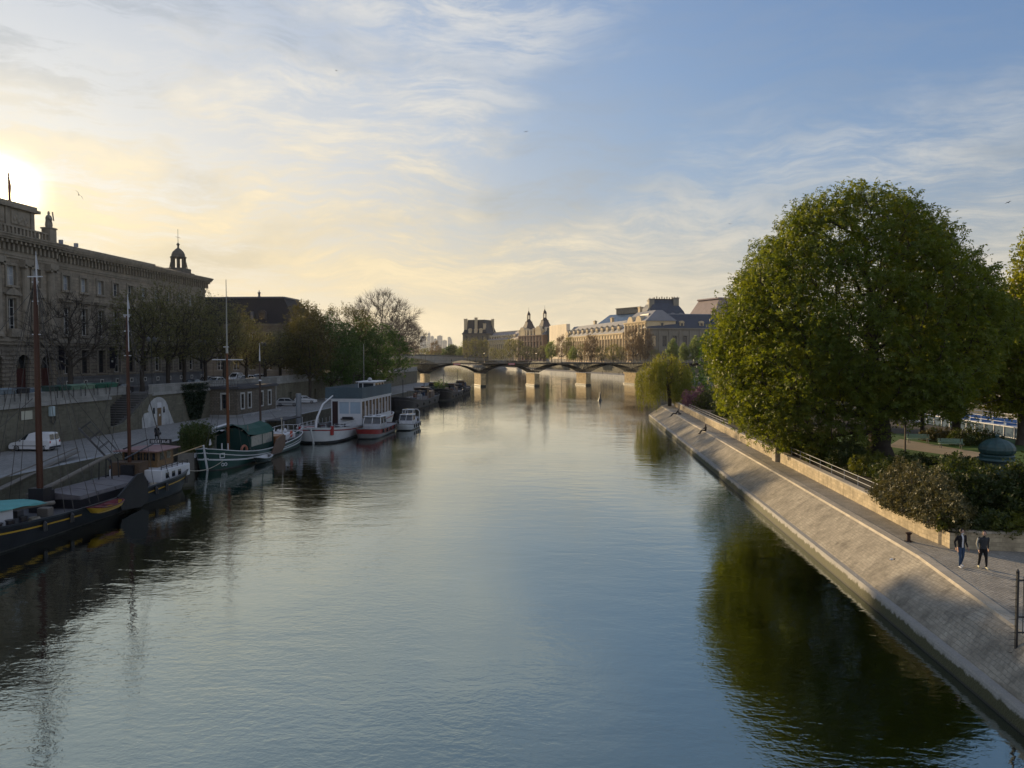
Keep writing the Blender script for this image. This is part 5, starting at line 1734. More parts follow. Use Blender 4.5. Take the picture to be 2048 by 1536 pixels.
# --- left bank trees
def bank_tree(px, X, zb, ytop, name, label, seed, kind, wid, group=None):
    """trunk on the line X at that column; ytop fixes its height, wid its half width in metres"""
    y = on_x(px, 700, X)[0]
    H = on_x(px, ytop, X)[1] - zb
    loc = (X, y, zb)
    if kind == 'bare':
        big = wid > 8
        return tree(name, loc, label, 'tree', seed, [(H * .38, wid * .5), (H * .55, wid), (H * .75, wid * .95), (H * .92, wid * .6), (H, wid * .1)], H * .3, .3, 520 if big else 230, None, BARKL if big else BARK, None, group, twigs=9 if big else 7, twig_len=2.2 if big else 1.3, rt=.03 if big else .02, step=.8, shell=.3)
    if kind == 'olive':
        return tree(name, loc, label, 'tree', seed, [(H * .32, wid * .55), (H * .5, wid), (H * .72, wid), (H * .9, wid * .65), (H, wid * .15)], H * .28, .3, 330, (3, .40, .24, 'spray'), BARK, L_OLIVE, group, twigs=3, twig_len=1.0, rt=.018, step=.9)
    if kind == 'rust':
        return tree(name, loc, label, 'tree', seed, [(H * .3, wid * .55), (H * .5, wid), (H * .72, wid), (H * .9, wid * .65), (H, wid * .15)], H * .28, .3, 330, (5, .45, .34, 'spray'), BARK, L_RUST, group, twigs=3, twig_len=1.0, rt=.02, step=.9)
    if kind == 'green':
        return tree(name, loc, label, 'tree', seed, [(H * .16, wid * .6), (H * .35, wid), (H * .6, wid * 1.02), (H * .85, wid * .65), (H, wid * .1)], H * .22, .4, 420, (14, .62, .55, 'spray'), BARK, L_DARK, group, rt=.02, step=.9, shell=.65)


G_ST = 'street trees along the left quay'
bank_tree(140, -60, 7.0, 590, 'bare_plane_tree', 'nearly bare knotted plane tree in front of the palace doors', 101, 'bare', 5.0, G_ST)
bank_tree(283, -60.5, 7.0, 585, 'budding_tree', 'budding olive tree before the palace, second from the bare plane', 102, 'olive', 4.6, G_ST)
bank_tree(335, -60, 7.0, 573, 'budding_tree', 'tallest budding olive tree before the palace wall', 103, 'olive', 5.6, G_ST)
bank_tree(368, -60.5, 7.0, 580, 'budding_tree', 'budding olive tree hiding the last palace windows', 104, 'olive', 5.4, G_ST)
bank_tree(410, -60, 7.0, 596, 'leaning_tree', 'budding tree with a leaning forked trunk at the corner of the palace', 105, 'olive', 5.6, G_ST)
bank_tree(448, -61, 7.0, 602, 'budding_tree', 'budding tree behind the tall orange mast', 106, 'olive', 4.6, G_ST)
bank_tree(492, -60.5, 7.0, 642, 'budding_tree', 'slim budding tree above the small quay house', 107, 'olive', 4.0, G_ST)
bank_tree(530, -61, 7.0, 672, 'budding_tree', 'thin budding tree before the slate-roofed pavilion', 108, 'olive', 4.6, G_ST)
bank_tree(560, -60.5, 7.0, 668, 'budding_tree', 'budding tree left of the dark green quay trees', 109, 'olive', 3.6, G_ST)
bank_tree(612, -57.5, 7.0, 608, 'budding_tree', 'olive budding tree with a gold edge beside the slate pavilion', 110, 'rust', 4.0, G_ST)
bank_tree(619, -53.5, 2.6, 632, 'olive_tree', 'dark olive tree growing from the lower quay behind the parked cars', 111, 'rust', 4.6, G_ST)
bank_tree(662, -53.5, 2.6, 630, 'green_tree', 'dark full tree on the lower quay above the white cabin boat', 112, 'green', 7.0, G_ST)
bank_tree(690, -57, 7.0, 612, 'budding_tree', 'bronze-olive budding tree behind the dark green quay trees', 113, 'rust', 7.5, G_ST)
bank_tree(716, -53, 2.6, 640, 'green_tree', 'green quay tree behind the wheelhouse of the cabin boat', 114, 'green', 7.5, G_ST)
bank_tree(746, -52.5, 2.6, 636, 'green_tree', 'bright green tree at the far end of the leafy quay row', 115, 'green', 9.5, G_ST)
bank_tree(765, -56, 7.0, 586, 'bare_tree', 'tall bare fine-twigged tree rising above the green quay trees', 116, 'bare', 10.0, G_ST)
bank_tree(800, -58, 7.0, 640, 'bare_tree', 'low bare grey tree at the far end of the left bank', 117, 'bare', 9.0, G_ST)

# ivy on the quay wall
rng = np.random.default_rng(77)
t = thing('wall_ivy', (WX + .05, 106, 2.6), 'curtain of dark ivy on the quay wall left of the small quay house', 'ivy')
p = np.stack([rng.uniform(0, .5, 4200) ** 1.5, rng.normal(0, 2.4, 4200), rng.uniform(.2, 5.3, 4200)], 1)
p = p[np.abs(p[:, 1]) < 1.3 + p[:, 2] * .55]
leaf_mesh('leaves', p, .3, L_IVY, t, rng, 'spray', 1.0)

# --- trees along the far quay (camera-frame placement)
PROTO = {}


def far_tree(px, f, ytop, halfpx, kind, label, group=None, zb=7.6):
    x = (px - 1024) / F * f
    X, Y = cw(x, f)
    H = EYE + (712 - ytop) / F * f - zb; wd = halfpx / F * f
    if kind not in PROTO:
        pr = [(2.2, 1.5), (4, 3.6), (7, 4.2), (9.5, 3.4), (11.5, 1.6), (12.2, .2)]
        lv, lm, bk = {'olive': ((5, .5, .55, 'spray'), L_FAR, BARKL), 'green': ((10, .6, .75, 'spray'), L_FARG, BARKL), 'brown': ((3, .5, .5, 'spray'), L_FARB, BARKL), 'dark': ((16, .7, .8, 'spray'), L_DARK, BARK), 'poplar': ((10, .5, .7, 'spray'), L_FARG, BARKL)}[kind]
        if kind == 'poplar': pr = [(1.5, 1.2), (3, 2.6), (6, 3.2), (9, 2.6), (11, 1.4), (12.2, .2)]
        if kind == 'dark': pr = [(.6, 2.5), (2.5, 4.2), (6, 4.6), (9.5, 3.2), (11.6, 1.2), (12.2, .2)]
        PROTO[kind] = tree('quay_tree', (X, Y, zb), label, 'tree', hash(kind) % 7 + 200 + len(kind), pr, 3.2, .28, 170, lv, bk, lm, group, rt=.03, twigs=3 if kind == 'brown' else 0, twig_len=1.2, step=1.2)
        o = PROTO[kind]
        o['base'] = 1
        del o['base']
    else:
        o = dup(PROTO[kind], (X, Y, zb), px * .7, label)
    if group: o['group'] = group
    elif 'group' in o: del o['group']
    o.scale = (wd / 4.2, wd / 4.2, H / 12.2)
    return o


GF = 'spring trees along the far museum quay'
for px, f, yt, hw, kind, lab in [
    (934, 690, 676, 12, 'olive', 'feathery olive tree before the left corner of the end pavilion'),
    (951, 680, 673, 12, 'olive', 'feathery olive tree in front of the dark end pavilion'),
    (968, 675, 675, 12, 'olive', 'feathery olive tree right of the dark end pavilion'),
    (988, 640, 692, 10, 'olive', 'low olive tree before the distant gallery'),
    (1002, 620, 696, 10, 'olive', 'lowest olive tree before the distant gallery, right of two others'),
    (1020, 600, 672, 14, 'olive', 'tall olive tree left of the twin spires'),
    (1036, 590, 676, 13, 'olive', 'olive tree just below the left spire'),
    (1054, 580, 689, 12, 'olive', 'olive tree below the gateway pavilions'),
    (1070, 570, 692, 11, 'olive', 'small olive tree under the right spire'),
    (1088, 560, 688, 12, 'olive', 'olive tree at the left edge of the cream hoarding'),
    (1103, 540, 683, 13, 'green', 'thin pale green tree in front of the cream hoarding'),
    (1123, 520, 671, 11, 'brown', 'slim brown tree with a dark trunk before the hoarding edge'),
    (1138, 510, 668, 12, 'olive', 'dark olive tree at the right edge of the hoarding'),
    (1146, 490, 694, 10, 'green', 'small rounded green tree right of the hoarding'),
    (1163, 485, 684, 12, 'olive', 'olive tree before the first bays of the long gallery'),
    (1182, 475, 669, 15, 'brown', 'brown spreading tree before the long gallery'),
    (1203, 465, 688, 13, 'olive', 'low olive tree in the middle of the long gallery'),
    (1226, 450, 684, 16, 'olive', 'round olive tree before the right bays of the long gallery'),
    (1243, 440, 690, 11, 'olive', 'small olive tree left of the brown pair'),
    (1266, 425, 655, 17, 'brown', 'tall brown bushy tree under the corner pavilion, left of a pair'),
    (1290, 420, 657, 17, 'brown', 'tall brown bushy tree under the corner pavilion, right of a pair'),
    (1310, 410, 696, 11, 'olive', 'low olive tree before the shaded museum front'),
    (1345, 395, 678, 16, 'poplar', 'pale green feathery tree above the willow, leftmost of the group'),
    (1368, 385, 686, 14, 'poplar', 'short pale green feathery tree right above the willow'),
    (1390, 380, 672, 17, 'poplar', 'tall pale green feathery tree between willow and chestnut'),
    (1412, 375, 664, 16, 'poplar', 'tallest pale green feathery tree touching the chestnut crown'),
    (1432, 372, 676, 14, 'brown', 'brown tree half behind the left side of the chestnut crown'),
    (1470, 330, 655, 24, 'green', 'green quay tree behind the left half of the chestnut'),
    (1560, 280, 640, 30, 'green', 'green quay tree behind the middle of the chestnut'),
    (1990, 200, 690, 55, 'green', 'green quay tree across the water behind the yellow-green tree'),
    (1900, 210, 700, 50, 'olive', 'olive quay tree across the water behind the garden trunk'),
    (905, 860, 690, 18, 'dark', 'round dark green tree between the skyline towers and the end pavilion'),
    (884, 880, 697, 12, 'green', 'light green tree left of the round dark green one'),
    (921, 800, 693, 9, 'green', 'yellow-green tree right of the round dark green one'),
    (871, 840, 682, 11, 'brown', 'bare brown tree below the slim distant spire'),
    (851, 870, 694, 16, 'olive', 'low golden tree left of the bare brown one'),
    (838, 900, 696, 14, 'olive', 'low golden tree beside the far end of the left bank'),
    (812, 820, 680, 26, 'brown', 'grey-brown tree mass behind the far end of the stone bridge'),
    (790, 700, 676, 30, 'brown', 'grey-brown tree behind the last quay trees on the left'),
]:
    far_tree(px, f, yt, hw, kind, lab, GF)
# the wooded horizon far beyond, one mass
rng = np.random.default_rng(9)
n = 9000
f = rng.uniform(1100, 1900, n); u = rng.uniform(-.42, .14, n)
z = 7 + rng.uniform(0, 1, n) ** .7 * (11 + 4 * np.sin(u * 60) + 3 * np.sin(u * 171 + 1))
x = u * f
P3 = np.stack([x * math.cos(YAW) - f * math.sin(YAW), x * math.sin(YAW) + f * math.cos(YAW), z], 1)
o = leaf_mesh('distant_woods', P3, 5.0, L_FAR, None, rng, 'spray', 1.0)
tag(o, 'hazy wooded band closing the river below the distant towers', 'woods', kind='stuff')
# ------------------------------------------------------------------ boats (local frame: y runs away from the camera, x towards mid-river)
def hull_half(t, W, near, far, full=2.4):
    """half width along the length, t=0 near end, 1 far end; near/far = (taper length fraction, end width fraction)"""
    b = W / 2
    for tl, ew, s in ((near[0], near[1], t), (far[0], far[1], 1 - t)):
        if s < tl: b *= ew + (1 - ew) * (1 - (1 - s / tl) ** full) ** (1 / full)
    return b


class Hull:
    def __init__(s, L, W, h0, hn, hf, near=(.25, .1), far=(.2, .3), rake=(.8, .6), flare=.10, n=26):
        s.L, s.W, s.n = L, W, n
        s.h = lambda t: h0 + hn * max(0, (.5 - t) / .5) ** 2 + hf * max(0, (t - .5) / .5) ** 2
        s.b = lambda t: hull_half(t, W, near, far)
        s.rake, s.flare = rake, flare
        s.ts = [.5 - .5 * math.cos(math.pi * k / n) for k in range(n + 1)]

    def pt(s, t, side, z, out=0.0):
        h = s.h(t); k = z / h
        f = 1 - s.flare * max(0, 1 - k) - (.25 * max(0, -z) if z < 0 else 0)
        y = t * s.L + (s.rake[0] * (1 - k) * max(0, 1 - t * 6) - s.rake[1] * (1 - k) * max(0, 1 - (1 - t) * 6))
        return (side * (s.b(t) * f + out), y, z)

    def strip(s, mb, zt, zb, out=0.0, t0=0.0, t1=1.0, m=3, ends=True):
        """a band of plating between two heights (functions of t or numbers); closes round both ends"""
        ft = zt if callable(zt) else (lambda t: zt)
        fb = zb if callable(zb) else (lambda t: zb)
        ts = [t for t in s.ts if t0 <= t <= t1]
        for side in (-1, 1):
            mb.loft([[s.pt(t, side, fb(t) + (ft(t) - fb(t)) * (m - j) / m, out) for j in range(m + 1)] for t in ts][::1 if side < 0 else -1], closed=False)
        if ends:
            for t in (0.0, 1.0):
                if t0 <= t <= t1:
                    mb.loft([[s.pt(t, -1, fb(t) + (ft(t) - fb(t)) * (m - j) / m, out) for j in range(m + 1)], [s.pt(t, 1, fb(t) + (ft(t) - fb(t)) * (m - j) / m, out) for j in range(m + 1)]][::-1 if t == 0 else 1], closed=False)

    def rail(s, mb, z, w=.12, h=.1, out=.02, t0=0.0, t1=1.0, sides=(-1, 1)):
        f = z if callable(z) else (lambda t: z)
        for side in sides:
            ts = [t for t in s.ts if t0 <= t <= t1]
            mb.loft([[s.pt(t, side, f(t), out), s.pt(t, side, f(t) - h, out), tuple(np.add(s.pt(t, side, f(t) - h, out - w), 0)), s.pt(t, side, f(t), out - w)] for t in ts], closed=True, cap=True)
        if t0 <= 0: mb.bar(s.pt(0, -1, f(0), out), s.pt(0, 1, f(0), out), w, h)
        if t1 >= 1: mb.bar(s.pt(1, -1, f(1), out), s.pt(1, 1, f(1), out), w, h)

    def deck(s, mb, drop=.35):
        for t0, t1 in zip(s.ts, s.ts[1:]):
            a, b = s.h(t0) - drop, s.h(t1) - drop
            mb.poly([s.pt(t0, -1, a, -.06), s.pt(t0, 1, a, -.06), s.pt(t1, 1, b, -.06), s.pt(t1, -1, b, -.06)])


def ropes(mb, pairs, r=.025, sag=0.0, n=2):
    for p, q in pairs:
        p, q = Vector(p), Vector(q)
        pts = [p + (q - p) * k / n - Vector((0, 0, sag * 4 * (k / n) * (1 - k / n))) for k in range(n + 1)]
        mb.tube(pts, r, 4)


DECKGREY = M('deck_grey', (.085, .085, .09), .7, .3, .8, 8, stain=.3)
HATCH = M('hatch_cover', (.13, .12, .127), .55, .25, .6, 6, stain=.3)
TARRED = M('tarred_hull', (.013, .013, .016), .5, .4, .8, 6, spec=.3)
WATERLINE = M('scuffed_boot', (.060, .060, .060), .7, .5, 1.2, 8)
CREAMROPE = M('pale_rope', (.35, .32, .26), .9)
RUSTROOF = M('rose_roof', (.25, .15, .145), .7, .2, .8, 8)
NAVY = M('slate_blue_sheet', (.055, .085, .105), .6, .15, .5, 6, brick=(1.2, 9.0, .015, .6))
MAROON = M('maroon_paint', (.12, .02, .03), .45)


def sailing_barge():
    ox, oy = -37.7, 36.0
    t = thing('sailing_barge', (ox, oy, 0), 'long black sailing barge with yellow stripe, two red-brown masts and wooden wheelhouse', 'barge')
    H = Hull(30.5, 6.7, 1.35, 1.0, .45, near=(.34, .12), far=(.20, .25), rake=(1.6, 1.0), flare=.10)
    mb = MB(); H.strip(mb, H.h, .12, m=4)
    mb.mat(1); H.strip(mb, .13, -.5, m=2)
    mb.build('hull', (TARRED, WATERLINE), t, smooth=40)
    mb = MB(); H.strip(mb, lambda u: H.h(u) - .42, lambda u: H.h(u) - .53, out=.035, m=1, t1=.47); H.strip(mb, lambda u: H.h(u) - .42, lambda u: H.h(u) - .53, out=.035, m=1, t0=.62); mb.build('stripe', YELLOW, t)
    mb = MB(); H.rail(mb, H.h, .16, .12, .03); mb.build('gunwale', BLACK, t)
    mb = MB(); H.deck(mb, .4); mb.build('deck', DECKGREY, t)
    # fore cabin under a teal tarpaulin
    mb = MB(); mb.bevbox(-1.9, 2.2, 3.6, 8.4, 1.0, 2.35, .08); mb.build('fore_cabin', WHITE, t)
    mb = MB()
    ys = np.linspace(3.3, 11.2, 8)
    mb.loft([[(x, y, 2.62 - .10 * x * x * .25 + .07 * math.sin(y * 1.7 + x * 1.3) - .09 * max(0, y - 8)) for x in np.linspace(-2.1, 2.4, 6)] for y in ys], closed=False)
    mb.loft([[(2.4, y, 2.62 - .144 + .07 * math.sin(y * 1.7 + 3.12) - .09 * max(0, y - 8)), (2.46, y, 2.42 - .09 * max(0, y - 8) + .04 * math.sin(y * 3))] for y in ys], closed=False)
    mb.build('tarpaulin', TEAL, t)
    for k, y in enumerate((6.4, 7.4, 8.5)):
        mb = MB(); mb.lathe((2.75, y, 1.0), [(.24, 0), (.24, .75), (.28, .78), (.28, .84)], 10); mb.build('bollard', BLACK, t)
    mb = MB(); mb.mesh(*torus((2.24, 5.0, 1.75), .38, .09, (1, 0, 0))); mb.build('lifebuoy', RED, t)
    # masts
    for (y, base, top, r, nm) in ((13.7, 1.5, 19.3, .22, 'main_mast'), (24.4, 1.6, 17.2, .15, 'mizzen_mast')):
        mb = MB()
        mb.tube([(0, y, base - .5), (0, y, base + 4), (0, y, top * .72), (0, y, top - 1.8)], [r, r, r * .82, r * .5], 10)
        m = mb.build(nm, MASTWOOD, t, smooth=40)
        mb = MB()
        mb.tube([(.1, y, top * .72), (.1, y, top - .8), (.1, y, top)], [.05, .04, .02], 6)
        mb.build('topmast', WHITE, m)
        mb = MB()
        for z, w in ((top * .70, .3), (top * .82, .26), (top * .89, .24), (top - 1.75, .55 if r > .2 else .3)):
            mb.bar((-w, y, z), (w, y, z), .08, .07)
        mb.build('crosstree', WHITE, m)
        mb = MB(); mb.mesh([(0.14, y, top - 1.2), (0.14, y - .04, top - .05), (.30, y, top - 1.25)], [(0, 1, 2), (2, 1, 0)]); mb.build('pennant', WHITE, m)
        mb = MB(); mb.box(-.55, .55, y - .45, y + .45, base - .5, base + 1.2); mb.build('mast_case', BLACK, m)
    mb = MB()
    ropes(mb, [((3.1 * s, 13.7 + dy, 1.4), (.15 * s, 13.7, 17.0)) for s in (-1, 1) for dy in (-1.8, -.9, .9, 1.9)])
    ropes(mb, [((2.8 * s, 24.4 + dy, 1.4), (.12 * s, 24.4, 15)) for s in (-1, 1) for dy in (-1.2, 1.3)])
    ropes(mb, [((0, 13.7, 16.8), (0, -1.2, 2.8)), ((0, 13.7, 17.2), (0, 24.4, 2.2)), ((.2, 13.7, 12), (1.0, 21.5, 4.0)), ((0, 24.4, 15), (0, 30.2, 2.2)), ((-.4, 13.7, 9), (-2.2, 4, 2.0))])
    mb.build('rigging', M('dark_rope', (.07, .065, .06), .9), t)
    # spars laid along the deck
    mb = MB(); mb.tube([(-.7, 14.3, 2.2), (-.4, 21.6, 3.75), (-.35, 22.6, 3.9)], [.17, .15, .13], 8); mb.build('boom', GREYWOOD, t)
    mb = MB(); mb.tube([(-1.6, 14.4, 2.0), (-1.5, 19.5, 2.75)], .10, 8); mb.build('boom', GREYWOOD, t)
    mb = MB(); mb.tube([(.9, -1.0, 2.95), (2.4, 11.8, 2.05)], [.10, .14], 8); mb.tube([(.4, -1.0, 2.6), (1.4, 6, 2.72)], .06, 6); mb.build('sprit', GREYWOOD, t)
    for y in (21.7, 22.6): 
        mb = MB(); mb.tube([(-1.0, y, 1.2), (-.9, y, 3.6)], .05, 5); mb.tube([(.2, y, 1.2), (.1, y, 3.6)], .05, 5); mb.build('boom_crutch', IRON, t)
    # hatch covers
    for k in range(4):
        y0 = 15.2 + k * 2.1
        mb = MB(); mb.loft([[(-2.0, y, 1.55), (-1.9, y, 1.85), (0, y, 2.05), (1.9, y, 1.85), (2.0, y, 1.55)] for y in (y0, y0 + 2.0)], closed=True, cap=True); mb.build('hatch', HATCH, t)
    mb = MB(); mb.box(-2.1, 2.1, 15.0, 23.6, .95, 1.6); mb.build('coaming', BLACK, t)
    # leeboard
    mb = MB()
    pr = [(13.6, 1.75), (17.6, 1.9), (19.8, 2.95), (20.6, 2.9), (21.1, 2.2), (21.3, .55), (19.8, .15), (17.6, .12)]
    prl = [(17.2, 1.45), (19.7, 2.75), (20.5, 2.75), (21.0, 2.1), (21.2, .5), (20.2, .1), (17.6, .35)]
    mb.loft([[(3.42, y, z) for y, z in prl], [(3.56, y, z) for y, z in prl]], cap=True); mb.build('leeboard', TARRED, t)
    mb = MB(); mb.mesh(*torus((-.9, 14.6, 2.0), .42, .07, (1, .2, 0))); mb.box(-1.2, .2, 14.3, 14.9, 1.4, 2.4); mb.build('windlass', BLACK, t)
    # low white stern cabin and wheelhouse
    mb = MB(); mb.bevbox(-2.2, 2.55, 24.9, 29.6, 1.15, 2.25, .06); ca = mb.build('stern_cabin', WHITE, t)
    for y in (25.5, 26.5, 27.5):
        mb = MB(); mb.bevbox(2.5, 2.58, y, y + .5, 1.45, 1.95, .02); mb.build('porthole', GLASS, ca)
    mb = MB()
    for z in (2.45, 2.6): mb.bar((2.45, 25, z), (2.45, 29.3, z), .05)
    for k in range(6): mb.bar((2.45, 25 + k * .86, 2.2), (2.45, 25 + k * .86, 2.6), .05)
    mb.build('grab_rail', BLACK, t)
    mb = MB(); mb.box(-1.9, 1.3, 26.4, 29.0, 2.2, 3.65)
    for k in range(6): mb.box(-1.86 + .53 * k, -1.86 + .53 * k + .06, 26.36, 26.4, 2.3, 3.6)
    wh = mb.build('wheelhouse', M('teak_boards', (.17, .105, .05), .5, .35, 2, 8), t)
    for k in range(5):
        mb = MB(); mb.box(-1.7 + .6 * k, -1.3 + .6 * k, 26.37, 26.385, 2.85, 3.5); mb.build('wheelhouse_window', GLASS, wh)
    for y in (26.8, 27.9):
        mb = MB(); mb.box(1.3, 1.32, y, y + .6, 2.85, 3.5); mb.build('wheelhouse_window', GLASS, wh)
    mb = MB(); mb.loft([[(-2.35, y, 3.68), (-2.35, y, 3.76), (-.3, y, 3.9), (1.75, y, 3.76), (1.75, y, 3.68)] for y in (25.7, 29.5)], cap=True); mb.build('wheelhouse_roof', RUSTROOF, t)
    mb = MB(); mb.bevbox(-1.6, 1.0, 24.2, 25.6, 1.5, 3.0, .05); mb.build('companion_hatch', M('worn_wood', (.085, .055, .035), .6, .3, 2, 9), t)
    mb = MB(); mb.box(-1.2, .9, 29.45, 29.5, 3.98, 4.4); nb = mb.build('name_board', BLACK, t)
    mb = MB(); x = -1.05
    for k, w in enumerate((.05, .14, .18, .12, .13, .12, .2, .16)):
        mb.box(x, x + .05, 29.43, 29.45, 4.05, 4.33)
        if w > .1: mb.box(x + w - .05, x + w, 29.43, 29.45, 4.05, 4.33 if k % 2 else 4.2); mb.box(x, x + w, 29.43, 29.45, 4.28 if k % 3 else 4.05, 4.33 if k % 3 else 4.10)
        x += w + .09
    mb.build('lettering', WHITE, nb)
    mb = MB(); mb.loft([[(-1.0, y, 1.65 + .15 * math.sin(y * 3)) , (0.4, y, 1.8 + .1 * math.sin(y * 2)), (1.6, y, 1.5)] for y in np.linspace(22.6, 24.0, 5)], closed=False); mb.build('deck_cover', M('green_tarp', (.02, .14, .085), .7), t)
    for y in (9.6, 12.2, 22.6, 24.2, 28.4):
        c = H.pt(y / H.L, 1, .95, .14); mb = MB(); mb.tube([(c[0], c[1], c[2] + .35), (c[0] + .02, c[1], c[2] + .2), (c[0] + .02, c[1], c[2] - .3)], [.03, .14, .13], 8); mb.build('fender', BLACK, t)
    for x, y, r in ((1.9, 10.6, .35), (-2.2, 12.4, .3), (2.2, 24.2, .28)):
        mb = MB()
        for k in range(3): mb.mesh(*torus((x, y, 1.12 + .07 * k), r - .03 * k, .05, (0, 0, 1), 12, 5))
        mb.build('rope_coil', CREAMROPE, t)
    for x, y, h, m in ((-2.0, 10.2, .7, GREYWOOD), (-.4, 11.8, .5, DECKGREY), (1.4, 12.3, .6, GREYWOOD), (-2.4, 23.6, .7, GREEN)):
        mb = MB(); mb.bevbox(x - .4, x + .4, y - .3, y + .3, .95, 1.0 + h, .04); mb.build('deck_box', m, t)
    for k in range(5):
        mb = MB(); y = 25.6 + .7 * k; mb.lathe((-2.45, y, 2.26), [(.10, 0), (.14, .22), (.15, .24)], 8); mb.build('plant_pot', M('terracotta', (.22, .09, .05), .8), t)
    mb = MB(); mb.tube([(.5, 22.9, 3.5), (.5, 27.2, 4.25)], .06, 6); mb.tube([(-.6, 24.5, 4.1), (-.2, 27.5, 4.6)], .07, 6); mb.build('gaff', BLACK, t)


def torus(c, R0, r, ax, n=16, m=6):
    ax = Vector(ax).normalized(); u = ax.orthogonal().normalized(); v = ax.cross(u); c = Vector(c)
    vs = []; fs = []
    for i in range(n):
        a = 2 * math.pi * i / n; d = u * math.cos(a) + v * math.sin(a)
        for j in range(m):
            b = 2 * math.pi * j / m; vs.append(c + d * (R0 + r * math.cos(b)) + ax * r * math.sin(b))
    for i in range(n):
        for j in range(m): fs.append((i * m + j, ((i + 1) % n) * m + j, ((i + 1) % n) * m + (j + 1) % m, i * m + (j + 1) % m))
    return vs, fs


sailing_barge()


def skiff(loc, L, W, label, out_m, in_m, rim_m, rz=0.0, name='rowing_boat', fb=.42):
    t = thing(name, loc, label, 'rowing boat', rz)
    H = Hull(L, W, fb, .22, .12, near=(.55, .08), far=(.4, .35), rake=(.5, .1), flare=.35, n=14)
    mb = MB(); H.strip(mb, H.h, .02, m=3); H.deck(mb, .4); mb.build('hull', out_m, t, smooth=40)
    mb = MB(); H.strip(mb, lambda u: H.h(u) - .03, .1, out=-.05, m=2); mb.build('lining', in_m, t)
    mb = MB(); H.rail(mb, lambda u: H.h(u) + .03, .07, .06, .03); mb.build('gunwale', rim_m, t)
    for y in (L * .38, L * .66):
        mb = MB(); mb.box(-W * .38, W * .38, y - .12, y + .12, .25, .29); mb.build('thwart', rim_m, t)
    return t


sk = skiff((-33.75, 49.2, .95), 3.6, 1.2, 'small yellow and maroon rowing boat hung against the side of the black barge', YELLOW, MAROON, MAROON, fb=.27)

# gangway lifted between barge and quay
gx, gy = -40.6, on_x(243, 938, -40.6)[0]
p0 = Vector((gx, gy, 1.5)); q_ = on_x(158, 857, -43.2); p1 = Vector((-43.2, q_[0], q_[1]))
t = thing('gangway', tuple(p0), 'narrow metal gangway with handrails tilted up from the black barge towards the quay', 'gangway')
d = (p1 - p0); side = d.cross(Vector((0, 0, 1))).normalized(); up_ = side.cross(d).normalized()
mb = MB()
for s in (-.4, .4): mb.bar(Vector((0, 0, 0)) + side * s, d + side * s, .10, .16)
for k in range(14): mb.bar(d * (k / 13) - side * .4, d * (k / 13) + side * .4, .06, .05)
mb.build('walkway', M('gangway_grey', (.06, .06, .065), .5), t)
mb = MB(); mb.bar(up_ * .06, d + up_ * .06, .42, .04); mb.build('tread', GREYWOOD, t)
for s in (-.42, .42):
    mb = MB()
    for h in (.55, 1.05): mb.tube([d * .12 + side * s + up_ * h, d * .98 + side * s + up_ * h], .025, 5)
    for k in range(5): mb.tube([d * (.12 + .215 * k) + side * s, d * (.12 + .215 * k) + side * s + up_ * 1.05], .03, 5)
    mb.build('handrail', IRON, t)
# flat gangplank with one handrail, nearer
a = Vector((-41.0, 45.8, 1.7)); b = Vector((*at(155, 903, 3.1), 3.1))
t = thing('gangplank', tuple(a), 'slim wooden gangplank rail running up from the black barge to the quay edge', 'gangplank')
mb = MB(); mb.bar((0, 0, 0), b - a, .5, .08); mb.build('plank', GREYWOOD, t)
mb = MB(); mb.tube([(0, 0, .9), b - a + Vector((0, 0, .35))], .05, 6); mb.tube([(0, 0, 0), (0, 0, .9)], .04, 5); mb.tube([b - a, b - a + Vector((0, 0, .35))], .04, 5); mb.build('handrail', GREYWOOD, t)


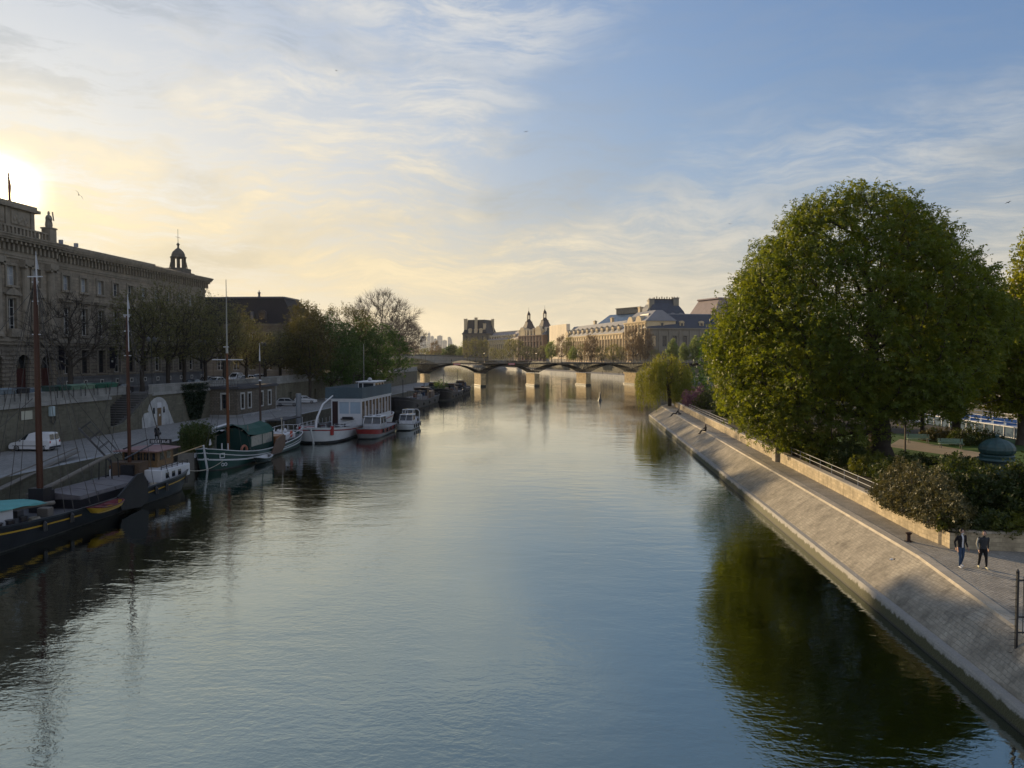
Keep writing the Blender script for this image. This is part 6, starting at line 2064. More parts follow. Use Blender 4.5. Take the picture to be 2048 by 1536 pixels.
def green_barge():
    ox, oy = -38.4, 74.6
    t = thing('green_barge', (ox, oy, 0), 'dark green barge with white trim, orange mast and a green canvas deck tent', 'barge')
    H = Hull(24.2, 4.9, 1.15, 1.25, .75, near=(.34, .10), far=(.26, .30), rake=(.7, .7), flare=.12)
    mb = MB(); H.strip(mb, H.h, .1, m=4); mb.mat(1); H.strip(mb, .11, -.5, m=2); mb.build('hull', (M('bottle_green_hull', (.008, .040, .032), .3, .3, .8, 6, spec=.5), WATERLINE), t, smooth=40)
    for nm, f, h in (('gunwale', H.h, .09), ('rubbing_strake', lambda u: H.h(u) - .48, .09), ('rubbing_strake', lambda u: H.h(u) * .62 - .22, .16)):
        mb = MB(); H.rail(mb, f, .1, h, .05); mb.build(nm, WHITE, t)
    mb = MB(); mb.tube([H.pt(0, 0, z, 0)[:1] + (H.pt(0, 1, z)[1] - .08, z) for z in (-.2, .6, 1.4, 2.1, 2.75)], [.10, .11, .11, .10, .09], 6); mb.build('stem_post', WHITE, t)
    for s in (-1, 1):
        mb = MB(); c = H.pt(.03, s, 1.55, .05)
        for dz in (-.22, .22): mb.bar((c[0], c[1] - .25, c[2] + dz), (c[0] + s * .18, c[1] + .35, c[2] + dz), .06, .07)
        for k in (0, 1): mb.bar((c[0] + s * .18 * k, c[1] - .25 + .6 * k, c[2] - .25), (c[0] + s * .18 * k, c[1] - .25 + .6 * k, c[2] + .25), .06, .07)
        mb.build('hawse_plate', WHITE, t)
    mb = MB()
    for k, y in enumerate((.75, 1.15)):
        c = H.pt(.035 + .016 * k, 1, .55, .04); mb.mesh(*torus(c, .15, .04, (1, -.6, 0), 10, 4))
    mb.build('bow_number', WHITE, t)
    mb = MB(); H.deck(mb, .42); mb.build('deck', DECKGREY, t)
    # mast with white fittings
    y = 5.2
    mb = MB(); mb.tube([(.1, y, .8), (.1, y, 7), (.1, y, 12.4)], [.17, .16, .12], 9); m = mb.build('main_mast', M('orange_mast', (.115, .042, .017), .4, .25, .8, 8), t, smooth=40)
    mb = MB(); mb.tube([(.1, y, 12.3), (.1, y, 13.4), (.1, y, 20.4)], [.14, .08, .03], 6); mb.build('topmast', M('pale_mast', (.30, .30, .27), .5), m)
    mb = MB(); mb.bar((-1.6, y, 11.6), (1.9, y, 11.6), .10, .10); mb.bar((-.3, y, 13.0), (.3, y, 13.0), .09); mb.build('crosstree', WHITE, m)
    y2 = 14.0
    mb = MB(); mb.tube([(0, y2, 2.0), (0, y2, 8), (0, y2, 11.4)], [.14, .13, .09], 8); m2 = mb.build('mizzen_mast', M('dark_mast', (.045, .03, .025), .4), t, smooth=40)
    mb = MB(); mb.tube([(0, y2, 11.3), (0, y2, 13.6)], [.09, .015], 6); mb.lathe((0, y2, 8.9), [(.05, 0), (.22, .08), (.1, .25)], 8); mb.build('topmast', WHITE, m2)
    mb = MB(); ropes(mb, [((2.2 * s, y + dy, 1.3), (.1, y, 12.2)) for s in (-1, 1) for dy in (-1, 1.2)] + [((0, .2, 2.4), (.1, y, 12.2)), ((.1, y, 12), (0, 21, 2.6))], .018); mb.build('rigging', M('dark_rope', (.07, .065, .06), .9), t)
    # canvas deck tent
    CV = M('green_canvas', (.009, .058, .043), .7, .2, 1, 8); CVD = M('dark_canvas', (.008, .035, .03), .8, .2, 1, 8)
    y0, y1 = 6.6, 13.2
    mb = MB(); sec = [(-2.0, 2.9), (-1.2, 3.6), (0.2, 4.05), (1.3, 3.65), (2.0, 2.95)]
    mb.loft([[(x, yy, z + dz) for x, z in sec] for yy, dz in ((y0 - .4, .25), (y0 + 2, .0), (y1 - 2, -.05), (y1 + .2, .12))], closed=False); mb.build('tent_roof', CV, t)
    mb = MB()
    mb.poly([(-1.9, y0, 1.0), (1.9, y0, 1.0), (1.95, y0, 2.95), (.2, y0, 4.0), (-1.95, y0, 2.95)])
    mb.poly([(-1.95, y0, 1.0), (-1.95, y1, 1.0), (-1.95, y1, 2.9), (-1.95, y0, 2.9)])
    mb.poly([(1.95, y0, 1.0), (1.95, y1, 1.0), (1.95, y1, 1.75), (1.95, y0, 1.75)])
    mb.poly([(1.95, y0, 1.75), (1.95, y0 + .4, 1.75), (1.95, y0 + .4, 2.95), (1.95, y0, 2.95)]); mb.poly([(1.95, y0 + 3.3, 1.75), (1.95, y0 + 3.45, 1.75), (1.95, y0 + 3.45, 2.95), (1.95, y0 + 3.3, 2.95)]); mb.poly([(1.95, y1 - .4, 1.75), (1.95, y1, 1.75), (1.95, y1, 2.95), (1.95, y1 - .4, 2.95)])
    mb.poly([(-1.9, y1, 1.0), (1.9, y1, 1.0), (1.95, y1, 2.95), (.2, y1, 4.0), (-1.95, y1, 2.95)])
    mb.build('tent_wall', CVD, t)
    for a_, b_ in ((y0 + .4, y0 + 3.3), (y0 + 3.45, y1 - .4)):
        mb = MB(); mb.poly([(1.93, a_, 1.75), (1.93, b_, 1.75), (1.93, b_, 2.92), (1.93, a_, 2.92)]); mb.build('tent_window', M('cloudy_sheet', (.20, .21, .20), .25, .3, 2, 6, spec=.7), t)
    mb = MB(); mb.tube([(2.0, y0 + 1.2, .9), (1.6, y0 + .4, 3.2), (1.55, y0 + .3, 4.2)], .06, 6); mb.build('tent_pole', GREYWOOD, t)
    # slatted awning boards over the fore part
    for k in range(4):
        mb = MB(); mb.obox((-2.1 + .55 * k, 8.0 - .1 * k, 4.0 - .12 * k), (.14, 0, -.03), (0, 2.0, .1), (.01, 0, .04)); mb.build('awning_slat', WHITE if k % 2 == 0 else CVD, t)
    # brown leeboard, hatch, white deck gear, stern rail
    mb = MB(); pr = [(11.0, .35), (12.6, 1.9), (14.4, 2.35), (15.4, 2.2), (15.2, .9), (14.0, .25)]
    mb.loft([[(2.48, y, z) for y, z in pr], [(2.60, y, z) for y, z in pr]], cap=True); mb.build('leeboard', M('umber_board', (.115, .075, .055), .6), t)
    mb = MB(); mb.tube([(2.55, 14.6, .4), (2.45, 14.5, 4.3)], .06, 6); mb.lathe((2.45, 14.5, 4.3), [(.14, 0), (.14, .12)], 8); mb.build('quant_pole', M('pale_pole', (.33, .30, .25), .6), t)
    mb = MB(); mb.bevbox(-1.2, 1.3, 15.4, 18.2, 1.1, 2.05, .05); mb.build('deck_hatch', WOOD, t)
    mb = MB(); mb.bevbox(-1.3, 1.4, 18.6, 21.8, 1.15, 2.0, .12); mb.build('aft_cabin', WHITE, t)
    mb = MB()
    for k in range(9): mb.ball((-.9 + .4 * (k % 5), 19.2 + .45 * (k // 2), 2.1 + .1 * (k % 3)), .2, 7, 5)
    mb.build('bundled_sail', M('white_cloth', (.55, .55, .56), .9), t)
    mb = MB()
    ts = [u for u in H.ts if u > .62]
    for s in (-1, 1):
        mb.tube([H.pt(u, s, H.h(u) + .75 * min(1, (u - .62) * 9), -.05) for u in ts], .035, 5)
        for u in ts[::2]: mb.tube([H.pt(u, s, H.h(u), -.05), H.pt(u, s, H.h(u) + .75 * min(1, (u - .62) * 9), -.05)], .03, 5)
    mb.bar(H.pt(1, -1, H.h(1) + .75, -.05), H.pt(1, 1, H.h(1) + .75, -.05), .06)
    mb.build('stern_rail', WHITE, t)
    mb = MB(); mb.mesh(*torus((1.6, 19.8, 1.9), .36, .09, (1, .1, 0))); mb.build('lifebuoy', M('orange_red', (.45, .09, .05), .5), t)
    mb = MB(); mb.mesh(*torus((1.5, 9.3 - 3.2, 1.55), .42, .14, (1, -.3, 0))); mb.build('coiled_hose', M('copper_hose', (.3, .12, .08), .5), t)
    for s in (-.35, .35):
        mb = MB(); mb.tube([(s, 4.6, 1.0), (s, 4.6, 2.4)], .07, 6); mb.build('deck_post', WHITE, t)
    # flag at the stem
    mb = MB(); mb.tube([(.3, .3, 2.3), (.45, .2, 3.4)], .03, 5); mb.build('bow_staff', IRON, t)
    mb = MB(); mb.loft([[(.38, .25, 2.7 + .09 * k), (.62 + .04 * math.sin(k), .25, 2.75 + .11 * k)] for k in range(7)], closed=False); mb.build('bow_flag', M('white_cloth', (.55, .55, .56), .9), t)
    # bamboo in tubs at the quay side
    b_ = thing('bamboo_planter', (ox - 2.6, oy + 2.4, 1.6), 'bushy bamboo growing in tubs beside the bow of the green barge', 'plant')
    rng = np.random.default_rng(12)
    n = 260; P0 = np.stack([rng.uniform(-1.0, .9, n), rng.uniform(-1.2, 3.2, n), np.zeros(n)], 1); Q0 = P0 + np.stack([rng.normal(0, .3, n), rng.normal(0, .3, n), rng.uniform(1.8, 3.2, n)], 1)
    frusta('stems', P0, Q0, np.full(n, .018), np.full(n, .008), M('bamboo_cane', (.12, .12, .04), .6), b_, 4)
    k = rng.integers(0, n, 3400); f = rng.uniform(.25, 1.05, 3400)[:, None]
    leaf_mesh('leaves', P0[k] + (Q0[k] - P0[k]) * f + rng.normal(0, .12, (3400, 3)), .26, leafmat('bamboo_leaf', (.03, .055, .012), (.075, .10, .025), .35), b_, rng, 'spray', 1.0)
    for y in (-.9, .4, 1.7, 2.9):
        mb = MB(); mb.box(-.9, .9, y - .4, y + .4, -1.7, .15); mb.build('tub', GREYWOOD, b_)


green_barge()
skiff((-35.25, 80.2, .1), 3.4, 1.45, 'small dinghy with a white rim afloat beside the green barge', M('dark_dinghy', (.02, .03, .03), .4), WHITE, WHITE)
for nm, a, b, lab, sag in (('mooring_rope', (-36.4, 66.6, 1.5), (-37.2, 78.5, 1.6), 'slack pale mooring rope between the black barge and the green barge', .9), ('boat_pole', (-37.6, 66.3, 2.6), (-38.6, 75.0, 2.7), 'pale wooden pole reaching from the black barge to the green bow', 0)):
    t = thing(nm, a, lab, 'rope' if 'rope' in nm else 'pole')
    mb = MB(); ropes(mb, [((0, 0, 0), Vector(b) - Vector(a))], .035 if 'rope' in nm else .06, sag, 10); mb.build('cord' if 'rope' in nm else 'shaft', CREAMROPE if 'rope' in nm else M('pine_pole', (.35, .24, .12), .6), t)


def cabin_boat():
    ox, oy = -35.7, 98.6
    t = thing('cabin_boat', (ox, oy, 0), 'white houseboat with red bow band, glazed cabin, slate-blue parapet and roof wheelhouse', 'houseboat')
    H = Hull(36.0, 6.9, 1.55, .75, .4, near=(.20, .16), far=(.15, .35), rake=(1.1, .8), flare=.10)
    mb = MB(); H.strip(mb, lambda u: H.h(u) - .45, .32, m=3)
    mb.mat(1); H.strip(mb, .33, -.5, m=2)
    mb.mat(2); H.strip(mb, lambda u: H.h(u) - .3, lambda u: H.h(u) - .46, out=.02, m=1)
    mb.mat(0); H.strip(mb, H.h, lambda u: H.h(u) - .3, m=1)
    mb.build('hull', (WHITE, BLACK, RED), t, smooth=40)
    mb = MB(); H.rail(mb, H.h, .14, .1, .04); mb.build('gunwale', WHITE, t)
    mb = MB(); H.deck(mb, .4); mb.build('deck', DECKGREY, t)
    mb = MB(); y = H.pt(0, 1, 1)[1]
    mb.tube([(0, H.pt(0, 1, z)[1] - .1, z) for z in (.0, .8, 1.5, 2.2)], .14, 8); mb.build('stem_post', WHITE, t)
    for x, u in ((-1.35, .008), (1.9, .035)):
        mb = MB(); c = H.pt(u, 1 if x > 0 else -1, 1.75, .06); mb.bevbox(c[0] - .2, c[0] + .2, c[1] - .25, c[1] + .2, 1.15, 2.4, .04); mb.build('bow_chock', RED, t)
    mb = MB(); mb.mesh([(-.6, H.pt(0, 1, 2)[1] - .06, 2.0), (.6, H.pt(0, 1, 2)[1] - .06, 2.0), (0, H.pt(0, 1, 1.8)[1] - .06, 1.75)], [(0, 1, 2), (2, 1, 0)]); mb.build('bow_emblem', BLACK, t)
    # crane arm on the foredeck
    mb = MB(); mb.tube([(-.3, 2.6, 1.6), (-.25, 3.2, 3.4), (.1, 4.6, 5.2), (.9, 6.6, 6.3)], [.17, .15, .12, .09], 8); mb.lathe((-.3, 2.6, 1.2), [(.35, 0), (.3, .7)], 10); mb.build('crane_arm', WHITE, t, smooth=40)
    mb = MB()
    for x in (-2.3, -1.0, .3, 1.6): 
        mb.tube([(x, 5.2, 1.3), (x, 5.2, 2.3)], .03, 5)
    for s in (-1, 1):
        for k in range(6): mb.tube([(s * 2.9, 3.5 + 1.6 * k, 1.4), (s * 2.9, 3.5 + 1.6 * k, 2.5)], .03, 5)
        for z in (2.1, 2.5): mb.tube([(s * 2.9, 3.5, z), (s * 2.9, 11.5, z)], .03, 5)
    mb.build('deck_rail', WHITE, t)
    for x, yy in ((-.6, 7.4), (1.2, 8.6), (-1.5, 9.4)):
        mb = MB(); mb.box(x - .9, x + .9, yy - .35, yy + .35, 1.95, 2.02); mb.box(x - .8, x - .7, yy - .3, yy + .3, 1.2, 1.95); mb.box(x + .7, x + .8, yy - .3, yy + .3, 1.2, 1.95); mb.build('deck_table', M('dark_table', (.05, .05, .055), .6), t)
    mb = MB(); mb.bevbox(-2.4, -1.2, 3.8, 4.8, 1.3, 2.0, .05); mb.build('deck_box', RED, t)
    # main cabin
    x0, x1, y0, y1, zb, zt = -1.45, 3.3, 12.9, 31.0, 1.3, 5.45
    P = frame_P((x0, y0), 0.0); W_ = x1 - x0
    mb = MB(); wall(mb, P, 0, W_, zb, zt, [(.15, 1.05, zb + .1, zt - .35), (1.25, 2.75, 3.2, 5.0), (2.95, 4.55, 3.2, 5.0)], .12)
    P2 = frame_P((x1, y0), R(90)); n = 9; st = (y1 - y0) / n
    holes = [(k * st + .22, (k + 1) * st - .12, 2.4, 5.05) for k in range(n)]
    wall(mb, P2, 0, y1 - y0, zb, zt, holes, .12)
    mb.poly([(x0, y0, zb), (x0, y1, zb), (x0, y1, zt), (x0, y0, zt)]); mb.poly([(x0, y1, zb), (x1, y1, zb), (x1, y1, zt), (x0, y1, zt)])
    mb.poly([(x0, y0, zt), (x1, y0, zt), (x1, y1, zt), (x0, y1, zt)])
    cb = mb.build('cabin', WHITE, t)
    for a_, b_ in ((1.25, 2.75), (2.95, 4.55)):
        mb = MB(); pbox(mb, P, a_, b_, -.12, -.08, 3.2, 5.0); mb.build('cabin_window', M('bluish_blind', (.28, .36, .44), .3, .1, 1, 3, spec=.7), cb)
    mb = MB(); pbox(mb, P, .15, 1.05, -.12, -.08, zb + .1, zt - .35); mb.build('cabin_door', M('dark_door', (.03, .012, .012), .5), cb)
    for k, h in enumerate(holes):
        mb = MB(); pbox(mb, P2, h[0], h[1], -.12, -.08, h[2], h[3]); mb.mat(1)
        if k % 2: pbox(mb, P2, h[0] + .3, h[0] + .8, -.078, -.05, h[2] + .3, h[3] - .8)
        mb.build('cabin_window', (M('brown_glass', (.07, .045, .035), .08, .4, 1, 3, spec=.8), M('curtain_cream', (.35, .30, .26), .8)), cb)
    mb = MB(); pbox(mb, P, 1.6, 3.6, .1, .5, 2.35, 2.5); pbox(mb, P, 1.8, 3.4, .1, .3, 2.5, 2.75); mb.build('bench', BLACK, t)
    mb = MB(); mb.box(x0 - .9, x1 + .1, y0 - .05, y0 + .03, zt + .05, zt + 1.75); mb.box(x1 + .02, x1 + .1, y0 + .03, y1, zt + .05, zt + 1.75); mb.box(x0 - .9, x0 - .82, y0 + .03, y1, zt + .05, zt + 1.75); mb.build('parapet', NAVY, t)
    mb = MB(); mb.box(x0 - .95, x1 + .14, y0 - .1, y1, zt - .06, zt + .05); mb.build('roof_edge', WHITE, t)
    # wheelhouse
    mb = MB(); mb.bevbox(.2, 3.0, 21.5, 27.5, zt + .1, zt + 2.25, .08); wh = mb.build('wheelhouse', WHITE, t)
    mb = MB(); mb.bevbox(-.1, 3.3, 21.1, 27.8, zt + 2.25, zt + 2.38, .04); mb.build('wheelhouse_roof', WHITE, wh)
    for a_, b_ in ((.35, .95), (1.1, 2.8)):
        mb = MB(); mb.box(a_, b_, 21.46, 21.49, zt + 1.3, zt + 2.1); mb.build('wheelhouse_window', GLASS, wh)
    for k in range(3):
        mb = MB(); mb.box(3.01, 3.03, 21.8 + 1.9 * k, 23.3 + 1.9 * k, zt + 1.3, zt + 2.1); mb.build('wheelhouse_window', M('brown_glass', (.07, .045, .035), .08), wh)
    mb = MB(); mb.lathe((1.5, 24, zt + 2.38), [(.25, 0), (.4, .25), (.3, .5), (.05, .6)], 10); mb.tube([(.2, 25, zt + 1.6), (.2, 25, zt + 8.5)], .03, 5); mb.build('aerial', M('pale_aerial', (.4, .4, .4), .5), t)


cabin_boat()


def small_cruiser(name, loc, L, W, label, hm, bandm, roofm, stripes=True, rz=0.0, h0=.95, hn=.45, ck=(.30, .62, 1.0)):
    t = thing(name, loc, label, 'motor boat', rz)
    H = Hull(L, W, h0, hn, .1, near=(.34, .10), far=(.12, .7), rake=(1.0, .1), flare=.14, n=18)
    mb = MB(); bd = .78 if stripes else .42; H.strip(mb, lambda u: H.h(u) - bd, .16, m=2); mb.mat(1); H.strip(mb, H.h, lambda u: H.h(u) - bd, out=.01, m=1); mb.mat(2); H.strip(mb, .17, -.4, m=1)
    mb.build('hull', (hm, bandm, BLACK), t, smooth=40)
    if stripes:
        mb = MB()
        for k in range(9):
            u0 = .30 + k * .075
            a, b = H.pt(u0, 1, H.h(u0) - .05, .03), H.pt(u0 + .03, 1, H.h(u0) - .74, .03)
            mb.bar(a, b, .03, .28, up=(1, 0, 0)) if False else mb.obox((Vector(a) + Vector(b)) / 2, (.012, 0, 0), (0, .17, 0), (0, .16, .32))
        mb.build('hull_stripe', BLACK, t)
    mb = MB(); H.rail(mb, H.h, .1, .09, .04); mb.build('gunwale', M('fender_strip', (.16, .16, .16), .6), t)
    mb = MB(); H.deck(mb, .1); mb.build('deck', M('deck_pale', (.25, .25, .26), .6), t)
    y0, y1, ch = L * ck[0], L * ck[1], ck[2]
    w2 = W * .36; zd = h0 - .1
    mb = MB()
    mb.loft([[(-w2, y0, zd), (w2, y0, zd), (w2, y1, zd), (-w2, y1, zd)], [(-w2, y0 + .05, zd + ch * .45), (w2, y0 + .05, zd + ch * .45), (w2, y1, zd + ch * .45), (-w2, y1, zd + ch * .45)]], cap=True)
    cb = mb.build('cabin', roofm, t)
    mb = MB(); mb.loft([[(-w2, y0 + .05, zd + ch * .45), (w2, y0 + .05, zd + ch * .45), (w2, y1, zd + ch * .45), (-w2, y1, zd + ch * .45)], [(-w2 * .9, y0 + .5, zd + ch), (w2 * .9, y0 + .5, zd + ch), (w2 * .9, y1 - .1, zd + ch), (-w2 * .9, y1 - .1, zd + ch)]], cap=True); mb.build('windscreen', GLASS, cb)
    mb = MB()
    for x, y, x2, y2 in ((-w2, y0 + .05, -w2 * .9, y0 + .5), (w2, y0 + .05, w2 * .9, y0 + .5), (w2, y1, w2 * .9, y1 - .1), (-w2, y1, -w2 * .9, y1 - .1), (w2, (y0 + y1) / 2, w2 * .9, (y0 + y1) / 2), (0, y0 + .05, 0, y0 + .5)):
        mb.bar((x, y, zd + ch * .45), (x2, y2, zd + ch), .09, .09)
    mb.build('window_post', WHITE, cb)
    mb = MB(); mb.bevbox(-w2 * 1.02, w2 * 1.02, y0 + .25, y1 + .2, zd + ch, zd + ch + .14, .05); rf = mb.build('cabin_roof', WHITE, cb)
    mb = MB()
    for k in (-.5, .5): mb.bevbox(k * w2 - .35, k * w2 + .35, y0 + .8, y0 + 1.6, zd + ch + .145, zd + ch + .2, .02)
    mb.build('roof_hatch', GLASS, rf)
    mb = MB()
    for s in (-1, 1):
        mb.tube([H.pt(u, s, H.h(u) + .5, -.1) for u in H.ts if u < .4], .025, 5)
        for u in [v for v in H.ts if v < .4][::2]: mb.tube([H.pt(u, s, H.h(u), -.1), H.pt(u, s, H.h(u) + .5, -.1)], .02, 5)
    mb.build('bow_rail', M('steel_tube', (.4, .4, .41), .3, metal=.8), t)
    for k in range(4):
        u = .3 + k * .17
        c = H.pt(u, 1, H.h(u) - .35, .12); mb = MB(); mb.tube([(c[0], c[1], c[2] + .3), (c[0] + .03, c[1], c[2] - .25)], .11, 7); mb.build('fender', BLACK, t)
    return t, H


small_cruiser('red_launch', (-30.2, 104.6, 0), 13.5, 3.7, 'red and grey motor launch with black diagonal stripes and a white-roofed cabin', M('launch_grey', (.17, .17, .175), .45, .2, 1, 6), RED, M('launch_cabin', (.32, .32, .34), .5), True, h0=1.25, hn=.35, ck=(.34, .60, 1.7))
tw_, Hw = small_cruiser('white_launch', (-27.6, 117.2, 0), 8.6, 3.0, 'small white launch with a curved steel frame over its stern', M('launch_white', (.45, .46, .48), .4, .15, 1, 6), WHITE, WHITE, False, h0=.9, hn=.3, ck=(.35, .62, 1.5))
mb = MB(); mb.tube([(1.2, 7.9, .8), (1.25, 8.0, 2.6), (.9, 8.0, 3.0), (-.9, 8.0, 3.0), (-1.25, 8.0, 2.6), (-1.2, 7.9, .8)], .06, 6); mb.build('stern_frame', WHITE, tw_)
mb = MB(); mb.bevbox(-.9, .9, 6.0, 7.4, .8, 1.6, .15); mb.build('canvas_cover', M('white_cloth', (.55, .55, .56), .9), tw_)
tw2, _ = small_cruiser('white_launch', (-29.6, 127.5, 0), 7.5, 2.7, 'smaller white boat half hidden behind the white launch with the frame', M('launch_white', (.45, .46, .48), .4), WHITE, WHITE, False, h0=.9, hn=.3, ck=(.35, .62, 1.6))


def far_barge(loc, L, W, label, seed, hm, house=.75, feats=3):
    t = thing('river_barge', loc, label, 'barge', group=None)
    rnd = random.Random(seed)
    H = Hull(L, W, 1.7, 1.5, .4, near=(.16, .15), far=(.14, .3), rake=(1.0, .6), flare=.10, n=18)
    mb = MB(); H.strip(mb, H.h, .25, m=3); mb.mat(1); H.strip(mb, .26, -.4, m=1); mb.build('hull', (hm, WATERLINE), t, smooth=40)
    mb = MB(); H.rail(mb, H.h, .16, .12, .05); H.rail(mb, lambda u: H.h(u) - .6, .1, .1, .06); mb.build('gunwale', M('barge_grey_rail', (.07, .07, .078), .6), t)
    mb = MB(); H.deck(mb, .35); mb.build('deck', DECKGREY, t)
    mb = MB(); mb.loft([[(-W * .34, y, 1.4), (-W * .33, y, 2.2), (0, y, 2.45), (W * .33, y, 2.2), (W * .34, y, 1.4)] for y in (L * .18, L * .62)], cap=True); mb.build('hatch', HATCH, t)
    y0 = L * house
    mb = MB(); mb.bevbox(-W * .3, W * .3, y0, y0 + L * .14, 1.4, 3.1, .08); mb.build('stern_cabin', M('barge_cabin', (.12, .085, .06), .6, .3, 1, 5), t)
    wz = 3.1
    mb = MB(); mb.box(-W * .25, W * .25, y0 - L * .07, y0, 1.4, 4.0); wh = mb.build('wheelhouse', M('barge_wheelhouse', (.09, .06, .045), .6, .3, 1, 5), t)
    mb = MB(); mb.box(-W * .25 - .02, W * .25 + .02, y0 - L * .07 - .02, y0 - .3, 2.9, 3.7); mb.build('wheelhouse_window', GLASS, wh)
    mb = MB(); mb.bevbox(-W * .3, W * .3, y0 - L * .085, y0 + .4, 4.0, 4.15, .05); mb.build('wheelhouse_roof', M('barge_roof', (.11, .105, .1), .6), wh)
    mb = MB(); mb.tube([(.2, L * .14, 1.4), (.2, L * .14, 6.5 + rnd.random() * 2)], .08, 6); mb.build('mast', IRON, t)
    for k in range(feats + 3):
        y = L * (.10 + .58 * rnd.random()); x = W * (rnd.random() - .5) * .62
        w_, l_, h_ = .3 + .5 * rnd.random(), .4 + 1.0 * rnd.random(), .3 + .9 * rnd.random()
        mb = MB(); mb.bevbox(x - w_, x + w_, y, y + l_ * 1.6, 1.6, 2.3 + h_, .08); mb.build('deck_box', [M('box_blue', (.03, .045, .08), .6), GREYWOOD, M('box_rust', (.10, .045, .03), .7), DECKGREY, M('box_pale', (.22, .22, .21), .6)][k % 5], t)
    mb = MB()
    for s in (-1, 1):
        ts = [u for u in H.ts if .05 < u < .95]
        mb.tube([H.pt(u, s, H.h(u) + .8, -.08) for u in ts], .03, 4)
        for u in ts[::2]: mb.tube([H.pt(u, s, H.h(u), -.08), H.pt(u, s, H.h(u) + .8, -.08)], .03, 4)
    mb.build('deck_rail', M('barge_grey_rail', (.07, .07, .078), .6), t)
    for k in range(4):
        u = .2 + .18 * k; c = H.pt(u, 1, .9, .15); mb = MB(); mb.mesh(*torus(c, .38, .13, (1, 0, 0), 10, 5)); mb.build('tyre_fender', BLACK, t)
    if rnd.random() < .7:
        mb = MB(); y = L * .66
        for x in (-W * .3, W * .3):
            for dy in (0, L * .07): mb.tube([(x, y - L * .16 + dy, 1.4), (x, y - L * .16 + dy, 3.5)], .04, 5)
        mb.bevbox(-W * .34, W * .34, y - L * .17, y - L * .08, 3.5, 3.58, .02); mb.build('awning', M('dark_awning', (.04, .045, .06), .8), t)
    return t


far_barge((-38.3, 158.0, 0), 38, 6.2, 'dark barge with open grey hatch and bluff bow moored ahead of the white boats', 1, M('far_hull_a', (.02, .019, .022), .5, .3, .5, 4))
far_barge((-43.0 + 1.2, 134.0, 0), 27, 4.4, 'dark low barge tucked between the cabin boat and the quay', 2, TARRED, .7)
far_barge((-36.2, 199.0, 0), 26, 5.4, 'brown-decked barge beyond the first dark barge', 3, M('far_hull_b', (.016, .015, .017), .5), .62, 5)
far_barge((-42.5, 203.0, 0), 30, 5.2, 'dark barge on the quay side behind the brown-decked one', 4, TARRED, .7, 4)
far_barge((-37.0, 229.0, 0), 20, 4.8, 'last dark barge of the row hung with tyres', 5, M('far_hull_c', (.01, .01, .012), .6), .55, 4)
shrub('deck_bush', (-38.5, 212, 2.2), 'round green bush growing on the deck of a far barge', 71, (2.0, 3.0, 2.6), 500, .4, L_DARK)
mb = MB()
for k in range(5): mb.mesh(*torus((-34.3 + .1, 231 + 2.6 * k, 1.0), .5, .18, (1, 0, 0), 10, 5))
# steel mooring piles
for px, ytop, X, lab in ((597, 787, -42.4, 'thick pale grey steel mooring pile between the quay and the white cabin boat'), (668, 776, -41.5, 'grey steel mooring pile rising behind the slate-blue parapet'), (452 + 420, 0, 0, '')):
    if not lab: continue
    yy, z1 = on_x(px, ytop, X)
    t = thing('mooring_pile', (X, yy, 0), lab, 'post')
    mb = MB(); mb.lathe((0, 0, -1), [(.42, 0), (.42, z1 + .9), (.36, z1 + 1.0)], 14); mb.build('tube', M('pile_grey', (.17, .185, .20), .5, .2, .8, 6, stain=.3), t, smooth=40)
    mb = MB(); mb.lathe((0, 0, 1.2), [(.5, 0), (.5, .35)], 14); mb.build('collar', IRON, t)
# landing stage by the piles
t = thing('landing_stage', (-42.6, 100.5, 0), 'dark landing stage with thin white posts between quay and cabin boat', 'pontoon')
mb = MB(); mb.box(-1.0, 1.6, 0, 24, .1, .7); mb.build('pontoon', BLACK, t)
mb = MB(); mb.box(-1.2, 1.4, 2, 9, 2.75, 2.9); mb.build('canopy', M('dark_canopy', (.03, .03, .035), .6), t)
mb = MB()
for k in range(14):
    mb.tube([(1.5, .4 + 1.8 * k, .6), (1.5, .4 + 1.8 * k, 1.9 + (.9 if k % 4 == 1 else 0))], .04, 5)
mb.build('white_post', WHITE, t)
# ------------------------------------------------------------------ vehicles (local y = forward)
TYRE = M('tyre_rubber', (.02, .02, .02), .8)
RIM = M('wheel_rim', (.25, .25, .26), .4, metal=.6)
LAMPW = M('headlamp_clear', (.6, .6, .58), .15, spec=.9)
LAMPR = M('tail_lamp', (.35, .02, .02), .25, spec=.8)


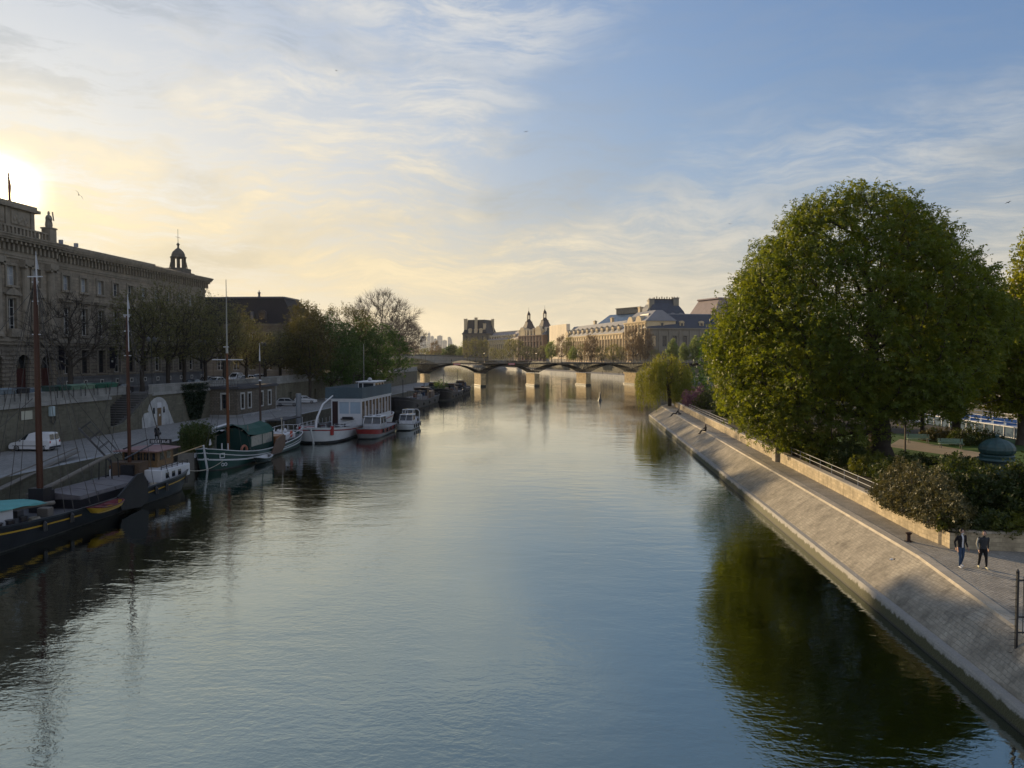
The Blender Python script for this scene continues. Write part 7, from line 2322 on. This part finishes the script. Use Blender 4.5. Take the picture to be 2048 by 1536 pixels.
def car(loc, rz, label, paint, kind='hatch', group=None, name='parked_car'):
    t = thing(name, loc, label, 'van' if kind == 'van' else 'car', rz, group)
    L, W = (4.15, 1.72) if kind != 'van' else (4.15, 1.72)
    h = L / 2
    # side profile of the body below the glass: (y, z), from the tail over the bonnet
    if kind == 'van':
        low = [(-h, .35), (-h, 1.0), (-h + .1, 1.15), (.35, 1.12), (1.15, .98), (h - .2, .82), (h, .6), (h, .3)]
        top = [(-h + .02, 1.1), (-h + .12, 1.72), (-h + .3, 1.80), (-.15, 1.80), (.15, 1.70), (1.18, 1.0)]
    elif kind == 'sedan':
        low = [(-h, .4), (-h, .85), (-h + .15, .98), (-1.2, 1.0), (.75, .96), (h - .25, .78), (h, .6), (h, .3)]
        top = [(-1.45, .98), (-.95, 1.36), (-.5, 1.45), (.1, 1.43), (.4, 1.34), (1.0, .94)]
    else:
        low = [(-h, .4), (-h - .02, .8), (-h + .1, 1.0), (.6, .96), (h - .5, .80), (h - .05, .6), (h, .3)]
        top = [(-h + .12, .98), (-h + .45, 1.42), (-h + .9, 1.5), (-.1, 1.48), (.3, 1.38), (1.15, .94)]
    mb = MB()
    secs = []
    for x, k in ((-W / 2, .0), (-W / 2 + .06, 1), (W / 2 - .06, 1), (W / 2, .0)):
        secs.append([(x, y, z if k else z * .93 + .03) for y, z in low] + [(x, h - .1, .22), (x, -h + .1, .22)])
    mb.loft(secs, closed=True, cap=True)
    w2 = W / 2 - .04; w3 = W / 2 - .20
    zt = max(z for _, z in top); zb = .95
    secs = []
    for s, in ((-1,), (1,)):
        secs.append([(s * (w2 + (w3 - w2) * max(0, (z - zb) / (zt - zb))), y, z) for y, z in top])
    mb.loft([secs[0], [(p[0] * .4, p[1], p[2] + .03) for p in secs[0]], [(p[0] * .4, p[1], p[2] + .03) for p in secs[1]], secs[1]], closed=True, cap=True)
    body = mb.build('body', paint, t, smooth=35)
    # glass laid 6 mm proud of the cabin
    xs = lambda z, o=.006: (w2 + (w3 - w2) * max(0, (z - zb) / (zt - zb))) + o
    z1 = zt - .12
    if kind == 'van':
        qs = [[(.42, 1.12), (.95, 1.12), (.30, z1 - .02), (.12, z1)]]
    else:
        y0, y1 = top[0][0] + .25, top[-1][0] - .3
        yt0, yt1 = top[1][0] + .15, top[-2][0] - .02
        m0, mt = (y0 + y1) / 2, (yt0 + yt1) / 2
        qs = [[(y0, 1.0), (m0 - .04, 1.0), (mt - .04, z1), (yt0, z1)], [(m0 + .04, 1.0), (y1, 1.0), (yt1, z1), (mt + .04, z1)]]
    for q in qs:
        for s in (-1, 1):
            mb = MB(); mb.poly([(s * xs(z), y, z) for y, z in (q if s > 0 else q[::-1])]); mb.build('side_window', GLASS, t)
    mb = MB(); a, b = top[-1], top[-2]
    mb.poly([(-.62, a[0] + .0 - .05, a[1] + .09), (.62, a[0] - .05, a[1] + .09), (.55, b[0] + .05, b[1] + .05), (-.55, b[0] + .05, b[1] + .05)]); mb.build('windscreen', GLASS, t)
    mb = MB(); a, b = top[0], top[1]
    if kind == 'van':
        for x0_, x1_ in ((-.68, -.06), (.06, .68)): mb.poly([(x1_, -h - .012, 1.15), (x0_, -h - .012, 1.15), (x0_ * .97, -h + .085, 1.66), (x1_ * .97, -h + .085, 1.66)])
    else:
        mb.poly([(.6, a[0] + .05, a[1] + .12), (-.6, a[0] + .05, a[1] + .12), (-.52, b[0] - .08, b[1] - .04), (.52, b[0] - .08, b[1] - .04)])
    mb.build('rear_window', GLASS, t)
    mb = MB()
    for s in (-1, 1): mb.box(s * W / 2 - .012, s * W / 2 + .012, -h + .35, h - .4, .52, .58)
    mb.build('side_moulding', BLACK, t)
    for y in (-h + .75, h - .8):
        for s in (-1, 1):
            mb = MB(); x0 = s * (W / 2 - .2); x1 = s * (W / 2 + .01)
            n = 16; ring = lambda x, r: [(x, y + r * math.cos(2 * math.pi * k / n), .31 + r * math.sin(2 * math.pi * k / n)) for k in range(n)]
            mb.loft([ring(x0, .30), ring(x0, .31), ring(x1 - s * .03, .31), ring(x1, .28), ring(x1, .20), ring(x1 - s * .03, .19)], cap=True)
            w = mb.build('wheel', TYRE, t)
            mb = MB(); mb.loft([ring(x1 - s * .025, .19), ring(x1 - s * .005, .17), ring(x1 + s * .0, .05)], cap=True); mb.build('rim', RIM, w)
    for s in (-1, 1):
        mb = MB(); mb.bevbox(s * .62 - .14, s * .62 + .14, h - .16, h + .012, .58, .74, .03); mb.build('headlight', LAMPW, t)
        z0 = .75 if kind != 'van' else .8
        mb = MB(); mb.bevbox(s * .72 - .08, s * .72 + .08, -h - .03, -h + .06, z0, z0 + .22, .02); mb.build('tail_light', LAMPR, t)
        mb = MB(); mb.bevbox(s * (W / 2 + .02) - .09, s * (W / 2 + .02) + .09, .85, .98, .98, 1.1, .03); mb.build('mirror', BLACK, t)
    mb = MB(); mb.box(-.26, .26, -h - .035, -h - .012, .55, .66); mb.build('number_plate', WHITE, t)
    mb = MB(); mb.bevbox(-W / 2 + .03, W / 2 - .03, -h - .05, -h + .1, .28, .48, .04); mb.bevbox(-W / 2 + .03, W / 2 - .03, h - .1, h + .04, .26, .46, .04); mb.build('bumper', BLACK if kind == 'van' else paint, t)
    return t


def paint(nm, c): return M('car_' + nm, c, .28, .06, 1, 3, spec=.6)


SILVER, WPAINT, RPAINT, BPAINT, GPAINT = paint('silver', (.38, .39, .40)), paint('white', (.62, .63, .65)), paint('red', (.28, .03, .03)), paint('black', (.015, .015, .018)), paint('grey', (.12, .125, .135))
car((-53.7, 70.2, 2.6), R(92), 'small white delivery van parked nose to the quay wall', WPAINT, 'van')
x, y = at(577, 812, 2.6)
car((x, y, 2.6), R(-84), 'silver hatchback parked on the lower quay beside the small quay house', SILVER)
x, y = at(588, 806, 2.6)
car((x, y + 1.6, 2.6), R(-84), 'red van-like car hidden behind the silver hatchback', RPAINT, 'van')
x, y = at(603, 808, 2.6)
car((x, y + 2.4, 2.6), R(-80), 'white car with its bonnet showing past the mooring pile', WPAINT)
for px, X, kind, pt, lab, rz in [
    (66, -62, 'hatch', GPAINT, 'grey car behind the slate blue book box, tail lamp showing', 0),
    (236, -60.6, 'sedan', BPAINT, 'black saloon above the stair head with its headlamps towards the bridge', 180),
    (180, -66.5, 'sedan', GPAINT, 'dark saloon parked by the palace plinth behind the green book boxes', 0),
    (384, -60.5, 'sedan', BPAINT, 'black saloon at the kerb above the ivy', 180),
    (412, -65, 'hatch', GPAINT, 'grey hatchback near the corner of the palace', 180),
    (430, -61, 'hatch', SILVER, 'silver hatchback behind the ivy curtain', 180),
    (470, -66, 'van', WPAINT, 'white van on the upper street before the slate pavilion', 180),
    (492, -62, 'hatch', WPAINT, 'white hatchback above the small quay house, left one', 180),
    (516, -63, 'hatch', paint('pearl', (.5, .5, .52)), 'pearl hatchback above the small quay house, right one', 180),
]:
    car((X, on_x(px, 740, X)[0], 6.905), R(rz), lab, pt, kind)


# ------------------------------------------------------------------ people
SKIN = M('skin', (.42, .26, .19), .6, .1, 8, 30)
HAIR = M('dark_hair', (.02, .015, .012), .6)


def figure(name, loc, rz, label, J, mats, voxel=.02, hair=True, fingers=False, extra=None, group=None, hairmat=None):
    """one continuous body grown round the joints J; mats = (top, legs, shoes, skin, inner)"""
    t = thing(name, loc, label, 'person', rz, group)
    mb = MB(); V = lambda k: Vector(J[k])
    bones = []

    def limb(a, b, ra, rb, mi, mid=None):
        p, q = V(a) if isinstance(a, str) else Vector(a), V(b) if isinstance(b, str) else Vector(b)
        rm = mid or (ra + rb) / 2
        mb.tube([p, p + (q - p) * .35, p + (q - p) * .7, q], [ra, max(ra, rm) * 1.02, rm, rb], 10)
        mb.ball(p, ra * 1.0, 10, 6); mb.ball(q, rb, 10, 6)
        bones.append((p, q, mi))
    pel, ch, nk, hd = V('pelvis'), V('chest'), V('neck'), V('head')
    ax = (V('shL') - V('shR')).normalized(); fw = ax.cross((nk - pel).normalized()); fw = -fw if fw.dot(Vector((0, -1, 0))) < 0 else fw

    def ell(c, rx, ry, ez):
        zz = (nk - pel).normalized()
        return [c + ax * (rx * math.cos(2 * math.pi * k / 14)) + fw * (ry * math.sin(2 * math.pi * k / 14)) for k in range(14)]
    sp = lambda f: pel + (nk - pel) * f
    mb.loft([ell(sp(-.12), .13, .10, 0), ell(sp(0), .17, .125, 0), ell(sp(.22), .16, .11, 0), ell(sp(.5), .175, .12, 0), ell(sp(.75), .19, .12, 0), ell(sp(.92), .155, .09, 0), ell(sp(1.0), .07, .06, 0)], cap=True)
    bones.append((pel - (nk - pel) * .02, nk, 0))
    for s in 'LR':
        limb('sh' + s, 'el' + s, .062, .045, 0); limb('el' + s, 'wr' + s, .044, .032, 0)
        limb('hip' + s, 'kn' + s, .092, .060, 1); limb('kn' + s, 'an' + s, .058, .040, 1)
        w, e = V('wr' + s), V('el' + s); d = (w - e).normalized()
        # palm with five fingers
        sd = d.cross(Vector((0, 1, 0.2))).normalized(); nn = sd.cross(d)
        mb.obox(w + d * .05, d * .05, sd * .014, nn * .038)
        bones.append((w + d * .012, w + d * .17, 3))
        for k, (o, l) in enumerate(((-.030, .062), (-.010, .078), (.010, .074), (.030, .06))):
            b0 = w + d * .09 + nn * o
            mb.tube([b0, b0 + d * l * .5 + sd * .006, b0 + d * l + sd * .022], [.010, .009, .007], 6)
        b0 = w + d * .03 + nn * -.036; mb.tube([b0, b0 + d * .03 - nn * .022, b0 + d * .062 - nn * .028], [.012, .011, .008], 6)
        a, f = V('an' + s), V('toe' + s)
        mb.tube([a + Vector((0, 0, -.02)), (a + f) / 2 + Vector((0, 0, -.005)), f], [.050, .046, .032], 8)
        mb.ball(a + (a - f).normalized() * .04 + Vector((0, 0, -.035)), .045, 8, 5)
        bones.append((a + (f - a) * .08 + Vector((0, 0, -.035)), f, 2))
    mb.tube([nk - (nk - pel) * .1, nk, hd - (hd - nk) * .2], [.065, .055, .055], 10)
    bones.append((nk + (hd - nk) * .25, hd, 3))
    look = Vector(J.get('look', (0, -1, 0))).normalized()
    hz = (hd - nk).normalized()
    mb.ball(hd, .095, 14, 10, (.80, 1.0, 1.22))
    mb.ball(hd + look * .035 - Vector((0, 0, .055)), .062, 10, 6)
    hs = look.cross(Vector((0, 0, 1))).normalized()
    mb.tube([hd + look * .09 + Vector((0, 0, .012)), hd + look * .118 - Vector((0, 0, .03))], [.010, .016], 6)
    mb.ball(hd + look * .088 - Vector((0, 0, .062)), .018, 6, 4, (1.3, 1, .5))
    for s in (-1, 1):
        mb.ball(hd + hs * s * .08 - Vector((0, 0, .01)), .024, 6, 4)
    tmp = mb.build('body', [SKIN], None)
    rm = tmp.modifiers.new('r', 'REMESH'); rm.mode = 'VOXEL'; rm.voxel_size = voxel
    sm = tmp.modifiers.new('s', 'SMOOTH'); sm.iterations = 3; sm.factor = .5
    dg = bpy.context.evaluated_depsgraph_get()
    me = bpy.data.meshes.new_from_object(tmp.evaluated_get(dg))
    bpy.data.objects.remove(tmp)
    me.materials.clear()
    for m in mats: me.materials.append(m)
    me.name = 'body'
    bs = bones
    mi = []
    inner = J.get('open_front')
    for p in me.polygons:
        c = p.center; best = (9, 0)
        for a, b, m in bs:
            ab = b - a; k = max(0, min(1, (c - a).dot(ab) / (ab.length_squared + 1e-9))); dd = (c - a - ab * k).length - (.10 if (m == 0 and ab.length > .42) else .02 if m != 3 else 0.03)
            if dd < best[0]: best = (dd, m, k)
        m = best[1]
        if m == 0 and c.z < J.get('hem', pel.z - .03) and (c - pel).length < .4 and abs((c - pel).dot(ax)) < .2: m = 1
        if m == 0 and inner and abs((c - pel).dot(ax)) < .045 and (c - pel).dot(fw) > .03: m = 4
        mi.append(m)
    me.polygons.foreach_set('material_index', mi); me.polygons.foreach_set('use_smooth', [True] * len(mi))
    link_mesh('body', me, t)
    # eyes, hair
    m2 = MB()
    for s in (-1, 1): m2.ball(hd + look * .085 + hs * s * .032 + Vector((0, 0, .012)), .010, 6, 4)
    m2.build('eyes', BLACK, t)
    if hair:
        m2 = MB()
        secs = []
        for i in range(7):
            th = math.pi * .5 * i / 6
            r = math.cos(th); z = math.sin(th)
            secs.append([hd - look * .014 + Vector((0, 0, .012 + .125 * z)) + hs * (.092 * r * math.cos(2 * math.pi * k / 14)) + look * (.106 * r * math.sin(2 * math.pi * k / 14) - (.012 if math.sin(2 * math.pi * k / 14) > .3 else 0)) for k in range(14)])
        secs.insert(0, [p - Vector((0, 0, .05)) - look * .03 * max(0, math.sin(2 * math.pi * k / 14)) for k, p in enumerate(secs[0])])
        if J.get('long_hair'): secs.insert(0, [p - Vector((0, 0, .20)) - look * .02 for p in secs[0]])
        m2.loft(secs, cap=True); m2.build('hair', hairmat or HAIR, t, smooth=True)
    if extra: extra(t, V, hs, look)
    return t


def standing(step=0.0, arm=.25, bend=.0, H=1.0):
    """a walking / standing pose facing -y; step in metres"""
    J = dict(pelvis=(0, 0, .95), chest=(0, -.01 - bend * .3, 1.25), neck=(0, -.02 - bend * .6, 1.47), head=(0, -.045 - bend, 1.63),
             shL=(.19, -.01 - bend * .5, 1.41), shR=(-.19, -.01 - bend * .5, 1.41), elL=(.25, .06 - step * .3, 1.14), elR=(-.25, .06 + step * .3, 1.14),
             wrL=(.25, -.05 - step * .55, .90), wrR=(-.25, -.05 + step * .55, .90),
             hipL=(.09, 0, .90), hipR=(-.09, 0, .90), knL=(.10, -.04 + step * .35, .49), knR=(-.10, -.05 - step * .45, .50),
             anL=(.10, .05 + step * .9, .085 + abs(step) * .12), anR=(-.10, .02 - step * .8, .085), toeL=(.12, -.13 + step * .85, .035 + abs(step) * .02), toeR=(-.12, -.16 - step * .8, .035), look=(0, -1, -.1))
    return {k: (tuple(Vector(v) * H) if k not in ('look',) else v) for k, v in J.items()}


CL = lambda n, c: M('cloth_' + n, c, .85, .18, 3, 20)
BLKJ, WTEE, JEANS, WSHOE, BLKT, GREYJ, PALE, YSHOE = CL('black_jacket', (.014, .014, .017)), CL('white_tee', (.55, .55, .56)), CL('blue_jeans', (.035, .065, .12)), CL('white_shoe', (.62, .62, .62)), CL('black_trousers', (.012, .012, .013)), CL('charcoal_jacket', (.04, .042, .046)), CL('pale_sleeve', (.42, .40, .33)), CL('cream_shoe', (.6, .56, .38))
x, y = at(1921, 1135, 2.2)
J = standing(.10, H=1.03); J['open_front'] = 1; J['look'] = (.25, -1, -.05)
figure('person', (x, y, 2.21), R(12), 'person in open black jacket over a white shirt, blue jeans and white shoes', J, (BLKJ, JEANS, WSHOE, SKIN, WTEE), .012)
x, y = at(1965, 1137, 2.2)
J = standing(-.22, bend=.06, H=1.0); J['look'] = (-.25, -1, -.5)


def sleeve(t, V, hs, look):
    m = MB(); a, b, c = V('shR'), V('elR'), V('wrR')
    o = Vector((-.012, -.004, 0))
    m.tube([a + o, b + o, c + o * .5], [.060, .048, .038], 8); m.build('pale_sleeve', PALE, t, smooth=True)
    m = MB(); m.tube([V('neck') + Vector((0, .03, -.03)), V('neck') + Vector((0, .07, .02))], [.09, .06], 8); m.build('hood', GREYJ, t)


figure('person', (x, y, 2.21), R(-6), 'person looking down in a charcoal hooded jacket, black trousers and pale shoes', J, (GREYJ, BLKT, YSHOE, SKIN, WTEE), .012, extra=sleeve)

x, y = at(314, 881, 2.6)
J = standing(.16, H=.97); J['hem'] = .55; J['long_hair'] = 1


def coat(t, V, hs, look):
    m = MB(); p = V('pelvis')
    secs = []
    for z, rx, ry in ((.52, .24, .20), (.70, .215, .175), (.92, .185, .145), (1.12, .175, .135)): secs.append([(p.x + rx * math.cos(a), p.y + ry * math.sin(a), z * .97) for a in np.linspace(0, 2 * math.pi, 15)[:-1]])
    m.loft(secs, cap=True); m.build('coat_skirt', BLKJ, t, smooth=True)


figure('person', (x, y, 2.6), R(20), 'person in a long dark coat walking on the lower quay, bag on the arm', J, (BLKJ, BLKT, BLKT, SKIN, WTEE), .018, extra=coat)
t = thing('handbag', (x + .36, y - .05, 3.25), 'black handbag carried by the person in the long dark coat', 'bag')
mb = MB(); mb.bevbox(-.08, .08, -.18, .18, 0, .28, .03); mb.build('body', BLACK, t)
mb = MB(); mb.tube([(0, -.12, .27), (-.02, -.08, .5), (-.02, .08, .5), (0, .12, .27)], .012, 5); mb.build('strap', BLACK, t)

# two people at the edge of the ramp, legs hanging down the slope (they face the river, local -y)
SEAT = dict(pelvis=(0, .05, .12), chest=(0, .10, .42), neck=(0, .06, .64), head=(0, .02, .80), shL=(.19, .08, .58), shR=(-.19, .08, .58), elL=(.24, -.10, .36), elR=(-.24, -.10, .36), wrL=(.12, -.32, .36), wrR=(-.12, -.32, .36),
            hipL=(.10, -.02, .10), hipR=(-.10, -.02, .10), knL=(.12, -.42, .22), knR=(-.12, -.46, .16), anL=(.12, -.72, -.22), anR=(-.12, -.80, -.28), toeL=(.13, -.92, -.30), toeR=(-.13, -1.0, -.36), look=(0, -1, -.1))
figure('person', (16.75, 98.6, 2.24), R(-78), 'person in dark clothes sitting hunched on the sunlit coping, feet on the ramp', SEAT, (BLKJ, BLKT, BLKT, SKIN, WTEE), .02)
LEAN = dict(SEAT); LEAN.update(chest=(0, .26, .36), neck=(0, .42, .54), head=(0, .44, .70), shL=(.19, .38, .50), shR=(-.19, .38, .50), elL=(.27, .60, .28), elR=(-.27, .60, .28), wrL=(.28, .72, .06), wrR=(-.28, .72, .06))
figure('person', (16.7, 127.2, 2.24), R(-80), 'person leaning back on straight arms at the coping near the willow', LEAN, (CL('black_top', (.02, .018, .018)), BLKT, BLKT, SKIN, WTEE), .02)
t = thing('rucksack', (17.3, 126.6, 2.24), 'small dark bag lying behind the person leaning back near the willow', 'bag')
mb = MB(); mb.ball((0, 0, .14), .2, 10, 6, (1.5, 1, .7)); mb.build('body', BLACK, t); mb = MB(); mb.tube([(-.2, .1, .1), (0, .22, .2), (.2, .1, .1)], .02, 5); mb.build('strap', BLACK, t)

# strollers on the footbridge and the quays
px_people = [(903, 5.0), (940, 3.2), (968, 6.0), (1110, 4.0), (1116, 5.5), (1160, 3.0), (1236, 6.0), (1262, 3.5)]
proto = None
for k, (px, lat) in enumerate(px_people):
    # solve for the span whose point lies in that column
    u0 = (px - 1024) / F
    i = (u0 * (B0[1] + math.cos(BA) * lat) - B0[0] + math.sin(BA) * lat) / (SPAN[0] - u0 * SPAN[1])
    p = bridge_pt(i, lat, 9.12)
    lab = 'dark-clothed person strolling across the iron footbridge'
    if proto is None: proto = figure('person', p, R(80), lab, standing(.15), (BLKJ, BLKT, BLKT, SKIN, WTEE), .03, group='people on the footbridge')
    else: dup(proto, p, R(80 + 180 * (k % 2)), lab)
for k, (px, f) in enumerate([(1150, 470), (1238, 405), (1246, 402), (1262, 398), (1205, 430), (1083, 520)]):
    X, Y = cw((px - 1024) / F * f, f); dup(proto, (X, Y, 1.9), k * 1.1, 'dark-clothed person on the far lower quay under the bridge arches', 'people on the far quay')

# ------------------------------------------------------------------ small things on the island
x, y = at(1817, 1083, 2.2)
t = thing('bollard', (x, y, 2.2), 'short rusty iron mooring bollard on the cobbled promenade', 'bollard')
mb = MB(); mb.lathe((0, 0, 0), [(.16, 0), (.13, .04), (.10, .1), (.09, .36), (.15, .42), (.16, .47), (.06, .5)], 12); mb.build('post', M('rusty_iron', (.045, .024, .018), .8), t, smooth=40)
mb = MB(); mb.lathe((0, 0, -.004), [(.22, 0), (.22, .03)], 12); mb.build('base_plate', IRON, t)
x, y = at(1793, 1119, 1.7)
t = thing('shoulder_bag', (x, y, 1.62), 'small crumpled black and white bundle lying on the sunlit ramp', 'bag')
mb = MB(); mb.ball((0, 0, .06), .16, 9, 6, (1.2, .8, .5)); mb.build('bag', BLACK, t)
mb = MB(); mb.ball((-.16, .12, .05), .10, 8, 5, (1.4, .9, .5)); mb.build('cloth', WTEE, t)
mb = MB(); mb.tube([(.1, 0, .08), (.22, -.12, .12), (.3, .05, .06)], .015, 5); mb.build('strap', BLACK, t)

t = thing('spiked_fence', (15.45, 27.4, 1.3), 'tall black iron fence with a row of side spikes across the ramp', 'fence')
mb = MB(); mb.bar((0, 0, -.15), (0, 0, 3.1), .09, .07); mb.lathe((0, 0, 3.1), [(.05, 0), (.06, .06), (.01, .16)], 8)
mb.build('end_post', IRON, t)
mb = MB()
for k in range(13): mb.tube([(0, 0, .05 + .235 * k), (-.26, -.02, .05 + .235 * k)], [.014, .004], 5)
mb.build('spikes', IRON, t)
for zz in (1.0, 1.55, 2.85):
    mb = MB(); mb.bar((0, 0, zz), (3.4, .05, zz), .04, .05); mb.build('rail', IRON, t)
for k in range(1, 16):
    mb = MB(); mb.tube([(.22 * k, .02, min(1.0, .95)), (.22 * k, .02, 3.0)], .013, 5); mb.build('upright', IRON, t)
mb = MB(); mb.bar((3.45, .05, .7), (3.45, .05, 3.1), .09); mb.build('inner_post', IRON, t)


def bench(px, py, label, rz):
    x, y = at(px, py, 3.0)
    t = thing('park_bench', (x, y, 3.02), label, 'bench', rz)
    G = M('pale_green_bench', (.22, .33, .27), .6, .15, 2, 8)
    mb = MB()
    for k in range(3): mb.box(-1.1, 1.1, -.5 + .15 * k, -.38 + .15 * k, .42, .46)
    mb.build('seat', G, t)
    mb = MB()
    for k in range(3): mb.box(-1.1, 1.1, -.06 + .01 * k, -.03 + .01 * k, .52 + .14 * k, .63 + .14 * k)
    mb.build('backrest', G, t)
    for x_ in (-.9, .9):
        mb = MB(); mb.bar((x_, -.45, 0), (x_, -.4, .42), .06); mb.bar((x_, .02, 0), (x_, -.04, .92), .06); mb.bar((x_, -.5, .40), (x_, 0, .40), .05); mb.build('leg', IRON, t)


bench(1835, 886, 'pale green slatted park bench close to the chestnut trunk', R(-4))
bench(1900, 896, 'pale green slatted park bench nearer the domed kiosk', R(-8))

X, Y = cw((1998 - 1024) / F * 50, 50)
t = thing('domed_kiosk', (X, Y, 3.0), 'round kiosk column with a ribbed green copper dome half hidden by dark shrubs', 'kiosk')
CU = M('copper_green', (.022, .060, .058), .5, .35, 2, 10, spec=.5)
mb = MB(); mb.lathe((0, 0, 0), [(.85, 0), (.85, .3), (.75, .4), (.75, 1.95), (.85, 2.0)], 18); mb.build('drum', CU, t, smooth=40)
mb = MB(); mb.lathe((0, 0, 2.0), [(1.15, 0), (1.2, .08), (1.15, .18), (1.0, .22), (1.05, .35), (.98, .42)], 18); mb.build('canopy_edge', CU, t)
mb = MB()
n = 48; secs = []
for r, z in ((.86, 2.4), (1.0, 2.55), (1.06, 2.75), (1.02, 2.95), (.86, 3.18), (.6, 3.36), (.3, 3.47), (.1, 3.52), (.09, 3.6), (.14, 3.66), (.02, 3.78)):
    secs.append([(r * (1 + (.035 if k % 4 == 0 else 0)) * math.cos(2 * math.pi * k / n), r * (1 + (.035 if k % 4 == 0 else 0)) * math.sin(2 * math.pi * k / n), z) for k in range(n)])
mb.loft(secs, cap=True); mb.build('dome', CU, t)

x, y = at(1407, 812, 3.0)
lamp_on((x, y, 3.0), 4.0, 'black two-armed lamp post beside the purple bush near the island tip', None, 2, .8, R(0), .22)
x, y = at(1773, 905, 3.0)
lamp_on((x + 2.6, y + 6, 3.0), 3.4, 'slim dark lamp post on the lawn behind the chestnut trunk', None, 1, 0, 0, .2)
for px, lab in ((303, 'black three-lantern lamp post before the palace between two budding trees'), (527, 'black lamp post above the right end of the small quay house'), (404, 'black lamp post at the palace corner beside the leaning tree')):
    yy = on_x(px, 700, -57.4)[0]
    lamp_on((-57.4, yy, 7.04), 7.2, lab, None, 2, .7, R(90), .3)

# tour boats on the far arm
def tour_boat(loc, rz, L, label, band):
    t = thing('tour_boat', loc, label, 'tour boat', rz)
    H = Hull(L, 6.0, 1.3, .5, .2, near=(.15, .2), far=(.08, .5), rake=(1.2, .2), flare=.08, n=18)
    mb = MB(); H.strip(mb, H.h, .3, m=2); mb.mat(1); H.strip(mb, .31, -.4, m=1); mb.build('hull', (WHITE, BLACK), t, smooth=40)
    mb = MB(); H.deck(mb, .2); mb.build('deck', M('tour_deck', (.3, .31, .33), .6), t)
    mb = MB(); mb.box(-2.4, 2.4, L * .14, L * .86, 1.1, 1.6); mb.box(-2.4, 2.4, L * .14, L * .86, 2.9, 3.02)
    for k in range(15):
        y = L * .14 + L * .72 * k / 14
        for s in (-2.38, 2.38): mb.bar((s, y, 1.6), (s, y, 2.9), .1)
    mb.build('saloon', WHITE, t)
    mb = MB(); mb.box(-2.34, 2.34, L * .145, L * .855, 1.6, 2.9); mb.build('glazing', M('tour_glass', (.10, .14, .19), .08, spec=.9), t)
    mb = MB()
    for k in range(9): mb.box(-2.0, 2.0, L * .22 + k * L * .065, L * .22 + k * L * .065 + .5, 3.02, 3.5)
    mb.build('roof_seat', band, t)
    mb = MB()
    for z in (3.5, 4.0):
        for s in (-2.35, 2.35): mb.tube([(s, L * .16, z), (s, L * .84, z)], .035, 5)
    for k in range(12):
        for s in (-2.35, 2.35): mb.tube([(s, L * .16 + L * .68 * k / 11, 3.0), (s, L * .16 + L * .68 * k / 11, 4.0)], .03, 5)
    mb.build('roof_rail', WHITE, t)
    mb = MB(); mb.bevbox(-1.2, 1.2, L * .70, L * .78, 3.0, 4.9, .1); mb.build('wheelhouse', WHITE, t)


BLUESEAT = M('blue_seat', (.06, .14, .32), .6)
tour_boat((58.5, 88, 0), R(4), 40, 'white glazed tour boat with blue deck seats on the far arm behind the kiosk', BLUESEAT)
tour_boat((52.5, 132, 0), R(6), 38, 'white glazed tour boat seen behind the chestnut trunk', M('grey_seat', (.2, .2, .22), .6))
t = thing('landing_quay', (54.0, 84, 0), 'pale floating landing pontoon beside the tour boats', 'pontoon')
mb = MB(); mb.box(-1.5, 1.2, 0, 62, -.2, .7); mb.build('deck', QUAYEDGE, t)
mb = MB()
for k in range(9): mb.tube([(-1.2, 4 + 6.8 * k, .7), (-1.2, 4 + 6.8 * k, 1.7)], .04, 5)
mb.tube([(-1.2, 4, 1.65), (-1.2, 58.4, 1.65)], .035, 5)
mb.build('railing', WHITE, t)

# marker buoy, gulls
X, Y = at(1200, 801, 0)
t = thing('marker_buoy', (X, Y, 0), 'lone dark channel marker standing in the water with a sunlit side', 'buoy')
mb = MB(); mb.lathe((0, 0, -.3), [(.2, 0), (.55, .3), (.5, .55), (.28, .8), (.2, 1.6), (.12, 2.1), (.05, 2.3)], 12); mb.build('float', M('buoy_dark', (.06, .06, .055), .4), t, smooth=40)
mb = MB(); mb.ball((0, 0, 2.1), .16, 8, 5); mb.build('topmark', M('buoy_pale', (.4, .38, .33), .5), t)
for k, (px, py, f, sz, lab) in enumerate([(165, 393, 95, .62, 'gull gliding left of the turret against the yellow sky'), (2008, 408, 150, .6, 'bird flying to the right of the chestnut top'), (1052, 269, 220, .6, 'tiny bird high above the footbridge'), (678, 150, 240, .6, 'tiny bird high above the left bank trees'), (1457, 450, 200, .6, 'tiny bird just left of the chestnut crown')]):
    X, Y, Z = on_f(px, py, f)
    t = thing('bird', (X, Y, Z), lab, 'bird', k * 1.3 + .6)
    mb = MB()
    mb.tube([(0, -.25 * sz / .6, 0), (0, -.12, .02), (0, .12, .02), (0, .3, .0)], [.02, .07, .06, .01], 6)
    for s in (-1, 1):
        mb.loft([[(0, -.1, .03), (0, .08, .03)], [(s * .3, -.14, .16), (s * .3, .04, .17)], [(s * .72, .02, .05), (s * .72, .06, .05)]], closed=False)
    o = mb.build('body', M('gull_grey', (.12, .12, .12), .8), t)
    o.rotation_euler = (.3, .9 if k == 0 else .2, 0)

# air: the distance pales a little
mb = MB(); mb.box(-5200, 4200, -200, 8600, -2, 340)
hm = bpy.data.materials.new('haze'); hm.use_nodes = True
nt = NT(hm.node_tree)
vol = nt.n('ShaderNodeVolumePrincipled', {'Color': (.92, .92, .95), 'Density': HAZE, 'Anisotropy': .5})
ou = nt.n('ShaderNodeOutputMaterial'); nt.nt.links.new(vol.outputs[0], ou.inputs['Volume'])
if HAZE > 0: tag(mb.build('haze', hm), kind='stuff')
